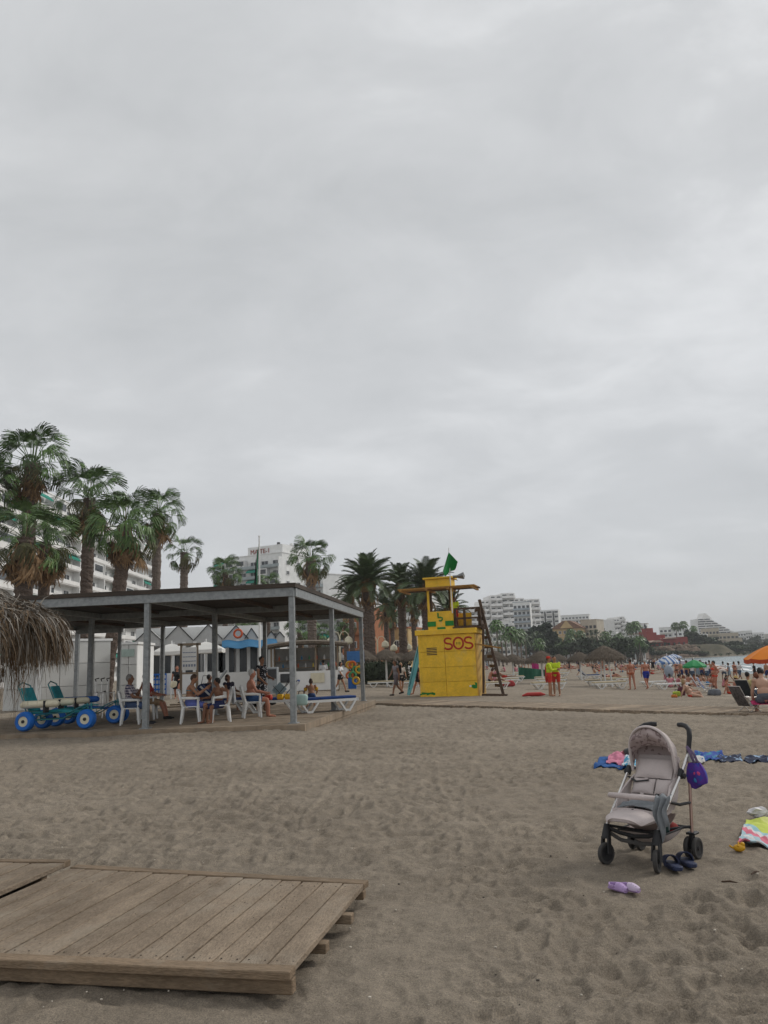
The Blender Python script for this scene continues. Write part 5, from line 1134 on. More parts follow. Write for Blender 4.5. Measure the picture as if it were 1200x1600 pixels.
MB().box((1.0, -.46, .75), (.9, .02, .5)).build('menu_panel', M_DARKGREY, kb); MB().box((2.7, -.46, .7), (.8, .02, .55)).build('menu_panel', M_CREAM, kb)
o = thing('grey_fridge', 'grey metal appliance beside the bar kiosk counter', 'fridge', foot(424, 42)); MB().box((0, 0, .7), (.7, .6, 1.4)).build('body', mat('grey_enamel', (.28, .3, .31), .4), o, bevel=.02); MB().box((0, -.31, 1.05), (.6, .02, .5)).build('door', M_DARKGREY, o)
# stand with rings and balls for the beach shop
o = thing('toy_stand', 'beach toy stand with blue sign, yellow rings and orange balls', 'toy stand', foot(556, 50)); 
for x in (-.5, .5): MB().bar((x, 0, 0), (x, 0, 2.3), .06, .06).build('post', M_WHITE, o)
MB().box((0, -.02, 2.0), (1.1, .06, .7)).build('sign_board', mat('sign_blue', (.05, .17, .42), .7), o)
for k in range(7):
    m = MB(); ring = [(.2 * math.cos(2 * PI * i / 14), 0, .2 * math.sin(2 * PI * i / 14)) for i in range(15)]; m.tube(ring, .07, 7)
    tag(m.build('swim_ring', mat('ring_%d' % (k % 3), [(.62, .36, .03), (.6, .14, .03), (.08, .3, .12)][k % 3], .5), None, Vector(o.location) + Vector((-.4 + .2 * (k % 4), -.14 - .05 * k, 1.5 - .33 * (k // 2))), 0, 60), ['yellow', 'orange', 'green'][k % 3] + ' swim ring hanging on the toy stand, ' + ['top row', 'top row', 'second row', 'second row', 'third row', 'third row', 'lowest row'][k], 'swim ring', 'swim rings on the toy stand')
MB().box((-.25, -.25, .35), (.5, .4, .7)).build('blue_bin', M_BLUE, o)
# lamp posts with twin globes
def lamp_post(label, px, py_top, Y):
    p = foot(px, Y); H = at(px, py_top, Y).z - p.z; o = thing('street_lamp', label, 'street lamp', p, 0, 'twin globe street lamps'); MB().tube([(0, 0, -.1), (0, 0, H * .5), (0, 0, H)], [.11, .08, .06], 8).build('pole', M_CREAM, o)
    for s in (-1, 1):
        m = MB(); m.tube([(0, 0, H - .1), (s * .15, 0, H + .25), (s * .45, 0, H + .32), (s * .68, 0, H + .1), (s * .70, 0, H - .1)], .04, 6); a = m.build('arm', M_CREAM, o); MB().lathe([(.08, 0), (.3, -.18), (.34, -.5), (.2, -.62)], 12, (s * .70, 0, H - .08)).build('lamp_shade', M_CREAM, a, smooth=50)
for lab, px, py, Y in (('twin lamp post between the right pavilion posts', 532, 993, 62), ('twin lamp post left of the large date palm trunk', 591, 1000, 70), ('twin lamp post half hidden behind the surfboard', 628, 1005, 74)): lamp_post(lab, px, py, Y)
# ------------------------------------------------------------------ amphibious beach wheelchairs
M_TUBE = mat('teal_tube', (.06, .25, .28), .4, .1, 4, metal=.3); M_WHEEL = mat('balloon_wheel_blue', (.012, .135, .50), .5, .1, 4)
def fat_wheel(parent, c, r=.245, w=.22):
    o = MB().lathe([(r * .55, -w / 2), (r * .86, -w / 2), (r, -w * .28), (r, w * .28), (r * .86, w / 2), (r * .55, w / 2), (r * .5, w * .3), (r * .5, -w * .3)], 22, close=True, rot=Matrix.Rotation(PI / 2, 3, 'X')).build('wheel', M_WHEEL, parent, c, 0, 50)
    rim = MB().lathe([(r * .18, -w * .42), (r * .52, -w * .42), (r * .52, w * .42), (r * .18, w * .42)], 18, close=True, rot=Matrix.Rotation(PI / 2, 3, 'X')).build('rim', M_CREAM, o); MB().lathe([(r * .17, -w * .5), (r * .17, w * .5)], 10, rot=Matrix.Rotation(PI / 2, 3, 'X')).build('hub', M_BLACK, o)
def beach_wheelchair(label, loc, rz, seatm):
    r = thing('beach_wheelchair', label, 'beach wheelchair', loc, rz, 'amphibious beach wheelchairs')   # front to +X
    for c in ((-.62, -.42, .27), (-.62, .42, .27)): fat_wheel(r, c)
    fat_wheel(r, (.92, -.2, .27)); fat_wheel(r, (.92, .2, .27)) if seatm is M_BLUE else None
    f = MB()
    for s in (-1, 1):
        f.tube([(-.62, s * .3, .30), (-.3, s * .27, .42), (.5, s * .24, .46), (.85, s * .18, .62), (1.05, s * .15, .60)], .018, 6); f.tube([(-.62, s * .30, .3), (-.75, s * .28, .7), (-.95, s * .27, 1.16)], .018, 6)
        f.tube([(.92, s * .06, .27), (.88, s * .10, .66)], .02, 6); f.tube([(-.62, s * .3, .28), (.3, s * .26, .30), (.62, s * .22, .46)], .015, 6)
    f.tube([(-.62, -.42, .27), (-.62, .42, .27)], .02, 6); f.tube([(-.95, -.27, 1.16), (-1.0, 0, 1.24), (-.95, .27, 1.16)], .016, 6); f.tube([(.5, -.24, .46), (.5, .24, .46)], .016, 6); f.build('frame', M_TUBE, r, smooth=60)
    m = MB(); m.bar((-.62, 0, .5), (-.88, 0, 1.1), .52, .05, (1, 0, .3)); m.build('backrest', M_TEAL, r, bevel=.012)
    m = MB(); m.bar((-.6, 0, .46), (.12, 0, .50), .5, .07); m.build('seat', M_TEAL, r, bevel=.015); m = MB(); m.bar((.12, 0, .5), (.62, 0, .44), .42, .05); m.build('leg_rest', M_TEAL if seatm is M_CREAM else M_BLUE, r, bevel=.012)
    for s in (-1, 1):
        m = MB(); m.tube([(-.78, s * .36, .66), (-.70, s * .36, .68), (.18, s * .36, .69), (.25, s * .36, .68)], [.06, .1, .09, .05], 10); a = m.build('float_armrest', M_CREAM if (seatm is M_CREAM or s < 0) else M_BLUE, r, smooth=60)
        MB().box((-.1, s * .36, .62), (.05, .2, .3)).build('strap', M_BLACK, a)
    return r
beach_wheelchair('front beach wheelchair with cream foam armrests and blue balloon wheels', onz(88, 1141, DK), -.12, M_CREAM)
beach_wheelchair('rear beach wheelchair with blue foam seat and blue balloon wheels', onz(132, 1133, DK), .0, M_BLUE)
# walking frame and crutches standing beside them
for i, (px, py) in enumerate(((150, 1122), (164, 1124))):
    o = thing('walking_frame', ('light grey walking frame left of the palm trunk', 'chrome walking frame with black grips beside the palm trunk')[i], 'walking frame', onz(px, py, DK), .3 * i, 'walking frames'); m = MB()
    for s in (-1, 1): m.tube([(s * .28, -.22, 0), (s * .25, -.12, .82), (s * .25, .14, .82), (s * .28, .24, 0)], .014, 6); m.tube([(s * .27, -.18, .35), (s * .27, .2, .35)], .011, 6)
    m.tube([(-.25, .14, .80), (.25, .14, .80)], .012, 6); m.tube([(-.26, .2, .45), (.26, .2, .45)], .012, 6); m.build('frame', M_ALU, o, smooth=60)
    for s in (-1, 1): m = MB(); m.tube([(s * .25, -.12, .83), (s * .25, .1, .83)], .02, 6); m.build('grip', M_BLACK, o)
for i in range(3):
    o = thing('crutch', ('crutch with black handle leaning on the walking frames, left', 'middle crutch leaning on the walking frames', 'crutch nearest the palm trunk')[i], 'crutch', onz(147 + 9 * i, 1118, DK), .4, 'crutches'); m = MB(); m.tube([(0, 0, 0), (.03, .04, 1.0), (.05, .05, 1.15)], .013, 6); m.build('shaft', M_ALU, o); m = MB(); m.tube([(.03, .04, 1.15), (.0, -.03, 1.22), (.12, .06, 1.25)], .02, 6); m.build('handle', M_BLACK, o)
# folded grey lounger panel, blue bag, bag on the lounger and so on
o = thing('grey_board', 'grey tilted board behind the boy', 'table', onz(345, 1098, DK)); m = MB(); m.bar((-.25, 0, .72), (.22, .1, 1.35), .62, .04, (.8, .3, -.6)); m.build('tilted_board', mat('grey_panel', (.2, .21, .21), .6), o); m = MB(); m.box((.0, .1, .35), (.9, .5, .7)); m.build('box', M_WHITE, o)
def soft_bag(label, loc, s, m_, cat='bag', rz=0, name='beach_bag'):
    o = thing(name, label, cat, loc, rz); m = MB(); m.ell((0, 0, s[2] * .48), (s[0] / 2, s[1] / 2, s[2] / 2), 12, 8)
    me = m.mesh('body', m_, 180)
    for v_ in me.vertices:
        q_ = [(v_.co.x / s[0] * 2), (v_.co.y / s[1] * 2), (v_.co.z / s[2] - .48) * 2]; q_ = [math.copysign(abs(t) ** .55, t) for t in q_]; v_.co = (q_[0] * s[0] / 2 * (1 - .12 * q_[2]), q_[1] * s[1] / 2, (q_[2] / 2 + .48) * s[2])
    for v_ in me.vertices: v_.co += Vector((mnoise.noise(v_.co * 6), mnoise.noise(v_.co * 6 + Vector((9, 0, 0))), 0)) * .12 * s[0]
    put('body', me, o); m = MB(); m.tube([(-s[0] * .25, 0, s[2] * .85), (-s[0] * .15, 0, s[2] * 1.25), (s[0] * .15, 0, s[2] * 1.25), (s[0] * .25, 0, s[2] * .85)], .012, 5); m.build('strap', M_BLACK, o); return o
soft_bag('large dark blue bag standing behind the woman in blue shorts', onz(322, 1110, DK), (.75, .5, .95), mat('navy_bag', (.02, .03, .09), .7, .4, 5))
soft_bag('pale mint tote bag on the navy lounger', onz(471, 1102, .71), (.34, .2, .28), mat('mint_bag', (.33, .45, .42), .8, .15, 4)); soft_bag('dark rucksack on the deck behind the white haired man', onz(402, 1104, DK), (.4, .35, .75), M_BLACK)
o = thing('push_chair', 'small folded pushchair parked behind the navy lounger', 'pushchair', onz(437, 1101, DK)); m = MB()
for s in (-1, 1): m.tube([(-.25, s * .2, .12), (.3, s * .2, .75), (.38, s * .2, .95)], .014, 6); m.tube([(.3, s * .2, .12), (-.2, s * .2, .7)], .014, 6)
m.build('frame', M_BLACK, o); 
for x in (-.25, .3):
    for s in (-1, 1): MB().lathe([(.11, -.02), (.11, .02)], 14, (x, s * .22, .11), Matrix.Rotation(PI / 2, 3, 'X')).build('wheel', M_BLACK, o)
m = MB(); m.bar((-.15, 0, .4), (.15, 0, .7), .38, .04, (0, 1, 0)); m.build('seat', mat('pale_blue_seat', (.3, .4, .45), .8), o)
o = thing('arm_float', 'red and yellow foam arm floats lying on the navy lounger', 'arm floats', onz(432, 1093, .75)); 
for k, (x, c) in enumerate(((-.22, 'red_float'), (.12, 'yellow_float'), (.34, 'yellow_float'))): MB().lathe([(.045, -.10), (.08, -.08), (.08, .08), (.045, .10)], 12, (x, 0, .07), Matrix.Rotation(PI / 2, 3, 'Y') @ Matrix.Rotation(.3, 3, 'X')).build('float', mat(c, (.5, .05, .03) if k == 0 else (.62, .36, .02), .5), o, smooth=50)
# green windbreak with pink towel, red bags
o = thing('windbreak', 'dark green cloth windbreak between the loungers', 'windbreak', onground(830, 1063)); m = MB(); m.sheet(lambda u, v: (-1.0 + 2.2 * u, .25 * math.sin(u * 9), .1 + (1.0 - .3 * u) * v), 14, 3, .012); m.build('cloth', mat('windbreak_green', (.02, .10, .06), .85), o)
for x in (-1.0, .1, 1.2): MB().bar((x, .02, 0), (x, .02, 1.25), .03, .03).build('stake', M_WHITE, o)
tag(MB().sheet(lambda u, v: (-.3 + .6 * u, .06 * math.sin(u * 8), 1.35 - .75 * v + .06 * math.sin(u * 5)), 8, 6, .012).build('towel', mat('magenta_towel', (.42, .03, .17), .9), None, onground(838, 1062)), 'magenta towel hanging beside the green windbreak', 'towel')
soft_bag('red holdall on the sand right of the tower stairs', onground(794, 1073), (.85, .4, .4), mat('red_bag', (.3, .03, .03), .8))
# ------------------------------------------------------------------ people
TMPS = bpy.data.scenes.new('tmp_eval')
def fuse(mb, voxel, m, name='body', smooth_it=3, extra=None):
    """voxel-fuse overlapping volumes into one continuous skin"""
    me = mb.mesh('raw', None); o = bpy.data.objects.new('raw', me); TMPS.collection.objects.link(o)
    r = o.modifiers.new('r', 'REMESH'); r.mode = 'VOXEL'; r.voxel_size = voxel
    s = o.modifiers.new('s', 'SMOOTH'); s.factor = .5; s.iterations = smooth_it
    vl = TMPS.view_layers[0]; vl.update(); ev = o.evaluated_get(vl.depsgraph); out = bpy.data.meshes.new_from_object(ev)
    bpy.data.objects.remove(o); bpy.data.meshes.remove(me)
    if extra:
        bm = bmesh.new(); bm.from_mesh(out); t = extra.mesh('x', None); bm.from_mesh(t); bm.to_mesh(out); bm.free(); bpy.data.meshes.remove(t)
    out.name = name; out.polygons.foreach_set('use_smooth', [True] * len(out.polygons)); out.materials.clear(); out.materials.append(m); return out
SKINS = {}
def skin_mat(tone):
    c = {'tan': (.33, .165, .095), 'pale': (.45, .27, .19), 'brown': (.21, .10, .058), 'red': (.38, .16, .10), 'dark': (.10, .05, .032)}[tone]
    return mat('skin_' + tone, c, .55, .1, 6, spec=.35)
def cloth(name, col): return mat('cloth_' + name, col, .9, .14, 9, .2, 50, rnd=.05)
HAIRC = {'black': (.012, .010, .009), 'brown': (.055, .03, .018), 'white': (.45, .44, .42), 'grey': (.2, .19, .18), 'blonde': (.32, .22, .11), 'red': (.16, .05, .02)}
def hair_mat(c): return mat('hair_' + c, HAIRC[c], .6, .3, 30, .4, 90)
STAND = dict(lean=0, legs=((3, 4, 4), (-3, 4, 3)), arms=((4, 9, 10), (2, 9, 12)), head=(0, 0))
SIT = dict(lean=-12, legs=((84, 6, 82), (84, 8, 78)), arms=((30, 8, 50), (34, 10, 45)), head=(8, 0), seat=.53)
def joints(P):
    lean = R(P['lean']); up = Vector((0, math.sin(lean), math.cos(lean))); X = Vector((1, 0, 0)); J = {}; pel = Vector((0, 0, 0)); J['pel'] = pel; J['up'] = up
    bend = R(P.get('bend', 0)); up2 = Vector((0, math.sin(lean + bend), math.cos(lean + bend))); J['up2'] = up2
    J['waist'] = pel + up * .15; J['chest'] = J['waist'] + up2 * .19; J['neck'] = J['waist'] + up2 * .35
    hp = lean + bend + R(P['head'][0]); hd = Vector((0, math.sin(hp), math.cos(hp))); J['hd'] = hd; J['head'] = J['neck'] + hd * .165 + Vector((0, .015, 0)); J['yaw'] = R(P['head'][1])
    for i, s in enumerate((-1, 1)):
        hf, ab, kf = [R(a) for a in P['legs'][i]]; h = pel + X * (s * .092) - up * .02
        d = Vector((s * math.sin(ab), math.sin(hf) * math.cos(ab), -math.cos(hf) * math.cos(ab))); k = h + d * .43; a2 = hf - kf
        d2 = Vector((s * math.sin(ab) * .4, math.sin(a2), -math.cos(a2))).normalized(); an = k + d2 * .42; fa = a2 if not P.get('flatfeet', True) else max(-1.2, min(1.2, a2)) * .15
        fd = Vector((s * .15, math.cos(fa), math.sin(fa))).normalized()
        if P.get('pointfeet'): fd = (d2 * .5 + Vector((0, math.cos(a2), math.sin(a2))) * .8).normalized()
        J['hip', s], J['knee', s], J['ank', s], J['toe', s] = h, k, an, an + fd * .17 + Vector((0, 0, -.035))
        sf, ab, ef = [R(a) for a in P['arms'][i][:3]]; inw = P['arms'][i][3] if len(P['arms'][i]) > 3 else .1
        sh = J['neck'] - up2 * .055 + X * (s * .185); d = Vector((s * math.sin(ab), math.sin(sf) * math.cos(ab), -math.cos(sf) * math.cos(ab))); el = sh + d * .29; a2 = sf + ef
        d2 = Vector((-s * inw + s * math.sin(ab) * .3, math.sin(a2), -math.cos(a2))).normalized(); J['sh', s], J['el', s], J['wr', s], J['hd', s] = sh, el, el + d2 * .25, d2
    low = min(min(J['ank', s].z, J['toe', s].z) for s in (-1, 1)); dz = P['seat'] if 'seat' in P else -low + .045
    for k in J:
        if isinstance(J[k], Vector) and k not in ('up', 'up2', 'hd') and not (isinstance(k, tuple) and k[0] == 'hd'): J[k] = J[k] + Vector((0, 0, dz))
    return J
def rotX(d): return Vector((0, 0, 1)).rotation_difference(d).to_matrix()
def torso(m, J, g=0., fat=0., bust=0):
    ru, r2 = rotX(J['up']), rotX(J['up2']); m.ell(J['pel'] + J['up'] * .02, (.165 + g + fat * .3, .12 + g + fat * .4, .13 + g), 14, 9, ru)
    m.ell(J['waist'] + Vector((0, fat * .35, 0)), (.142 + g + fat * .6, .108 + g + fat, .15), 14, 9, r2); m.ell(J['chest'], (.163 + g + fat * .2, .118 + g + fat * .3, .17), 14, 9, r2)
    m.ell(J['neck'] - J['up2'] * .09, (.17 + g, .09 + g, .085), 14, 8, r2)
    for s in (-1, 1): m.ell(J['sh', s] + J['up2'] * .0, .062 + g, 10, 7)
    if bust:
        f = J['up2'].cross(Vector((1, 0, 0))) * -1 if J['up2'].cross(Vector((1, 0, 0))).y < 0 else J['up2'].cross(Vector((1, 0, 0)))
        for s in (-1, 1): m.ell(J['chest'] + Vector((s * .075, 0, 0)) + f * (.085 + g * .5) - J['up2'] * .01, .062 + g * .7 + bust * .01, 10, 7)
def body_mb(J, fat=0, bust=0, detail=True):
    m = MB(); torso(m, J, 0, fat, bust); n = 10 if detail else 7; hd = J['head']; q = rotX(J['hd']) @ rotz(J['yaw'])
    m.caps(J['neck'] - J['up2'] * .03, hd - J['hd'] * .05, .058, .052, n); m.ell(hd, (.076, .092, .112), 14, 10, q); m.ell(hd + q @ Vector((0, .03, -.065)), (.052, .055, .05), 10, 7, q)
    if detail:
        m.ell(hd + q @ Vector((0, .098, -.012)), (.015, .022, .024), 8, 6, q)
        for s in (-1, 1): m.ell(hd + q @ Vector((s * .077, -.005, -.01)), (.012, .02, .032), 8, 6, q)
    for s in (-1, 1):
        h, k, a, t = J['hip', s], J['knee', s], J['ank', s], J['toe', s]; m.tube([h, h.lerp(k, .5), k], [.092 + fat * .2, .078 + fat * .1, .056], n); m.ell(h, .094 + fat * .2, n, 7); m.ell(k, .057, n, 6)
        bk = (k - a).cross(Vector((1, 0, 0))).normalized() * .012; m.tube([k, k.lerp(a, .32) + bk, a], [.052, .056, .036], n); m.ell(a, .038, n, 6); m.caps(a + Vector((0, 0, -.012)), t, .036, .030, n)
        sh, e_, w = J['sh', s], J['el', s], J['wr', s]; m.caps(sh, e_, .05, .041, n); m.tube([e_, e_.lerp(w, .3), w], [.04, .042, .027], n); m.ell(w, .028, n, 6)
        m.ell(w + J['hd', s] * .05, (.02, .036, .05), n, 7, rotX(J['hd', s]))
        if not detail: m.caps(w + J['hd', s] * .05, w + J['hd', s] * .13, .026, .02, n)
    return m
def fingers(J):
    m = MB()
    for s in (-1, 1):
        q = rotX(J['hd', s]); p = J['wr', s] + J['hd', s] * .05
        for i, (y, l_) in enumerate(((-.024, .062), (-.008, .075), (.009, .07), (.024, .055))):
            a = p + q @ Vector((0, y, .03)); b = p + q @ Vector((-s * .006, y * 1.15, .03 + l_ * .55)); c = p + q @ Vector((-s * .024, y * 1.1, .03 + l_)); m.tube([a, b, c], [.0095, .0085, .006], 6)
        m.tube([p + q @ Vector((0, .026, -.02)), p + q @ Vector((-s * .012, .056, .012)), p + q @ Vector((-s * .022, .056, .038))], [.011, .010, .007], 6)
    return m
def person(label, loc, rz, P=STAND, skin='tan', hair='brown', hairst='short', wear=(), H=1.72, fat=0, bust=0, voxel=.022, hat=None, group=None, shoes=None):
    """wear: list of (kind, material, *params)"""
    J = joints(P); r = thing('person', label, 'person', loc, rz, group); k = H / 1.70; r.scale = (k, k, k); sm = skin_mat(skin); det = voxel < .02
    put('body', fuse(body_mb(J, fat, bust, voxel < .03), voxel, sm, 'body', 3, fingers(J) if det else None), r)
    hd = J['head']; q = rotX(J['hd']) @ rotz(J['yaw'])
    if hairst:
        m = MB(); m.ell(hd + q @ Vector((0, -.020, .022)), (.084, .094, .106), 14, 10, q)
        if hairst == 'long': m.tube([hd + q @ Vector((0, -.06, .02)), hd + q @ Vector((0, -.085, -.1)), hd + q @ Vector((0, -.10, -.24))], [.08, .085, .05], 10, flat=.6)
        if hairst == 'bob': m.ell(hd + q @ Vector((0, -.035, -.035)), (.10, .085, .10), 12, 8, q)
        if hairst == 'curly': m.ell(hd + q @ Vector((0, -.03, -.01)), (.125, .115, .125), 12, 8, q)
        if hairst == 'bun': m.ell(hd + q @ Vector((0, -.10, .06)), .045, 10, 7)
        me = m.mesh('hair', hair_mat(hair), 180) if voxel > .03 else fuse(m, max(.014, voxel * .8), hair_mat(hair), 'hair', 1)
        if voxel <= .03:
            for v_ in me.vertices: v_.co += (v_.co - hd).normalized() * .012 * mnoise.noise(v_.co * 45)
        put('hair', me, r)
    if det:
        for s in (-1, 1): m = MB(); m.ell(hd + q @ Vector((s * .031, .083, .012)), (.012, .008, .007), 8, 6, q); m.build('eye', M_BLACK, r)
        m = MB(); m.ell(hd + q @ Vector((0, .085, -.055)), (.022, .006, .006), 8, 5, q); m.build('mouth', mat('lips', (.25, .07, .06), .5), r)
    if hat:
        m = MB(); c = hd + q @ Vector((0, -.01, .06))
        if hat[0] == 'straw': m.lathe([(.19, -.02), (.18, 0), (.10, .01), (.092, .08), (.06, .10)], 20, c, q)
        else: m.lathe([(.092, -.02), (.092, .02), (.07, .07), (.02, .085)], 16, c, q); m.box(hd + q @ Vector((0, .12, .055)), (.13, .10, .014), q)
        m.build('hat', hat[1], r, smooth=50)
    for i, w in enumerate(wear):
        kind, mm = w[0], w[1]; m = MB(); g = .014
        if kind in ('shirt', 'vest', 'longshirt', 'dress'):
            torso(m, J, g, fat, bust)
            if kind != 'vest' and kind != 'dress':
                f = .62 if kind == 'shirt' else 1.0
                for s in (-1, 1):
                    e_ = J['sh', s].lerp(J['el', s], f); m.caps(J['sh', s], e_, .062, .056, 10)
                    if kind == 'longshirt': m.caps(e_, J['el', s].lerp(J['wr', s], .92), .054, .042, 10)
            if kind == 'dress':
                if P.get('seat') is None: m.tube([J['pel'], J['pel'] - Vector((0, 0, .22)), J['pel'] - Vector((0, 0, w[2]))], [.18, .2, .215], 16, flat=.72, up=(0, 1, 0))
                else:
                    for s in (-1, 1): m.caps(J['hip', s], J['hip', s].lerp(J['knee', s], .9), .115, .09, 10)
            nm = 'dress' if kind == 'dress' else 'shirt'
        elif kind == 'shorts':
            t = w[2]; g2 = g; ru = rotX(J['up']); m.ell(J['pel'] + J['up'] * .03, (.17 + g2 + fat * .3, .125 + g2 + fat * .4, .125), 14, 9, ru); nm = 'shorts'
            for s in (-1, 1): e_ = J['hip', s].lerp(J['knee', s], t); m.caps(J['hip', s], e_, .112 + fat * .2, .098 if t < .5 else .085, 10)
        elif kind == 'briefs':
            m.ell(J['pel'] + J['up'] * .0, (.172 + fat * .3, .128 + fat * .4, .10), 14, 9, rotX(J['up'])); nm = 'swim_briefs'
            for s in (-1, 1): m.ell(J['hip', s] - J['up'] * .02, .099 + fat * .2, 10, 7)
        elif kind == 'bra':
            m.ell(J['chest'] + J['up2'] * .0, (.169 + fat * .2, .124 + fat * .3, .05), 14, 9, rotX(J['up2'])); nm = 'bikini_top'
            f = J['up2'].cross(Vector((1, 0, 0))); f = f if f.y > 0 else -f
            for s in (-1, 1): m.ell(J['chest'] + Vector((s * .075, 0, 0)) + f * .09 - J['up2'] * .01, .066 + bust * .01, 10, 7); m.caps(J['chest'] + Vector((s * .085, 0, 0)) + f * .09, J['neck'] + Vector((s * .09, 0, 0)), .02, .02, 6)
        elif kind == 'armband':
            for s in (-1, 1): c = J['sh', s].lerp(J['el', s], .55); d = (J['el', s] - J['sh', s]).normalized() * .07; m.tube([c - d, c, c + d], [.07, .095, .07], 12)
            nm = 'arm_floats'
        elif kind == 'shoes':
            nm = 'shoes'
            for s in (-1, 1): m.caps(J['ank', s] + Vector((0, -.03, -.018)), J['toe', s] + Vector((0, 0, -.004)), .05, .042, 10)
        elif kind == 'pack':
            nm = 'rucksack'; m.box(J['chest'] - Vector((0, .19, 0)), (.28, .16, .4), rotX(J['up2']))
        me = fuse(m, max(voxel, .016), mm, nm, 2 if kind != 'armband' else 1); put(nm, me, r)
    return r
def deckp(px, py): return onz(px, py, DK)
C_ = cloth
M_CHECK = checks('checked_shirt', (.05, .045, .09), (.55, .5, .52), 14, 14, 'check'); M_FLORAL = checks('floral_dress', (.012, .012, .016), (.55, .54, .55), 19, .60, 'blot')
V = .0115
RIGHT = -PI / 2
# ---- in the pavilion
person('man in a dark checked shirt sitting on a white plastic chair, hand at his mouth', deckp(203, 1132), RIGHT + .1, dict(SIT, lean=-4, arms=((38, 4, 118, .25), (30, 10, 50, .2)), head=(4, 0)), 'brown', 'grey', 'short', [('shirt', M_CHECK), ('shorts', C_('denim', (.05, .08, .16)), .9), ('shoes', C_('dark_shoe', (.03, .03, .035)))], 1.74, .015, voxel=V)
person('man in a red shirt and khaki shorts sitting behind the left pavilion post', deckp(231, 1124), RIGHT - .1, dict(SIT, lean=-8, legs=((80, 4, 66), (82, 4, 60)), head=(2, 0)), 'red', 'black', 'short', [('shirt', C_('red', (.38, .035, .025))), ('shorts', C_('khaki', (.28, .19, .11)), .85), ('shoes', C_('black_shoe', (.015, .015, .016)))], 1.76, .01, voxel=V)
person('woman in blue shorts and teal top sitting and looking at her phone', deckp(297, 1130), RIGHT + .15, dict(SIT, lean=-2, bend=8, arms=((46, 6, 80, .2), (42, 6, 84, .2)), head=(14, 0)), 'tan', 'brown', 'short', [('bra', C_('teal', (.03, .2, .27))), ('shorts', C_('violet_blue', (.11, .14, .40)), .75)], 1.66, .035, 1, voxel=V)
person('dark haired boy sitting on a white chair with his arm stretched out', deckp(343, 1128), PI / 2 + .9, dict(SIT, lean=6, arms=((10, 78, 10, 0), (30, 10, 60)), head=(6, -40)), 'brown', 'black', 'short', [('shorts', C_('navy', (.02, .03, .10)), .75)], 1.5, voxel=V)
person('white haired bare chested man in blue trunks sitting on a white chair', deckp(393, 1121), RIGHT + .2, dict(SIT, lean=-6, bend=8, arms=((26, 8, 46, .1), (28, 8, 50, .1)), head=(4, 0)), 'red', 'white', 'short', [('shorts', C_('blue_trunks', (.02, .06, .16)), .6)], 1.74, .04, voxel=V)
person('woman standing in a black floral dress behind the white haired man', deckp(409, 1113), -2.0, dict(STAND, arms=((12, 6, 60, .3), (8, 10, 40, .2)), head=(2, -20)), 'tan', 'black', 'bun', [('dress', M_FLORAL, .42)], 1.70, .03, 1, voxel=V)
person('child with yellow arm floats sitting on the navy lounger, back to the camera', onz(487, 1106, DK) + Vector((0, 0, .02)), .2, dict(SIT, lean=10, seat=.50, arms=((30, 22, 40), (30, 22, 40))), 'tan', 'brown', 'bob', [('armband', C_('yellow_float', (.60, .34, .015))), ('shorts', C_('navy2', (.02, .05, .14)), .4)], 1.25, voxel=V)
person('woman in a dark swimsuit sitting on the navy lounger deep inside the pavilion', onz(362, 1109, DK), RIGHT - .6, dict(SIT, lean=-20, seat=.48), 'tan', 'brown', 'bob', [('vest', C_('dark_swim', (.03, .025, .05))), ('briefs', C_('dark_swim', (.03, .025, .05)))], 1.66, .02, 1, voxel=.018)
person('bare chested man sitting at the back of the pavilion beside the grey tilted board', onz(331, 1103, DK), RIGHT + .5, dict(SIT, seat=.42), 'brown', 'black', 'short', [('shorts', C_('olive', (.1, .1, .05)), .7)], 1.72, .02, voxel=.018)
chair_mono('white plastic chair under the man at the back of the pavilion', onz(331, 1103, DK), RIGHT + .5)
# ---- walkers
WALK = dict(lean=3, legs=((22, 3, 6), (-16, 3, 26)), arms=((-14, 8, 12), (18, 8, 20)), head=(0, 0)); WALK2 = dict(lean=2, legs=((-14, 3, 24), (20, 3, 5)), arms=((16, 8, 24), (-12, 8, 14)), head=(0, 0))
def walker(label, px, Y, rz, **k): return person(label, foot(px, Y), rz, **k)
walker('man walking away in white T-shirt and blue shorts seen between the posts', 505, 47, .4, P=WALK2, skin='brown', hair='black', wear=[('shirt', C_('white', (.62, .62, .62))), ('shorts', C_('blue_short', (.03, .15, .30)), .6)], H=1.78)
walker('woman in white T-shirt and black shorts walking to the right', 531, 43.5, RIGHT - .3, P=WALK, skin='tan', hair='black', hairst='bob', wear=[('shirt', C_('white', (.62, .62, .62))), ('shorts', C_('black', (.015, .015, .018)), .3), ('shoes', C_('black_shoe', (.015, .015, .016)))], H=1.68, bust=1)
walker('man in grey vest and grey shorts walking left of the tower', 618, 40, PI / 2 + .5, P=WALK, skin='brown', hair='brown', wear=[('vest', C_('grey', (.2, .18, .19))), ('shorts', C_('dark_grey', (.11, .09, .10)), .8), ('pack', C_('black', (.015, .015, .018))), ('shoes', C_('black_shoe', (.015, .015, .016)))], H=1.80)
walker('person with a white bag behind the man in the grey vest', 626, 44, PI + .3, P=WALK2, skin='tan', hair='blonde', hairst='bob', wear=[('shirt', C_('cream', (.5, .45, .4))), ('shorts', C_('black', (.015, .015, .018)), .5)], H=1.66)
walker('person in black partly hidden behind the leaning surfboard', 652, 41, PI / 2, P=WALK, skin='red', hair='brown', wear=[('shirt', C_('black', (.015, .015, .018))), ('shorts', C_('black', (.015, .015, .018)), .5)], H=1.72)
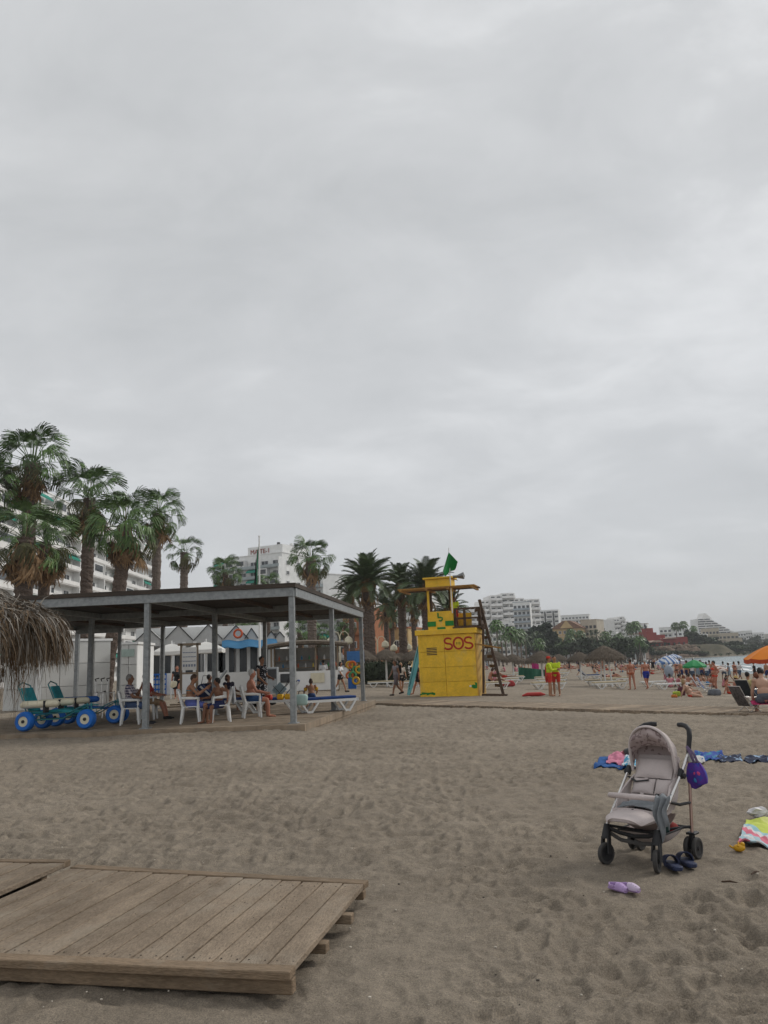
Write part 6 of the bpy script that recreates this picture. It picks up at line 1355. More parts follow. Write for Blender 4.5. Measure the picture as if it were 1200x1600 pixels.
walker('person in pale grey shirt in front of the white umbrellas', 483, 52, 2.4, P=STAND, skin='tan', hair='black', wear=[('shirt', C_('pale_grey', (.42, .42, .40))), ('shorts', C_('grey', (.2, .18, .19)), .7)], H=1.6)
walker('woman in a short black dress with sunglasses carrying a cream bag', 277, 38, PI + .1, P=dict(WALK, arms=((6, 8, 70, .4), (4, 10, 12))), skin='red', hair='brown', hairst='bun', wear=[('dress', C_('black', (.015, .015, .018)), .34)], H=1.68, bust=1)
soft_bag('cream handbag held by the woman in the black dress', foot(272, 37.9) + Vector((0, 0, .62)), (.34, .16, .32), M_CREAM, 'handbag', name='handbag')
# ---- lifeguards
M_LIME = C_('lime_yellow', (.50, .62, .03)); M_LRED = C_('lifeguard_red', (.50, .04, .025))
XARM = dict(lean=0, legs=((2, 3, 3), (-2, 3, 3)), arms=((26, 6, 74, .7), (28, 6, 72, .7)), head=(2, -10))
person('lifeguard in lime yellow shirt, red shorts and red cap', foot(857, 35.6), RIGHT - .25, XARM, 'tan', 'brown', 'short', [('longshirt', M_LIME), ('shorts', M_LRED, .62)], 1.74, voxel=.016, hat=('cap', M_LRED))
person('dark haired lifeguard in lime yellow shirt and red shorts standing to the right', foot(867, 36), PI - .5, dict(XARM, head=(0, 30)), 'tan', 'black', 'short', [('shirt', M_LIME), ('shorts', M_LRED, .62)], 1.77, voxel=.016)
o = thing('rescue_can', 'long red rescue buoy slung behind the lifeguard with the cap', 'rescue buoy', foot(853, 35.7)); m = MB(); m.tube([(-.02, 0, .62), (-.03, 0, .75), (-.0, .02, 1.3), (.02, .02, 1.42)], [.03, .055, .055, .03], 8); m.build('float', MATS['rescue_red'], o, smooth=60); m = MB(); m.tube([(.02, .02, 1.42), (.12, -.1, 1.2), (.2, -.12, .95)], .012, 5); m.build('strap', M_BLACK, o)
p = Vector(tw.location) + Matrix.Rotation(TRZ, 3, 'Z') @ Vector((TP(711, 955, 1.2).x, 1.2, zt + .06)); person('lifeguard in lime yellow shirt standing up on the tower balcony', p, 2.6, dict(STAND, head=(0, 40)), 'brown', 'black', 'short', [('shirt', M_LIME), ('shorts', M_LRED, .62)], 1.55, voxel=.022)
# ---- bathers in the middle distance, right
M_BRED = C_('bikini_red', (.55, .045, .02))
walker('woman in a red bikini standing with her hand on her hip', 1115, 42, PI / 2 - .1, P=dict(lean=-4, legs=((6, 3, 6), (-4, 3, 2)), arms=((-26, 16, 70, .5), (-24, 18, 75, .5)), head=(14, 0)), skin='red', hair='black', wear=[('bra', M_BRED), ('briefs', M_BRED)], H=1.68, fat=.07, bust=2, voxel=.016)
person('man in blue trunks walking away, bare back', foot(1008, 46), .15, dict(WALK2, arms=((-6, 16, 18), (8, 18, 14))), 'red', 'white', 'short', [('shorts', C_('royal_blue', (.015, .03, .24)), .55)], 1.78, .03, voxel=.018)
walker('woman in a brown bikini standing at the end of the loungers', 985, 45, .3, P=STAND, skin='red', hair='brown', hairst='bun', wear=[('bra', C_('rust', (.33, .09, .04))), ('briefs', C_('rust', (.33, .09, .04)))], H=1.70, bust=1, voxel=.018)
SITG = dict(lean=-28, legs=((104, 6, 84), (82, 10, 40)), arms=((52, 8, 30), (-30, 12, 10)), head=(26, 0), seat=.12, pointfeet=True)
SITF = dict(lean=8, bend=14, legs=((96, 10, 50), (94, 14, 40)), arms=((44, 8, 40), (50, 8, 40)), head=(6, 0), seat=.12, pointfeet=True)
person('blonde woman in a red bikini bottom sitting sideways on the sand', onground(1079, 1089), RIGHT - .25, SITG, 'pale', 'blonde', 'bob', [('bra', C_('cream_top', (.5, .33, .24))), ('briefs', M_BRED)], 1.66, .05, 1, voxel=.016)
person('red haired woman sitting in front of the green umbrella', onground(1066, 1077), RIGHT + .4, SITF, 'pale', 'red', 'curly', [('briefs', C_('black', (.015, .015, .018)))], 1.62, .05, voxel=.02)
person('dark haired woman sitting on the sand with legs outstretched, left of the straw hat', onground(1140, 1084), RIGHT - .1, dict(SITG, lean=-14), 'red', 'brown', 'bun', [('bra', M_BRED), ('briefs', M_BRED)], 1.64, .03, voxel=.018)
person('person in a straw hat sitting on the sand', onground(1150, 1083), RIGHT - .2, dict(SITF, lean=-6), 'red', 'brown', 'short', [('briefs', C_('dark_teal', (.02, .08, .1)))], 1.68, .02, voxel=.018, hat=('straw', mat('straw', (.5, .36, .14), .8)))
person('person in a pink shirt bending beside the red bikini woman', onground(1131, 1074), RIGHT - .4, SITF, 'tan', 'black', 'short', [('shirt', C_('pink', (.5, .2, .23)))], 1.6, voxel=.022)
# group at the right edge
def foldchair(label, loc, rz, seatm, s=1.0, tubem=None, back=True):
    r = thing('folding_beach_chair', label, 'beach chair', loc, rz); r.scale = (s, s, s); tubem = tubem or M_ALU     # faces +Y
    f = MB()
    for x in (-.27, .27):
        f.tube([(x, .24, .30), (x, -.22, .24), (x, -.52, .86)], .013, 6); f.tube([(x, .22, 0), (x, -.1, .30), (x, -.30, .52)], .012, 6); f.tube([(x, -.34, 0), (x, .12, .30)], .012, 6); f.tube([(x, .20, .50), (x, -.34, .52)], .016, 6); f.tube([(x, .2, .28), (x, .2, .5)], .011, 6)
    if not back:
        f = MB()
        for x in (-.27, .27): f.tube([(x, .26, 0), (x, -.22, .34)], .012, 6); f.tube([(x, -.26, 0), (x, .22, .34)], .012, 6); f.tube([(x, .26, .34), (x, -.26, .34)], .013, 6)
    f.tube([(-.27, .22, .0), (.27, .22, 0)], .012, 6); f.tube([(-.27, -.3, .0), (.27, -.3, 0)], .012, 6)
    if back: f.tube([(-.27, -.52, .86), (.27, -.52, .86)], .013, 6); f.build('frame', tubem, r, smooth=60)
    MB().sheet(lambda u, v: (-.26 + .52 * u, .24 - .46 * v, .30 - .06 * v - .03 * math.sin(PI * v)), 4, 5, .012).build('seat', seatm, r)
    if back: MB().sheet(lambda u, v: (-.26 + .52 * u, -.22 - .30 * v - .03 * math.sin(PI * v), .24 + .61 * v), 4, 6, .012).build('backrest', seatm, r)
    return r
q = onz(1197, 1117, -.05); foldchair('folding chair with magenta seat under the bare backed man at the right edge', q, -.3, mat('magenta_fabric', (.40, .015, .10), .85), 1.15, None, False)
person('bare backed man sitting on the magenta chair at the right edge of the photo', q + Vector((.02, -.03, 0)), -.3, dict(SIT, lean=14, bend=6, seat=.40, legs=((80, 8, 70), (80, 10, 70)), arms=((8, 14, 22), (14, 14, 30))), 'pale', 'black', 'short', [('shorts', C_('slate_trunks', (.08, .09, .11)), .6)], 1.78, .035, voxel=.012)
q = onground(1176, 1098); foldchair('dark folding chair left of the bare backed man', q, RIGHT + .5, mat('black_fabric', (.02, .025, .03), .85)); person('dark haired person sitting in the dark folding chair', q, RIGHT + .6, dict(SIT, lean=-14, seat=.40, head=(14, 0)), 'tan', 'black', 'short', [('shirt', C_('yellow_top', (.5, .42, .2))), ('shorts', C_('jeans', (.05, .08, .13)), .8)], 1.66, voxel=.018)
q = onground(1190, 1096); foldchair('blue grey folding chair partly behind the bare backed man', q, RIGHT + .3, mat('slate_fabric', (.07, .10, .14), .85)); person('curly red haired person in pale blue shirt near the right edge', q, RIGHT + .5, dict(SIT, lean=-10, seat=.40), 'pale', 'red', 'curly', [('shirt', C_('pale_blue', (.33, .4, .55))), ('shorts', C_('jeans', (.05, .08, .13)), .8)], 1.66, voxel=.018)
walker('dark haired person behind the group at the right edge', 1199, 30, 0, P=dict(SIT, seat=.42), skin='tan', hair='black', wear=[('shirt', C_('white', (.62, .62, .62)))], H=1.7)
# open easel-like chair back leaning left of the group, blue buggy and bags near the bathers
foldchair('empty white framed chair with grey patterned back left of the magenta chair', onz(1174, 1115, -.05), RIGHT + .25, mat('grey_pattern', (.10, .09, .09), .9, .5, 12), .85)
foldchair('blue folding chair behind the blonde woman', onground(1098, 1080), RIGHT - .4, mat('blue_fabric', (.05, .10, .24), .85), 1.0); foldchair('second blue folding chair beside the red bikini woman', onground(1107, 1082), RIGHT - .5, mat('blue_fabric', (.05, .10, .24), .85), .95)
soft_bag('dark red patterned bag left of the blonde woman', onground(1066, 1087), (.34, .22, .45), mat('dark_red_bag', (.09, .02, .03), .8, .5, 9)); soft_bag('lime green beach bag on the sand beside the dark bag', onground(1058, 1088), (.36, .22, .24), mat('lime_bag', (.4, .5, .05), .8)); soft_bag('orange toy bag left of the lime bag', onground(1054, 1090), (.28, .2, .14), mat('orange_bag', (.5, .16, .03), .8)); soft_bag('grey rucksack at the feet of the red bikini woman', onground(1117, 1087), (.62, .4, .34), mat('grey_bag', (.13, .14, .16), .8, .3, 5))
# ---- far crowd: a few kinds, copied
def proto(P, skin, hair, hairst, wear, fat=0): return person('x', (0, 0, -60), 0, P, skin, hair, hairst, wear, 1.7, fat, voxel=.045)
LIE = dict(lean=-82, legs=((88, 4, 4), (112, 6, 50)), arms=((-84, 14, 10), (60, 14, 20)), head=(8, 0), seat=.12, pointfeet=True); LIE2 = dict(LIE, lean=-52, legs=((90, 5, 3), (92, 5, 3)))
PR = {'stand': [proto(STAND, 'tan', 'black', 'short', [('shorts', C_('navy', (.02, .03, .10)), .55)]), proto(dict(STAND, arms=((10, 12, 50), (20, 10, 30))), 'red', 'brown', 'bob', [('bra', C_('black', (.015, .015, .018))), ('briefs', C_('black', (.015, .015, .018)))], .02), proto(WALK, 'brown', 'black', 'short', [('shirt', C_('white', (.62, .62, .62))), ('shorts', C_('jeans', (.05, .08, .13)), .6)]), proto(WALK2, 'pale', 'black', 'short', [('shirt', C_('black', (.015, .015, .018))), ('shorts', C_('black', (.015, .015, .018)), .7)]), proto(WALK2, 'tan', 'brown', 'bob', [('dress', C_('grey_blue', (.2, .25, .3)), .3)])],
      'sit': [proto(SITF, 'red', 'brown', 'bob', [('briefs', C_('black', (.015, .015, .018)))], .02), proto(SITG, 'tan', 'black', 'short', [('shorts', C_('blue_short', (.03, .15, .30)), .5)]), proto(dict(SITF, lean=-4), 'brown', 'black', 'short', [('shirt', C_('pink', (.5, .2, .23)))])],
      'lie': [proto(LIE, 'red', 'brown', 'bob', [('bra', C_('navy', (.02, .03, .10))), ('briefs', C_('navy', (.02, .03, .10)))]), proto(LIE2, 'tan', 'black', 'short', [('shorts', M_LRED, .5)])]}
WHAT = {'stand': ['bare chested bather in dark trunks standing', 'bather in a black bikini standing', 'person in white shirt walking', 'person in black walking', 'person in a grey blue dress walking'], 'sit': ['bather in dark swimwear sitting', 'bather in blue trunks sitting', 'person in a pink top sitting'], 'lie': ['sunbather in a navy bikini lying', 'sunbather in red trunks lying']}
rc = random.Random(12); USED = set()
def crowd(kind, px, Y, where, group, i=None, z=0, rz=None):
    i = rc.randrange(len(PR[kind])) if i is None else i; p = foot(px, Y) + Vector((0, 0, z)); a = rc.uniform(-3, 3) if rz is None else rz
    if kind == 'lie' and rz is None: a = RIGHT + rc.uniform(-.3, .3)
    o = dup(PR[kind][i], p, a, WHAT[kind][i] + ' ' + where, group, rc.uniform(.93, 1.05)); return o
for px, Y, i, w in ((1130, 68, 2, 'at the water line left of the grey dressed one'), (1138, 66, 4, 'at the water line'), (1147, 66, 1, 'at the water line near the walker'), (1154, 64, 2, 'at the water line, tallest of the bathers'), (1178, 62, 3, 'alone at the water line left of the orange umbrella'), (1197, 60, 0, 'at the water line under the orange umbrella'), (889, 95, 3, 'alone on the mid beach right of the lifeguards'), (905, 78, 3, 'beside the pole of the smaller sunshade'), (1056, 66, 1, 'between the striped and the green umbrellas'), (1063, 60, 0, 'left of the green umbrella'), (1096, 62, 0, 'right under the green umbrella')): crowd('stand', px, Y, w, 'bathers near the water', i)
for k in range(9): crowd('stand', 1072 + k * 4.5 + rc.uniform(-1, 1), 58 + rc.random() * 14, ['at the left end of', 'second from left in', 'third from left in', 'left of centre in', 'in the middle of', 'right of centre in', 'third from right in', 'second from right in', 'at the right end of'][k] + ' the green umbrella cluster', 'cluster under the green umbrella')
for k in range(8): crowd('sit', 1046 + k * 9 + rc.uniform(-2, 2), 50 + rc.random() * 8, 'on the sand below the coloured umbrellas', 'sitters below the umbrellas')
for k in range(62): crowd(rc.choice(['stand', 'lie', 'sit', 'lie']), 872 + rc.random() * 130, 100 + rc.random() * 70, 'on the distant crowded beach behind the sunshades', 'distant beach crowd')
for k in range(36): crowd(rc.choice(['stand', 'stand', 'sit', 'lie']), 990 + rc.random() * 75, 90 + rc.random() * 60, 'on the shore behind the umbrellas', 'shore crowd behind the striped umbrella')
for k in range(40): crowd(rc.choice(['stand', 'sit', 'lie']), 1015 + rc.random() * 70, 240 + rc.random() * 55, 'on the far beach below the castle', 'far beach crowd below the castle')
for k in range(14): crowd(rc.choice(['lie', 'sit', 'stand']), 760 + rc.random() * 100, 80 + rc.random() * 50, 'among the sunshades behind the tower', 'crowd among the tower sunshades')
for px, py, k, i, w, z in ((766, 1073, 'sit', 0, 'on the front lounger right of the tower', .33), (774, 1073, 'sit', 2, 'next to the reader on the front lounger', .33), (787, 1066.5, 'lie', 1, 'on the second lounger right of the tower', .33), (955, 1066, 'lie', 0, 'on a lounger under the dark sunshade', .33), (970, 1064, 'lie', 1, 'behind the loungers near the standing woman', .1), (932, 1060, 'sit', 1, 'on the lounger with raised blue back', .3), (1040, 1064, 'sit', 2, 'by the bare loungers in front of the striped umbrella', .0)):
    p = onground(px, py); o = dup(PR[k][i], p + Vector((0, 0, z)), RIGHT + .1, WHAT[k][i] + ' ' + w)
for L_ in PR.values():
    for r_ in L_:
        for ch in list(r_.children): bpy.data.objects.remove(ch)
        bpy.data.objects.remove(r_)
bpy.data.scenes.remove(TMPS)
# umbrella-shaped pushchair hood under the striped umbrella
o = thing('pushchair', 'grey pushchair with round hood under the striped umbrella', 'pushchair', foot(1044, 52)); MB().ell((0, 0, 1.0), (.3, .3, .42), 14, 10).build('hood', mat('grey_blue_hood', (.27, .31, .37), .8), o, smooth=180); m = MB()
for s in (-1, 1): m.tube([(s * .25, -.3, .1), (s * .25, .3, .9)], .018, 6); m.tube([(s * .25, .3, .1), (s * .25, -.2, .7)], .018, 6)
m.build('frame', M_BLACK, o)
for x in (-.25, .25):
    for y in (-.3, .3): MB().lathe([(.11, -.02), (.11, .02)], 12, (x, y, .11), Matrix.Rotation(PI / 2, 3, 'Y')).build('wheel', M_BLACK, o)
# ------------------------------------------------------------------ foreground wooden walkway panel
M_PLANK = mat('walkway_plank', (.205, .155, .108), .9, .2, 3.2, .5, 70, stretch=(1.5, .5, 1), rnd=.09, col2=(.275, .215, .155), fine=.2)
M_PLANK2 = mat('walkway_beam', (.20, .145, .095), .9, .22, 4, .4, 50, stretch=(.5, 2, 2), rnd=.1, fine=.2)
DZ = .15
worn(M_PLANK, (.285, .24, .185), 2.4, .50, .66, (1, .7, 1), 9, .8); worn(M_PLANK, (.07, .05, .035), 5, .64, .76, (1.5, .35, 1), 7, .6); worn(M_PLANK2, (.28, .235, .18), 3, .54, .7, (1, 1, 1), 8, .6)
c_nr = onz(452, 1522, DZ); c_fr = onz(577, 1376, DZ); c_nl = onz(0, 1502, DZ); c_fl = onz(100, 1347, DZ)
uw = (c_nr - c_nl).normalized(); vw = Vector((-uw.y, uw.x, 0)); WID = (c_fr - c_nr).dot(vw)
wk = thing('wooden_walkway', 'weathered wooden walkway panel lying on the sand in the foreground', 'walkway', (c_nr.x, c_nr.y, 0), math.atan2(uw.y, uw.x))
TRA = .12; npk = 16; pw = .156; rr = random.Random(8)
for k in range(npk):
    x = -pw * (k + .5) - .004
    w_k = WID + TRA * -x; MB().box((x, w_k / 2, DZ - .018), (pw - .013, w_k - .20, .036), rotz(rr.uniform(-.003, .003))).build('plank', M_PLANK, wk, (0, 0, rr.uniform(-.003, .002)), bevel=.004)
LW = npk * pw
MB().box((-LW / 2, .049, DZ - .014), (LW, .096, .044)).build('rim_board', M_PLANK2, wk, (0, 0, 0), bevel=.005); MB().bar((-LW, WID + TRA * LW - .049, DZ - .016), (0, WID - .049, DZ - .016), .096, .044).build('rim_board', M_PLANK2, wk, (0, 0, 0), bevel=.005)
MB().box((-LW / 2 + .0, .065, DZ - .076), (LW - .02, .06, .072)).build('bearer', M_PLANK2, wk, (.012, 0, 0), bevel=.005)
for y, e_ in ((WID * .34, .03), (WID * .64, .045), (WID - .1, .0)): MB().box((-LW / 2 + e_ / 2, y, DZ - .064), (LW + e_, .07, .055)).build('bearer', M_PLANK2, wk, (0, 0, 0), bevel=.005)
sc_ = MB()
for k in range(npk):
    for y in (.16, WID - .16):
        for dx in (-.045, .045): sc_.lathe([(.005, 0), (.005, .002)], 6, (-pw * (k + .5) + dx, y, DZ + .0005))
sc_.build('screw_head', mat('rusty_screw', (.06, .045, .035), .6, metal=.4), wk)
# next panel to the left, a little higher
q = c_nr - uw * (LW + .06) + vw * (WID + TRA * LW) ; w2 = thing('wooden_walkway', 'second walkway panel at the left edge beyond the joint', 'walkway', (q.x, q.y, 0), math.atan2(uw.y, uw.x) + .02)
for k in range(9): MB().box((-pw * (k + .5), -WID / 2 - .1, DZ + .012), (pw - .013, WID + .08, .036), rotz(rr.uniform(-.004, .004))).build('plank', M_PLANK, w2, (0, 0, rr.uniform(-.002, .003)), bevel=.004)
MB().box((-.72, .0 - .03, DZ + .014), (1.42, .09, .05)).build('rim_board', M_PLANK2, w2, bevel=.005)
for y in (-.3, -.9, -1.4): MB().box((-.72, y, DZ - .052), (1.38, .075, .09)).build('bearer', M_PLANK2, w2, bevel=.005)
# drifted sand on the boards
M_DUST = MATS.get('beach_sand') or bpy.data.materials['beach_sand']
m = MB()
for i in range(1400):
    x = -rr.random() * LW; y = .02 + rr.random() * (WID - .04); s = .0012 + .003 * rr.random() ** 3; m.ell((x, y, DZ + s * .3), (s, s * .8, s * .6), 5, 3)
struct(m.build('sand_grains', M_DUST, wk), None, 'stuff')
# ------------------------------------------------------------------ thatched sunshade at the left edge
UC = Vector((-4.02, 6.3, 0)); UR, UH = 1.2, 2.03
ub = thing('thatched_umbrella', 'shaggy palm thatch sunshade cut by the left edge of the photo', 'sunshade', UC)
m = MB(); m.tube([(0, 0, -.2), (0, 0, 1.2), (.02, 0, UH + .65)], [.07, .065, .05], 10); m.build('pole', M_WHITE, ub, smooth=60)
for k in range(8): a = k * PI / 4 + .2; m = MB(); m.bar((0, 0, UH + .5), (math.cos(a) * UR * .93, math.sin(a) * UR * .93, UH + .05), .05, .05); m.build('rafter', M_DWOOD, ub)
m = MB(); m.lathe([(UR * .97, .03), (UR * .96, .12), (UR * .55, .34), (.06, .55)], 40); m.build('thatch_base', mat('dark_thatch', (.075, .058, .042), .95, .4, 7, .6, 20), ub, (0, 0, UH))
M_ST1 = mat('dry_frond_grey', (.25, .225, .195), .9, .35, 5, rnd=0); M_ST2 = mat('dry_frond_brown', (.13, .09, .055), .9, .4, 5)
rs = random.Random(21)
def strand(m, p, d, l_, w, droop, curl=0):
    P = []; v = Vector(d).normalized(); pos = Vector(p); st = l_ / 5
    for i in range(6):
        P.append(pos.copy()); v = (v + Vector((rs.uniform(-.45, .45), rs.uniform(-.45, .45), -droop)) * .35 + Vector((curl * v.y, -curl * v.x, 0))).normalized(); pos = pos + v * st
    s = v.cross(Vector((0, 0, 1))); s = s.normalized() if s.length > .05 else Vector((1, 0, 0)); vs = []
    for i, q in enumerate(P): ww = w * (1 - i / 5.5); vs += [q - s * ww, q + s * ww + Vector((0, 0, ww * .5))]
    m.add(vs, [(2 * i, 2 * i + 1, 2 * i + 3, 2 * i + 2) for i in range(5)])
ma, mb_, mc = MB(), MB(), MB()
for i in range(9000):
    a = rs.uniform(-2.3, 1.3); t = rs.random() ** .5; r_ = UR * (.25 + .75 * t); z = UH + .58 * (1 - (r_ / UR)) + .05 + .07 * rs.random() + .11 * mnoise.noise(Vector((a * 4.5, r_ * 5, 0)))
    d = Vector((math.cos(a), math.sin(a), -.35)) + Vector((rs.uniform(-1.6, 1.6), rs.uniform(-1.6, 1.6), rs.uniform(-.1, 1.0))); strand(ma if rs.random() < .75 else mb_, (r_ * math.cos(a), r_ * math.sin(a), z), d, rs.uniform(.10, .30), rs.uniform(.004, .010), .8, rs.uniform(-.7, .7))
for i in range(7000):                                                  # fringe hanging from the rim in tufts
    a = rs.uniform(-2.3, 1.3); tuft = .5 + .5 * mnoise.noise(Vector((a * 7, 3, 0))); r_ = UR * rs.uniform(.9, 1.04); z = UH + rs.uniform(-.03, .14)
    d = Vector((math.cos(a), math.sin(a), -.5)) + Vector((rs.uniform(-.8, .8), rs.uniform(-.8, .8), rs.uniform(-.5, .5))); strand(mb_ if rs.random() < .6 else ma, (r_ * math.cos(a), r_ * math.sin(a), z), d, (.16 + .24 * tuft) * rs.uniform(.6, 1.25), rs.uniform(.004, .010), 1.6, rs.uniform(-.5, .5))
for i in range(260):                                                   # long loose strands on the left
    a = rs.choice([rs.uniform(-.2, .25), rs.uniform(1.0, 1.3)]); r_ = UR * rs.uniform(.80, 1.0); z = UH - .02
    strand(mc, (r_ * math.cos(a), r_ * math.sin(a), z), (math.cos(a) * .2, math.sin(a) * .2, -1), rs.uniform(.3, 1.0) ** 1.3 * .95 * max(.25, 1 - (r_ - UR * .8) / (UR * .32)), rs.uniform(.003, .006), .55, rs.uniform(-.8, .8))
for nm_, q, mm in (('grey_thatch', ma, M_ST1), ('brown_thatch', mb_, M_ST2), ('loose_strands', mc, M_ST2)): struct(q.build(nm_, mm, ub), None, 'stuff')
# ------------------------------------------------------------------ the stroller
M_SBE = mat('stroller_beige_fabric', (.53, .465, .45), .9, .07, 5, .25, 120, fine=.05); M_SPR = checks('stroller_printed_lining', (.42, .34, .33), (.24, .18, .18), 30, .57, 'blot')
M_BRZ = mat('bronze_tube', (.36, .24, .20), .3, .05, 4, metal=.9); M_CHR = mat('silver_tube', (.66, .64, .63), .25, .05, 4, metal=.95); M_RUB = mat('foam_tyre', (.055, .052, .05), .85, .2, 12)
S0 = Vector((2.02, 6.64, 0)); S0.z = sandz(S0.x, S0.y) - .005; SRZ = R(225)
sr = thing('stroller', 'beige umbrella stroller with printed hood standing on the sand', 'stroller', S0, SRZ)
def wheel(parent, c, r, w, yaw=0):
    q = rotz(yaw) @ Matrix.Rotation(PI / 2, 3, 'X'); o = MB().lathe([(r * .72, -w / 2), (r * .94, -w / 2), (r, -w * .3), (r, w * .3), (r * .94, w / 2), (r * .72, w / 2)], 26, close=True, rot=q).build('wheel', M_RUB, parent, c, 0, 40)
    MB().lathe([(r * .12, -w * .36), (r * .73, -w * .36), (r * .73, w * .36), (r * .12, w * .36)], 22, close=True, rot=q).build('rim', M_BLACK, o); MB().lathe([(r * .22, -w * .56), (r * .22, w * .56)], 12, rot=q).build('hub', M_BLACK, o)
FY, RY = .215, .245
for s in (-1, 1):
    wy = s * FY; wheel(sr, (.285, wy, .083), .083, .032, .25 * s)
    m = MB(); m.tube([(.285, wy, .088), (.287, wy, .12)], .012, 8)
    for dx in (-.032, .032): m.bar((.287, wy + dx, .08), (.262, wy + dx * .8, .205), .045, .012, (0, 1, 0))
    m.tube([(.262, wy, .19), (.255, wy, .22), (.235, wy, .30)], [.036, .036, .021], 10); m.build('fork', M_BLACK, sr, smooth=45)
    for dy in (-.034, .034): wheel(sr, (-.285, s * RY + dy, .082), .082, .03)
    m = MB(); m.box((-.285, s * RY, .125), (.05, .03, .12)); m.tube([(-.285, s * RY - .05, .086), (-.285, s * RY + .05, .086)], .012, 8); m.box((-.30, s * RY, .19), (.09, .075, .018)); m.build('axle_bracket', M_BLACK, sr, bevel=.004)
    m = MB(); m.tube([(.238, wy, .285), (-.01, s * .225, .485), (-.235, s * .232, .66)], .0125, 10); m.build('front_tube', M_CHR, sr, smooth=60)
    m = MB(); m.tube([(-.287, s * RY, .16), (-.355, s * .238, .5), (-.425, s * .23, .80)], .013, 10); m.build('rear_tube', M_BRZ, sr, smooth=60)
    m = MB(); m.tube([(-.235, s * .232, .66), (-.425, s * .23, .80)], .013, 8); m.build('push_tube', M_CHR, sr, smooth=60)
    m = MB(); m.tube([(-.415, s * .23, .76), (-.44, s * .232, .86), (-.46, s * .238, .93), (-.485, s * .228, .985), (-.52, s * .19, 1.012), (-.55, s * .14, 1.02), (-.57, s * .10, 1.018)], [.019, .02, .021, .021, .021, .021, .019], 12); m.build('handle', M_BLACK, sr, smooth=60)
    m = MB(); m.box((-.235, s * .232, .66), (.05, .035, .075), Matrix.Rotation(-.6, 3, 'Y')); m.tube([(-.235, s * .25, .645), (-.235, s * .268, .645)], .026, 14); m.build('hood_hinge', M_BLACK, sr, bevel=.006)
    m = MB(); m.tube([(.0, s * .225, .47), (-.15, s * .235, .43), (-.34, s * .238, .42)], .012, 8); m.build('side_strut', M_BLACK, sr, smooth=60)
# cross braces under the seat
for s in (-1, 1): m = MB(); m.tube([(.22, s * .215, .285), (0, 0, .225), (-.285, -s * .235, .24)], .011, 8); m.build('cross_brace', M_BLACK, sr, smooth=60)
m = MB(); m.tube([(.235, -.21, .27), (.20, -.12, .235), (.195, 0, .22), (.20, .12, .235), (.235, .21, .27)], .009, 8, flat=1.8); m.build('foot_strap', M_BLACK, sr, smooth=60)
m = MB(); m.tube([(.24, -.215, .245), (.17, -.14, .175), (.15, 0, .16), (.17, .14, .175), (.20, .2, .21)], .007, 8, flat=2.2); m.build('foot_strap', mat('grey_strap', (.09, .085, .08), .8), sr, smooth=60)
m = MB(); m.tube([(-.288, -.24, .235), (-.288, .24, .235)], .011, 8); m.build('rear_bar', M_BLACK, sr)
# seat and back, padded
def pad(fn, nu, nv, th, name, mm, parent=sr): m = MB(); m.sheet(fn, nu, nv, th); return m.build(name, mm, parent, smooth=60)
def quilt(u, v): return .012 * abs(math.sin(v * PI * 3.0)) ** .5 * math.sin(PI * min(1, max(0, u))) ** .3 + .006 * math.sin(u * PI * 3) ** 2
pad(lambda u, v: (-.09 - .27 * v + quilt(u, v) - .035 * (1 - abs(2 * u - 1) ** 3) * (.6 + .4 * math.sin(PI * v)), -.18 + .36 * u, .375 + .385 * v), 22, 26, -.03, 'backrest', M_SBE)
pad(lambda u, v: (-.10 + .28 * v, -.185 + .37 * u, .375 + .012 * v + .012 * math.sin(PI * u) - .02 * math.sin(PI * v)), 16, 12, .03, 'seat', M_SBE)
def footpad(u, v):
    w = .20 * (1 - .35 * v ** 3); return (.15 + .25 * v * (1 - .28 * abs(2 * u - 1) ** 2.5), (2 * u - 1) * w, .392 - .035 * v ** 1.5 - .05 * abs(2 * u - 1) ** 3 * (1 - .4 * v) + .008)
pad(footpad, 22, 12, .022, 'leg_rest', M_SBE)
m = MB(); E_ = [footpad(0, i / 8) for i in range(9)] + [footpad(i / 20, 1) for i in range(1, 21)] + [footpad(1, 1 - i / 8) for i in range(1, 9)]; m.tube([Vector(q_) + Vector((0, 0, .001)) for q_ in E_], .006, 6); m.build('piping', mat('darker_piping', (.36, .31, .30), .9), sr, smooth=60)
for s in (-1, 1): pad(lambda u, v, s=s: (-.14 + .27 * v * (1 - .5 * u) - .10 * u, s * (.19 + .025 * math.sin(PI * u)), .39 + .24 * u - .05 * v * u), 10, 10, .012 * s, 'side_panel', M_SBE)
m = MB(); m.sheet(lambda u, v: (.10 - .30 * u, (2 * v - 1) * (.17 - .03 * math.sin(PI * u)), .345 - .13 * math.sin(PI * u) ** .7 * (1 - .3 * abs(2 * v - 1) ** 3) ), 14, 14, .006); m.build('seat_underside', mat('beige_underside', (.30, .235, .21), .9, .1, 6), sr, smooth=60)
# cushions sewn onto the seat back
def on_back(u, v, off): v2 = v; return Vector((-.09 - .27 * v2 + .035 + off, -.18 + .36 * u, .375 + .385 * v2 + off * .55))
def cushion(u0, u1, v0, v1, th, name):
    m = MB(); m.sheet(lambda u, v: on_back(u0 + (u1 - u0) * u, v0 + (v1 - v0) * v, .012 + th * (math.sin(PI * min(1, max(0, u))) ** .45) * (math.sin(PI * v) ** .45)), 16, 12, 0); return m.build(name, M_SBE, sr, smooth=180)
cushion(.06, .94, .60, .98, .030, 'head_cushion'); cushion(.05, .57, .30, .58, .026, 'back_cushion'); cushion(.60, .95, .30, .58, .026, 'back_cushion'); cushion(.05, .95, .04, .28, .022, 'back_cushion')
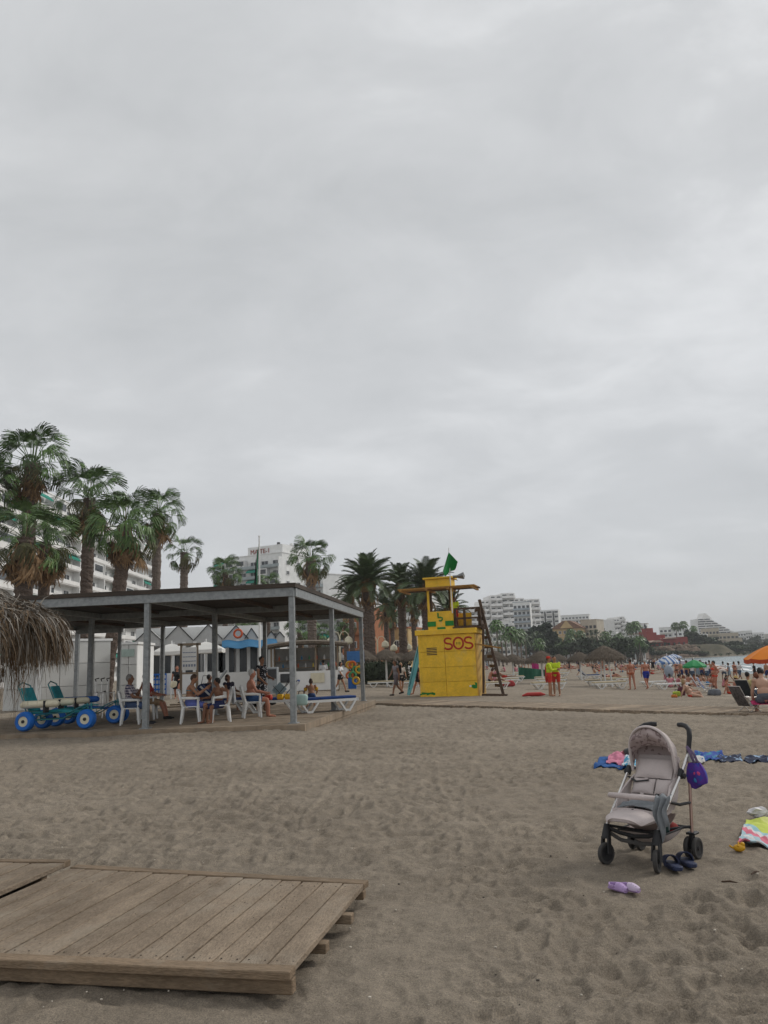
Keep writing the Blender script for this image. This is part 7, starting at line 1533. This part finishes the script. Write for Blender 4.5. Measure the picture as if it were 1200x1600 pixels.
# basket
m = MB(); m.sheet(lambda u, v: (.09 - .37 * u, (2 * v - 1) * .20, .235 - .12 * math.sin(PI * u) ** .6 * math.sin(PI * v) ** .5), 18, 16, .005); bk_ = m.build('basket', M_SBE, sr, smooth=60)
m = MB(); m.tube([(.09, -.2, .237), (-.28, -.2, .237), (-.28, .2, .237), (.09, .2, .237), (.09, -.2, .237)], .008, 6); m.build('basket_rim', M_BLACK, bk_)
tag(MB().ell((0, 0, .05), (.08, .06, .06), 12, 8).build('cloth_bundle', mat('red_bundle', (.24, .03, .025), .9, .3, 15), None, S0 + rotz(SRZ) @ Vector((-.2, .1, .17)), 0, 180), 'small red bundle in the stroller basket', 'cloth')
tag(MB().lathe([(.03, 0), (.034, .02), (.034, .13), (.02, .16), (.02, .18)], 12).build('bottle', mat('dark_green_bottle', (.02, .05, .045), .3), None, S0 + rotz(SRZ) @ Vector((-.05, .14, .2)), 0, 50), 'dark bottle standing in the stroller basket', 'bottle')
# hood
def hood(k, th, wave=0):
    c = Vector((-.235, 0, .66)); a = R(82 + 40 * k); rad = .375 - .06 * k; w_ = .19 - .015 * k * math.sin(th); d = Vector((math.cos(a), 0, math.sin(a)))
    return c + Vector((0, w_ * math.cos(th) * (1 + .10 * math.sin(th)), 0)) + d * (rad * max(0, math.sin(th)) ** .62 * (1 + wave))
hd_o = MB(); hd_o.sheet(lambda u, v: hood(v * .98, PI * u, -.035 * abs(math.sin(v * PI * 2)) ), 36, 18, 0); hd_o.build('hood', M_SBE, sr, smooth=180)
hi = MB(); hi.sheet(lambda u, v: hood(.03 + v * .93, PI * (.015 + .97 * u), -.05 - .045 * abs(math.sin(v * PI * 2 + .4)) - .03 * math.sin(u * 19 + v * 3) * math.sin(PI * v)), 60, 26, 0); hi.build('hood_lining', M_SPR, sr, smooth=180)
m = MB(); m.tube([hood(-.02, PI * i / 36) for i in range(37)], .011, 8, flat=1.6); m.build('hood_rim', M_SBE, sr, smooth=60)
m = MB(); m.sheet(lambda u, v: (hood(.96, PI * (.06 + .88 * u), -.05) + Vector((.0, 0, 0))).lerp(Vector((-.37, .19 * math.cos(PI * (.06 + .88 * u)), .60)), v), 24, 10, 0); m.build('rear_panel', M_SPR, sr, smooth=60)
def visor(u, v):
    th = PI * (.10 + .80 * u); a = hood(.0, th, -.03); c = Vector((-.235, 0, .66)); f = 1 - .50 * v; p = c + (a - c) * f; f2 = math.sin(u * 17 + 2 * v) * math.sin(PI * v)
    return p + Vector((-.05 * v + .05 * math.sin(PI * v) + .018 * f2, .10 * v * math.cos(th), .05 * v - .02 * v * v + .008 * f2))
pad(visor, 56, 18, .004, 'folded_visor', M_SPR)
# bumper bar, harness
m = MB(); m.tube([(.02, -.235, .475), (.12, -.235, .50), (.17, -.20, .515), (.185, -.1, .52), (.19, 0, .52), (.185, .1, .52), (.17, .20, .515), (.12, .235, .50), (.02, .235, .475)], [.012, .016, .020, .021, .021, .021, .020, .016, .012], 12); m.build('bumper_bar', M_SBE, sr, smooth=60)
for s in (-1, 1): m = MB(); m.bar((-.075, s * .07, .44), (-.25, s * .06, .66), .028, .006, (1, 0, 0)); m.build('harness_strap', M_SBE if s < 0 else M_BLACK, sr)
m = MB(); m.tube([(-.21, -.225, .61), (-.15, -.13, .585), (-.165, -.02, .60)], .017, 6, flat=.35); m.build('harness_strap', M_BLACK, sr)
m = MB(); m.tube([(.03, .02, .41), (.13, .0, .43), (.24, -.01, .405), (.28, -.015, .395)], .011, 6, flat=.4); m.ell((.285, -.02, .397), (.028, .02, .01), 10, 6); m.build('crotch_strap', M_BLACK, sr, smooth=60)
# grey garments over the bumper and on the seat
M_GREY = mat('grey_jersey', (.20, .215, .23), .95, .15, 12, .3, 90)
L2W = lambda v: S0 + rotz(SRZ) @ Vector(v)
def drape(u, v):
    x = .185 + .03 * math.sin(v * PI) + .012 * math.sin(u * 15 + v * 3); y = .20 + (.13 - .05 * v) * u + .02 * v + .012 * math.sin(v * 9); z = .545 - .31 * max(0, v - .12) ** 1.0 * (1.0 + .25 * math.sin(u * 6)) - .012 * math.sin(u * 11)
    if v < .12: x = .16 + .03 * v / .12
    return (x + .035 * v, y, z)
tag(MB().sheet(drape, 22, 22, .006).build('grey_garment', M_GREY, None, S0, SRZ, 60), 'grey jersey hanging over the stroller bumper bar', 'garment')
tag(MB().sheet(lambda u, v: (-.05 + .20 * v + .012 * math.sin(u * 14), -.16 + .34 * u, .412 + .03 * abs(math.sin(u * 9 + v * 4)) * math.sin(PI * v) + .03 * math.sin(PI * u)), 26, 14, .006).build('grey_garment', M_GREY, None, S0, SRZ, 60), 'crumpled grey jersey lying on the stroller seat', 'garment')
# purple bag hanging at the handle
pb = thing('drawstring_bag', 'purple patterned drawstring bag hanging on the stroller handle', 'bag', L2W((-.40, .265, .10)), SRZ)
m = MB()
def bagf(u, v): t = 2 * PI * u; w = .085 * (.18 + .82 * math.sin(PI * min(1, v * .62 + .12)) ** .8) if v < .97 else .03; return (.055 * (.3 + .7 * math.sin(PI * min(1, v * .7 + .1))) * math.cos(t) + .01 * math.sin(t * 5), .02 + .02 * v + w * math.sin(t) * (1 - .1 * math.sin(t)), .63 - .19 * v + .02 * math.sin(t) * v)
m.sheet(bagf, 24, 16, 0); m.build('body', checks('purple_print', (.085, .03, .27), (.04, .05, .30), 22, .55, 'blot'), pb, smooth=180)
m = MB(); m.ell((.05, .05, .55), (.008, .03, .02), 10, 6); m.build('pink_print', mat('pink_print', (.55, .07, .2), .8), pb); m = MB(); m.ell((.05, .04, .50), (.008, .022, .022), 10, 6); m.build('blue_print', mat('blue_print', (.05, .25, .55), .8), pb)
for dx in (0, .03): m = MB(); m.tube([(.0, .02 + dx, .62), (.02, .0 + dx, .70), (.01, -.03, .76)], .012, 6, flat=.4); m.build('strap', mat('mauve_strap', (.17, .13, .22), .9), pb)
# small label on the hood side
tag(MB().box((0, 0, 0), (.004, .05, .07)).build('cloth_tag', mat('pale_cloth', (.5, .52, .5), .9), None, L2W((-.40, .25, .77)), SRZ), 'pale cloth tag tied below the stroller handle', 'tag')
# ------------------------------------------------------------------ shoes on the sand
M_NAVYR = mat('navy_rubber', (.022, .03, .07), .6, .2, 12, .2, 60)
def slide(label, a, b):
    a = Vector(a); b = Vector(b); d = (b - a).normalized(); L_ = .275; o = thing('slide_sandal', label, 'sandal', (a.x, a.y, sandz(a.x, a.y) + .006), math.atan2(d.y, d.x), 'navy slide sandals')   # toe at origin, heel +X
    out = [(0.0, 0), (.02, .035), (.06, .052), (.12, .050), (.18, .043), (.24, .042), (.27, .025), (.275, 0), (.27, -.025), (.24, -.040), (.18, -.040), (.12, -.046), (.06, -.046), (.02, -.032)]
    m = MB(); m.prism(out, 0, .032, lambda u, v, w: (u, v, w + .012 * max(0, u - .15) / .12)); m.build('sole', M_NAVYR, o, bevel=.006)
    m = MB(); m.sheet(lambda u, v: (.035 + .095 * v + .012 * math.cos(PI * u), .054 * math.cos(PI * u), .028 + (.052 + .02 * v) * math.sin(PI * u)), 16, 8, .008); m.build('strap', M_NAVYR, o, smooth=60); return o
a = onz(1042, 1349, .02); b = onz(1068, 1368, .02); slide('navy slide sandal nearer the front wheel of the stroller', a, b); a = onz(1065, 1344, .02); b = onz(1089, 1362, .02); slide('navy slide sandal farther from the front wheel of the stroller', a, b)
M_LIL = mat('lilac_rubber', (.40, .27, .50), .55, .08, 10); M_LILP = mat('pale_lilac_rubber', (.52, .42, .56), .55, .08, 10)
def clog(label, p, rz, s):
    o = thing('child_clog', label, 'clog', (p.x, p.y, sandz(p.x, p.y) + .004), rz, 'lilac child clogs')      # toe +X
    m = MB(); prof = [(-.075, .026), (-.04, .03), (0, .031), (.04, .034), (.065, .03)]; m.tube([(x, 0, .016) for x, _ in prof], [w for _, w in prof], 12, flat=.5, up=(0, 0, 1)); m.build('sole', M_LIL, o, smooth=50)
    def upper(u, v): t = PI * u; x = .075 - .085 * v; w = .034 * (1 - .75 * max(0, (x - .045) / .03) ** 2) if x > .045 else .034; return (x, w * math.cos(t), .018 + (.018 + .024 * min(1, v * 1.7)) * math.sin(t) ** .8)
    m = MB(); m.sheet(upper, 14, 8, -.005); up_ = m.build('upper', M_LILP if s else M_LIL, o, smooth=60)
    for k in range(5): MB().ell((.02 + .016 * (k % 3), -.014 + .014 * (k % 2) * 2, .055 - .006 * (k % 3)), (.004, .004, .003), 8, 5).build('vent_hole', mat('vent_dark', (.15, .1, .2), .8), up_)
    m = MB(); m.tube([(-.015, -.033, .035), (-.05, -.036, .036), (-.08, 0, .037), (-.05, .036, .036), (-.015, .033, .035)], .007, 6, flat=1.7); m.build('heel_strap', M_LIL, o, smooth=60)
p = onz(967, 1392, .02); clog('lilac child clog on the left of the pair', p, -.95, 0); p = onz(985, 1393, .02); clog('paler lilac child clog on the right of the pair', p, -.75, 1)
# ------------------------------------------------------------------ towels, clothes and toys
def lay(name, label, cat, corners, m_, bump=.03, nu=26, nv=16, seed=0, th=.012, lift=.0):
    c = [onz(x, y, 0) for x, y in corners]; mid = sum(c, Vector()) / 4; b = MB()
    def fn(u, v):
        p = c[0].lerp(c[1], u).lerp(c[3].lerp(c[2], u), v); e_ = .12 * (mnoise.noise(Vector((u * 5, v * 5, seed))) ); p = p + (c[1] - c[0]) * (e_ * .12) + (c[3] - c[0]) * (e_ * .2 * mnoise.noise(Vector((u * 7, seed, 2))))
        h = abs(mnoise.noise(Vector((p.x * 5, p.y * 5, seed)))) * bump + abs(mnoise.noise(Vector((p.x * 13, p.y * 13, seed + 4)))) * bump * .5 + lift * math.sin(PI * u) * math.sin(PI * v)
        return (p.x - mid.x, p.y - mid.y, sandz(p.x, p.y) + .012 + h)
    b.sheet(fn, nu, nv, -th); me = b.mesh(name, m_, 60)
    return tag(put(name, me, None, (mid.x, mid.y, 0)), label, cat)
M_TB = mat('blue_towel', (.02, .085, .26), .95, .25, 8, .3, 80); M_TPK = mat('pink_cloth', (.55, .20, .28), .95, .15, 14); M_TCY = checks('cyan_white_print', (.08, .33, .5), (.6, .62, .63), 22, .5, 'blot'); M_TDK = checks('dark_beach_print', (.012, .02, .05), (.25, .36, .5), 12, .60, 'blot'); M_TLB = checks('blue_beach_print', (.02, .06, .28), (.03, .20, .30), 14, .58, 'blot')
lay('beach_towel', 'blue towel on the sand left of the stroller', 'towel', ((928, 1202), (1006, 1204), (1004, 1186), (940, 1187)), M_TB, .015, seed=1)
lay('clothes', 'pink garments lying on the blue towel', 'clothes', ((948, 1198), (988, 1198), (990, 1184), (955, 1186)), M_TPK, .09, seed=2, lift=.05)
lay('clothes', 'cyan and white printed cloth beside the pink garments', 'clothes', ((972, 1204), (1004, 1204), (1000, 1189), (976, 1190)), M_TCY, .09, seed=3, lift=.04)
lay('clothes', 'dark red cloth behind the pink garments', 'clothes', ((966, 1192), (1000, 1192), (996, 1183), (972, 1184)), mat('dark_red_cloth', (.14, .02, .03), .95), .08, seed=9, lift=.08)
soft_bag('black bag on the blue towel behind the stroller', onz(992, 1189, .02), (.30, .22, .20), M_BLACK)
lay('beach_towel', 'blue printed towel right behind the stroller', 'towel', ((1084, 1192), (1136, 1188), (1128, 1177), (1086, 1179)), M_TLB, .018, seed=4); lay('beach_towel', 'dark printed towel in the middle of the row behind the stroller', 'towel', ((1118, 1192), (1160, 1191), (1158, 1181), (1124, 1181)), M_TDK, .018, seed=5); lay('beach_towel', 'dark printed towel at the right end of the row', 'towel', ((1162, 1193), (1212, 1192), (1212, 1183), (1168, 1183)), M_TDK, .02, seed=6)
lay('clothes', 'white cloth between the stroller and the blue printed towel', 'clothes', ((1084, 1196), (1102, 1194), (1100, 1186), (1086, 1187)), mat('white_cloth', (.5, .49, .48), .95), .05, seed=7); lay('beach_towel', 'small blue cloth just right of the stroller handle', 'towel', ((1078, 1209), (1098, 1208), (1096, 1199), (1080, 1199)), M_TB, .04, seed=8)
# striped towel at the right edge
M_TST = None
def stripe_towel():
    m, t, p = new_mat('striped_beach_towel'); n = t.nodes; l = t.links; tc = n.new('ShaderNodeTexCoord'); sp_ = n.new('ShaderNodeSeparateXYZ'); l.new(tc.outputs['Object'], sp_.inputs[0])
    mp = n.new('ShaderNodeMath'); mp.operation = 'MULTIPLY_ADD'; mp.inputs[1].default_value = 1.25; mp.inputs[2].default_value = .60; l.new(sp_.outputs['X'], mp.inputs[0]); r = n.new('ShaderNodeValToRGB'); r.color_ramp.interpolation = 'CONSTANT'; l.new(mp.outputs[0], r.inputs[0]); e = r.color_ramp.elements
    cs = [(0, (.55, .14, .2)), (.09, (.36, .5, .55)), (.15, (.62, .62, .62)), (.21, (.36, .5, .55)), (.27, (.6, .16, .22)), (.36, (.62, .58, .58)), (.42, (.30, .5, .55)), (.48, (.48, .55, .10)), (.75, (.60, .62, .2)), (.95, (.48, .55, .10))]
    e[0].position, e[0].color = cs[0][0], (*cs[0][1], 1); e[1].position, e[1].color = cs[-1][0], (*cs[-1][1], 1)
    for q_ in cs[1:-1]: x = e.new(q_[0]); x.color = (*q_[1], 1)
    l.new(r.outputs[0], p.inputs['Base Color']); p.inputs['Roughness'].default_value = .95; return m
lay('beach_towel', 'pink, white, blue and lime striped towel at the right edge', 'towel', ((1154, 1327), (1262, 1330), (1250, 1284), (1166, 1288)), stripe_towel(), .05, 40, 30, 11)
o = thing('toy_boat', 'small yellow toy lying beside the striped towel', 'toy', onz(1156, 1333, .0) + Vector((0, 0, .0))); o.location.z = sandz(o.location.x, o.location.y); m = MB(); m.ell((0, 0, .03), (.05, .035, .03), 12, 7); m.ell((.03, .0, .055), (.02, .02, .02), 8, 6); m.tube([(-.05, 0, .03), (-.075, .01, .05)], .008, 6); m.build('body', mat('toy_yellow', (.6, .32, .01), .45), o, smooth=180); m = MB(); m.tube([(-.02, -.03, .05), (0, 0, .075), (.02, .03, .05)], .006, 6); m.build('handle', mat('toy_yellow', (.6, .32, .01), .45), o)
o = thing('plastic_wrapper', 'crumpled white plastic wrapper on the striped towel', 'wrapper', onz(1186, 1283, .0)); o.location.z = sandz(o.location.x, o.location.y) + .03; m = MB(); m.ell((0, 0, .04), (.11, .07, .05), 10, 7); me = m.mesh('wrapper', mat('white_plastic_film', (.55, .53, .54), .35, .2, 20))
for v_ in me.vertices: v_.co += Vector((mnoise.noise(v_.co * 22), mnoise.noise(v_.co * 22 + Vector((5, 0, 0))), mnoise.noise(v_.co * 22 + Vector((0, 5, 0))))) * .03
put('film', me, o)
for i, (x, y, a, l_) in enumerate(((1141, 1378, -.5, .12), (1181, 1369, .6, .10), (968, 1381, 1.9, .06))):
    p = onz(x, y, 0); m = MB(); m.tube([(-l_ / 2, 0, .006), (0, .006, .012), (l_ / 2, 0, .007)], [.005, .007, .003], 6); tag(m.build('twig', M_DWOOD if i < 2 else M_ST1, None, (p.x, p.y, sandz(p.x, p.y)), a), ('brown twig on the sand right of the sandals', 'thin brown twig near the right edge', 'straw bit above the lilac clogs')[i], 'twig')
# ------------------------------------------------------------------ damp sea air
hm = bpy.data.materials.new('sea_haze'); hm.use_nodes = True; t = hm.node_tree; t.nodes.remove(t.nodes['Principled BSDF']); pv = t.nodes.new('ShaderNodeVolumePrincipled')
pv.inputs['Color'].default_value = (.90, .92, .94, 1); pv.inputs['Density'].default_value = .00032; pv.inputs['Anisotropy'].default_value = .1
t.links.new(pv.outputs[0], t.nodes['Material Output'].inputs['Volume'])
hb = MB().box((0, 2400, 47), (56000, 5600, 106)).build('haze', hm); struct(hb, 'thin grey sea haze over the whole bay', 'stuff')
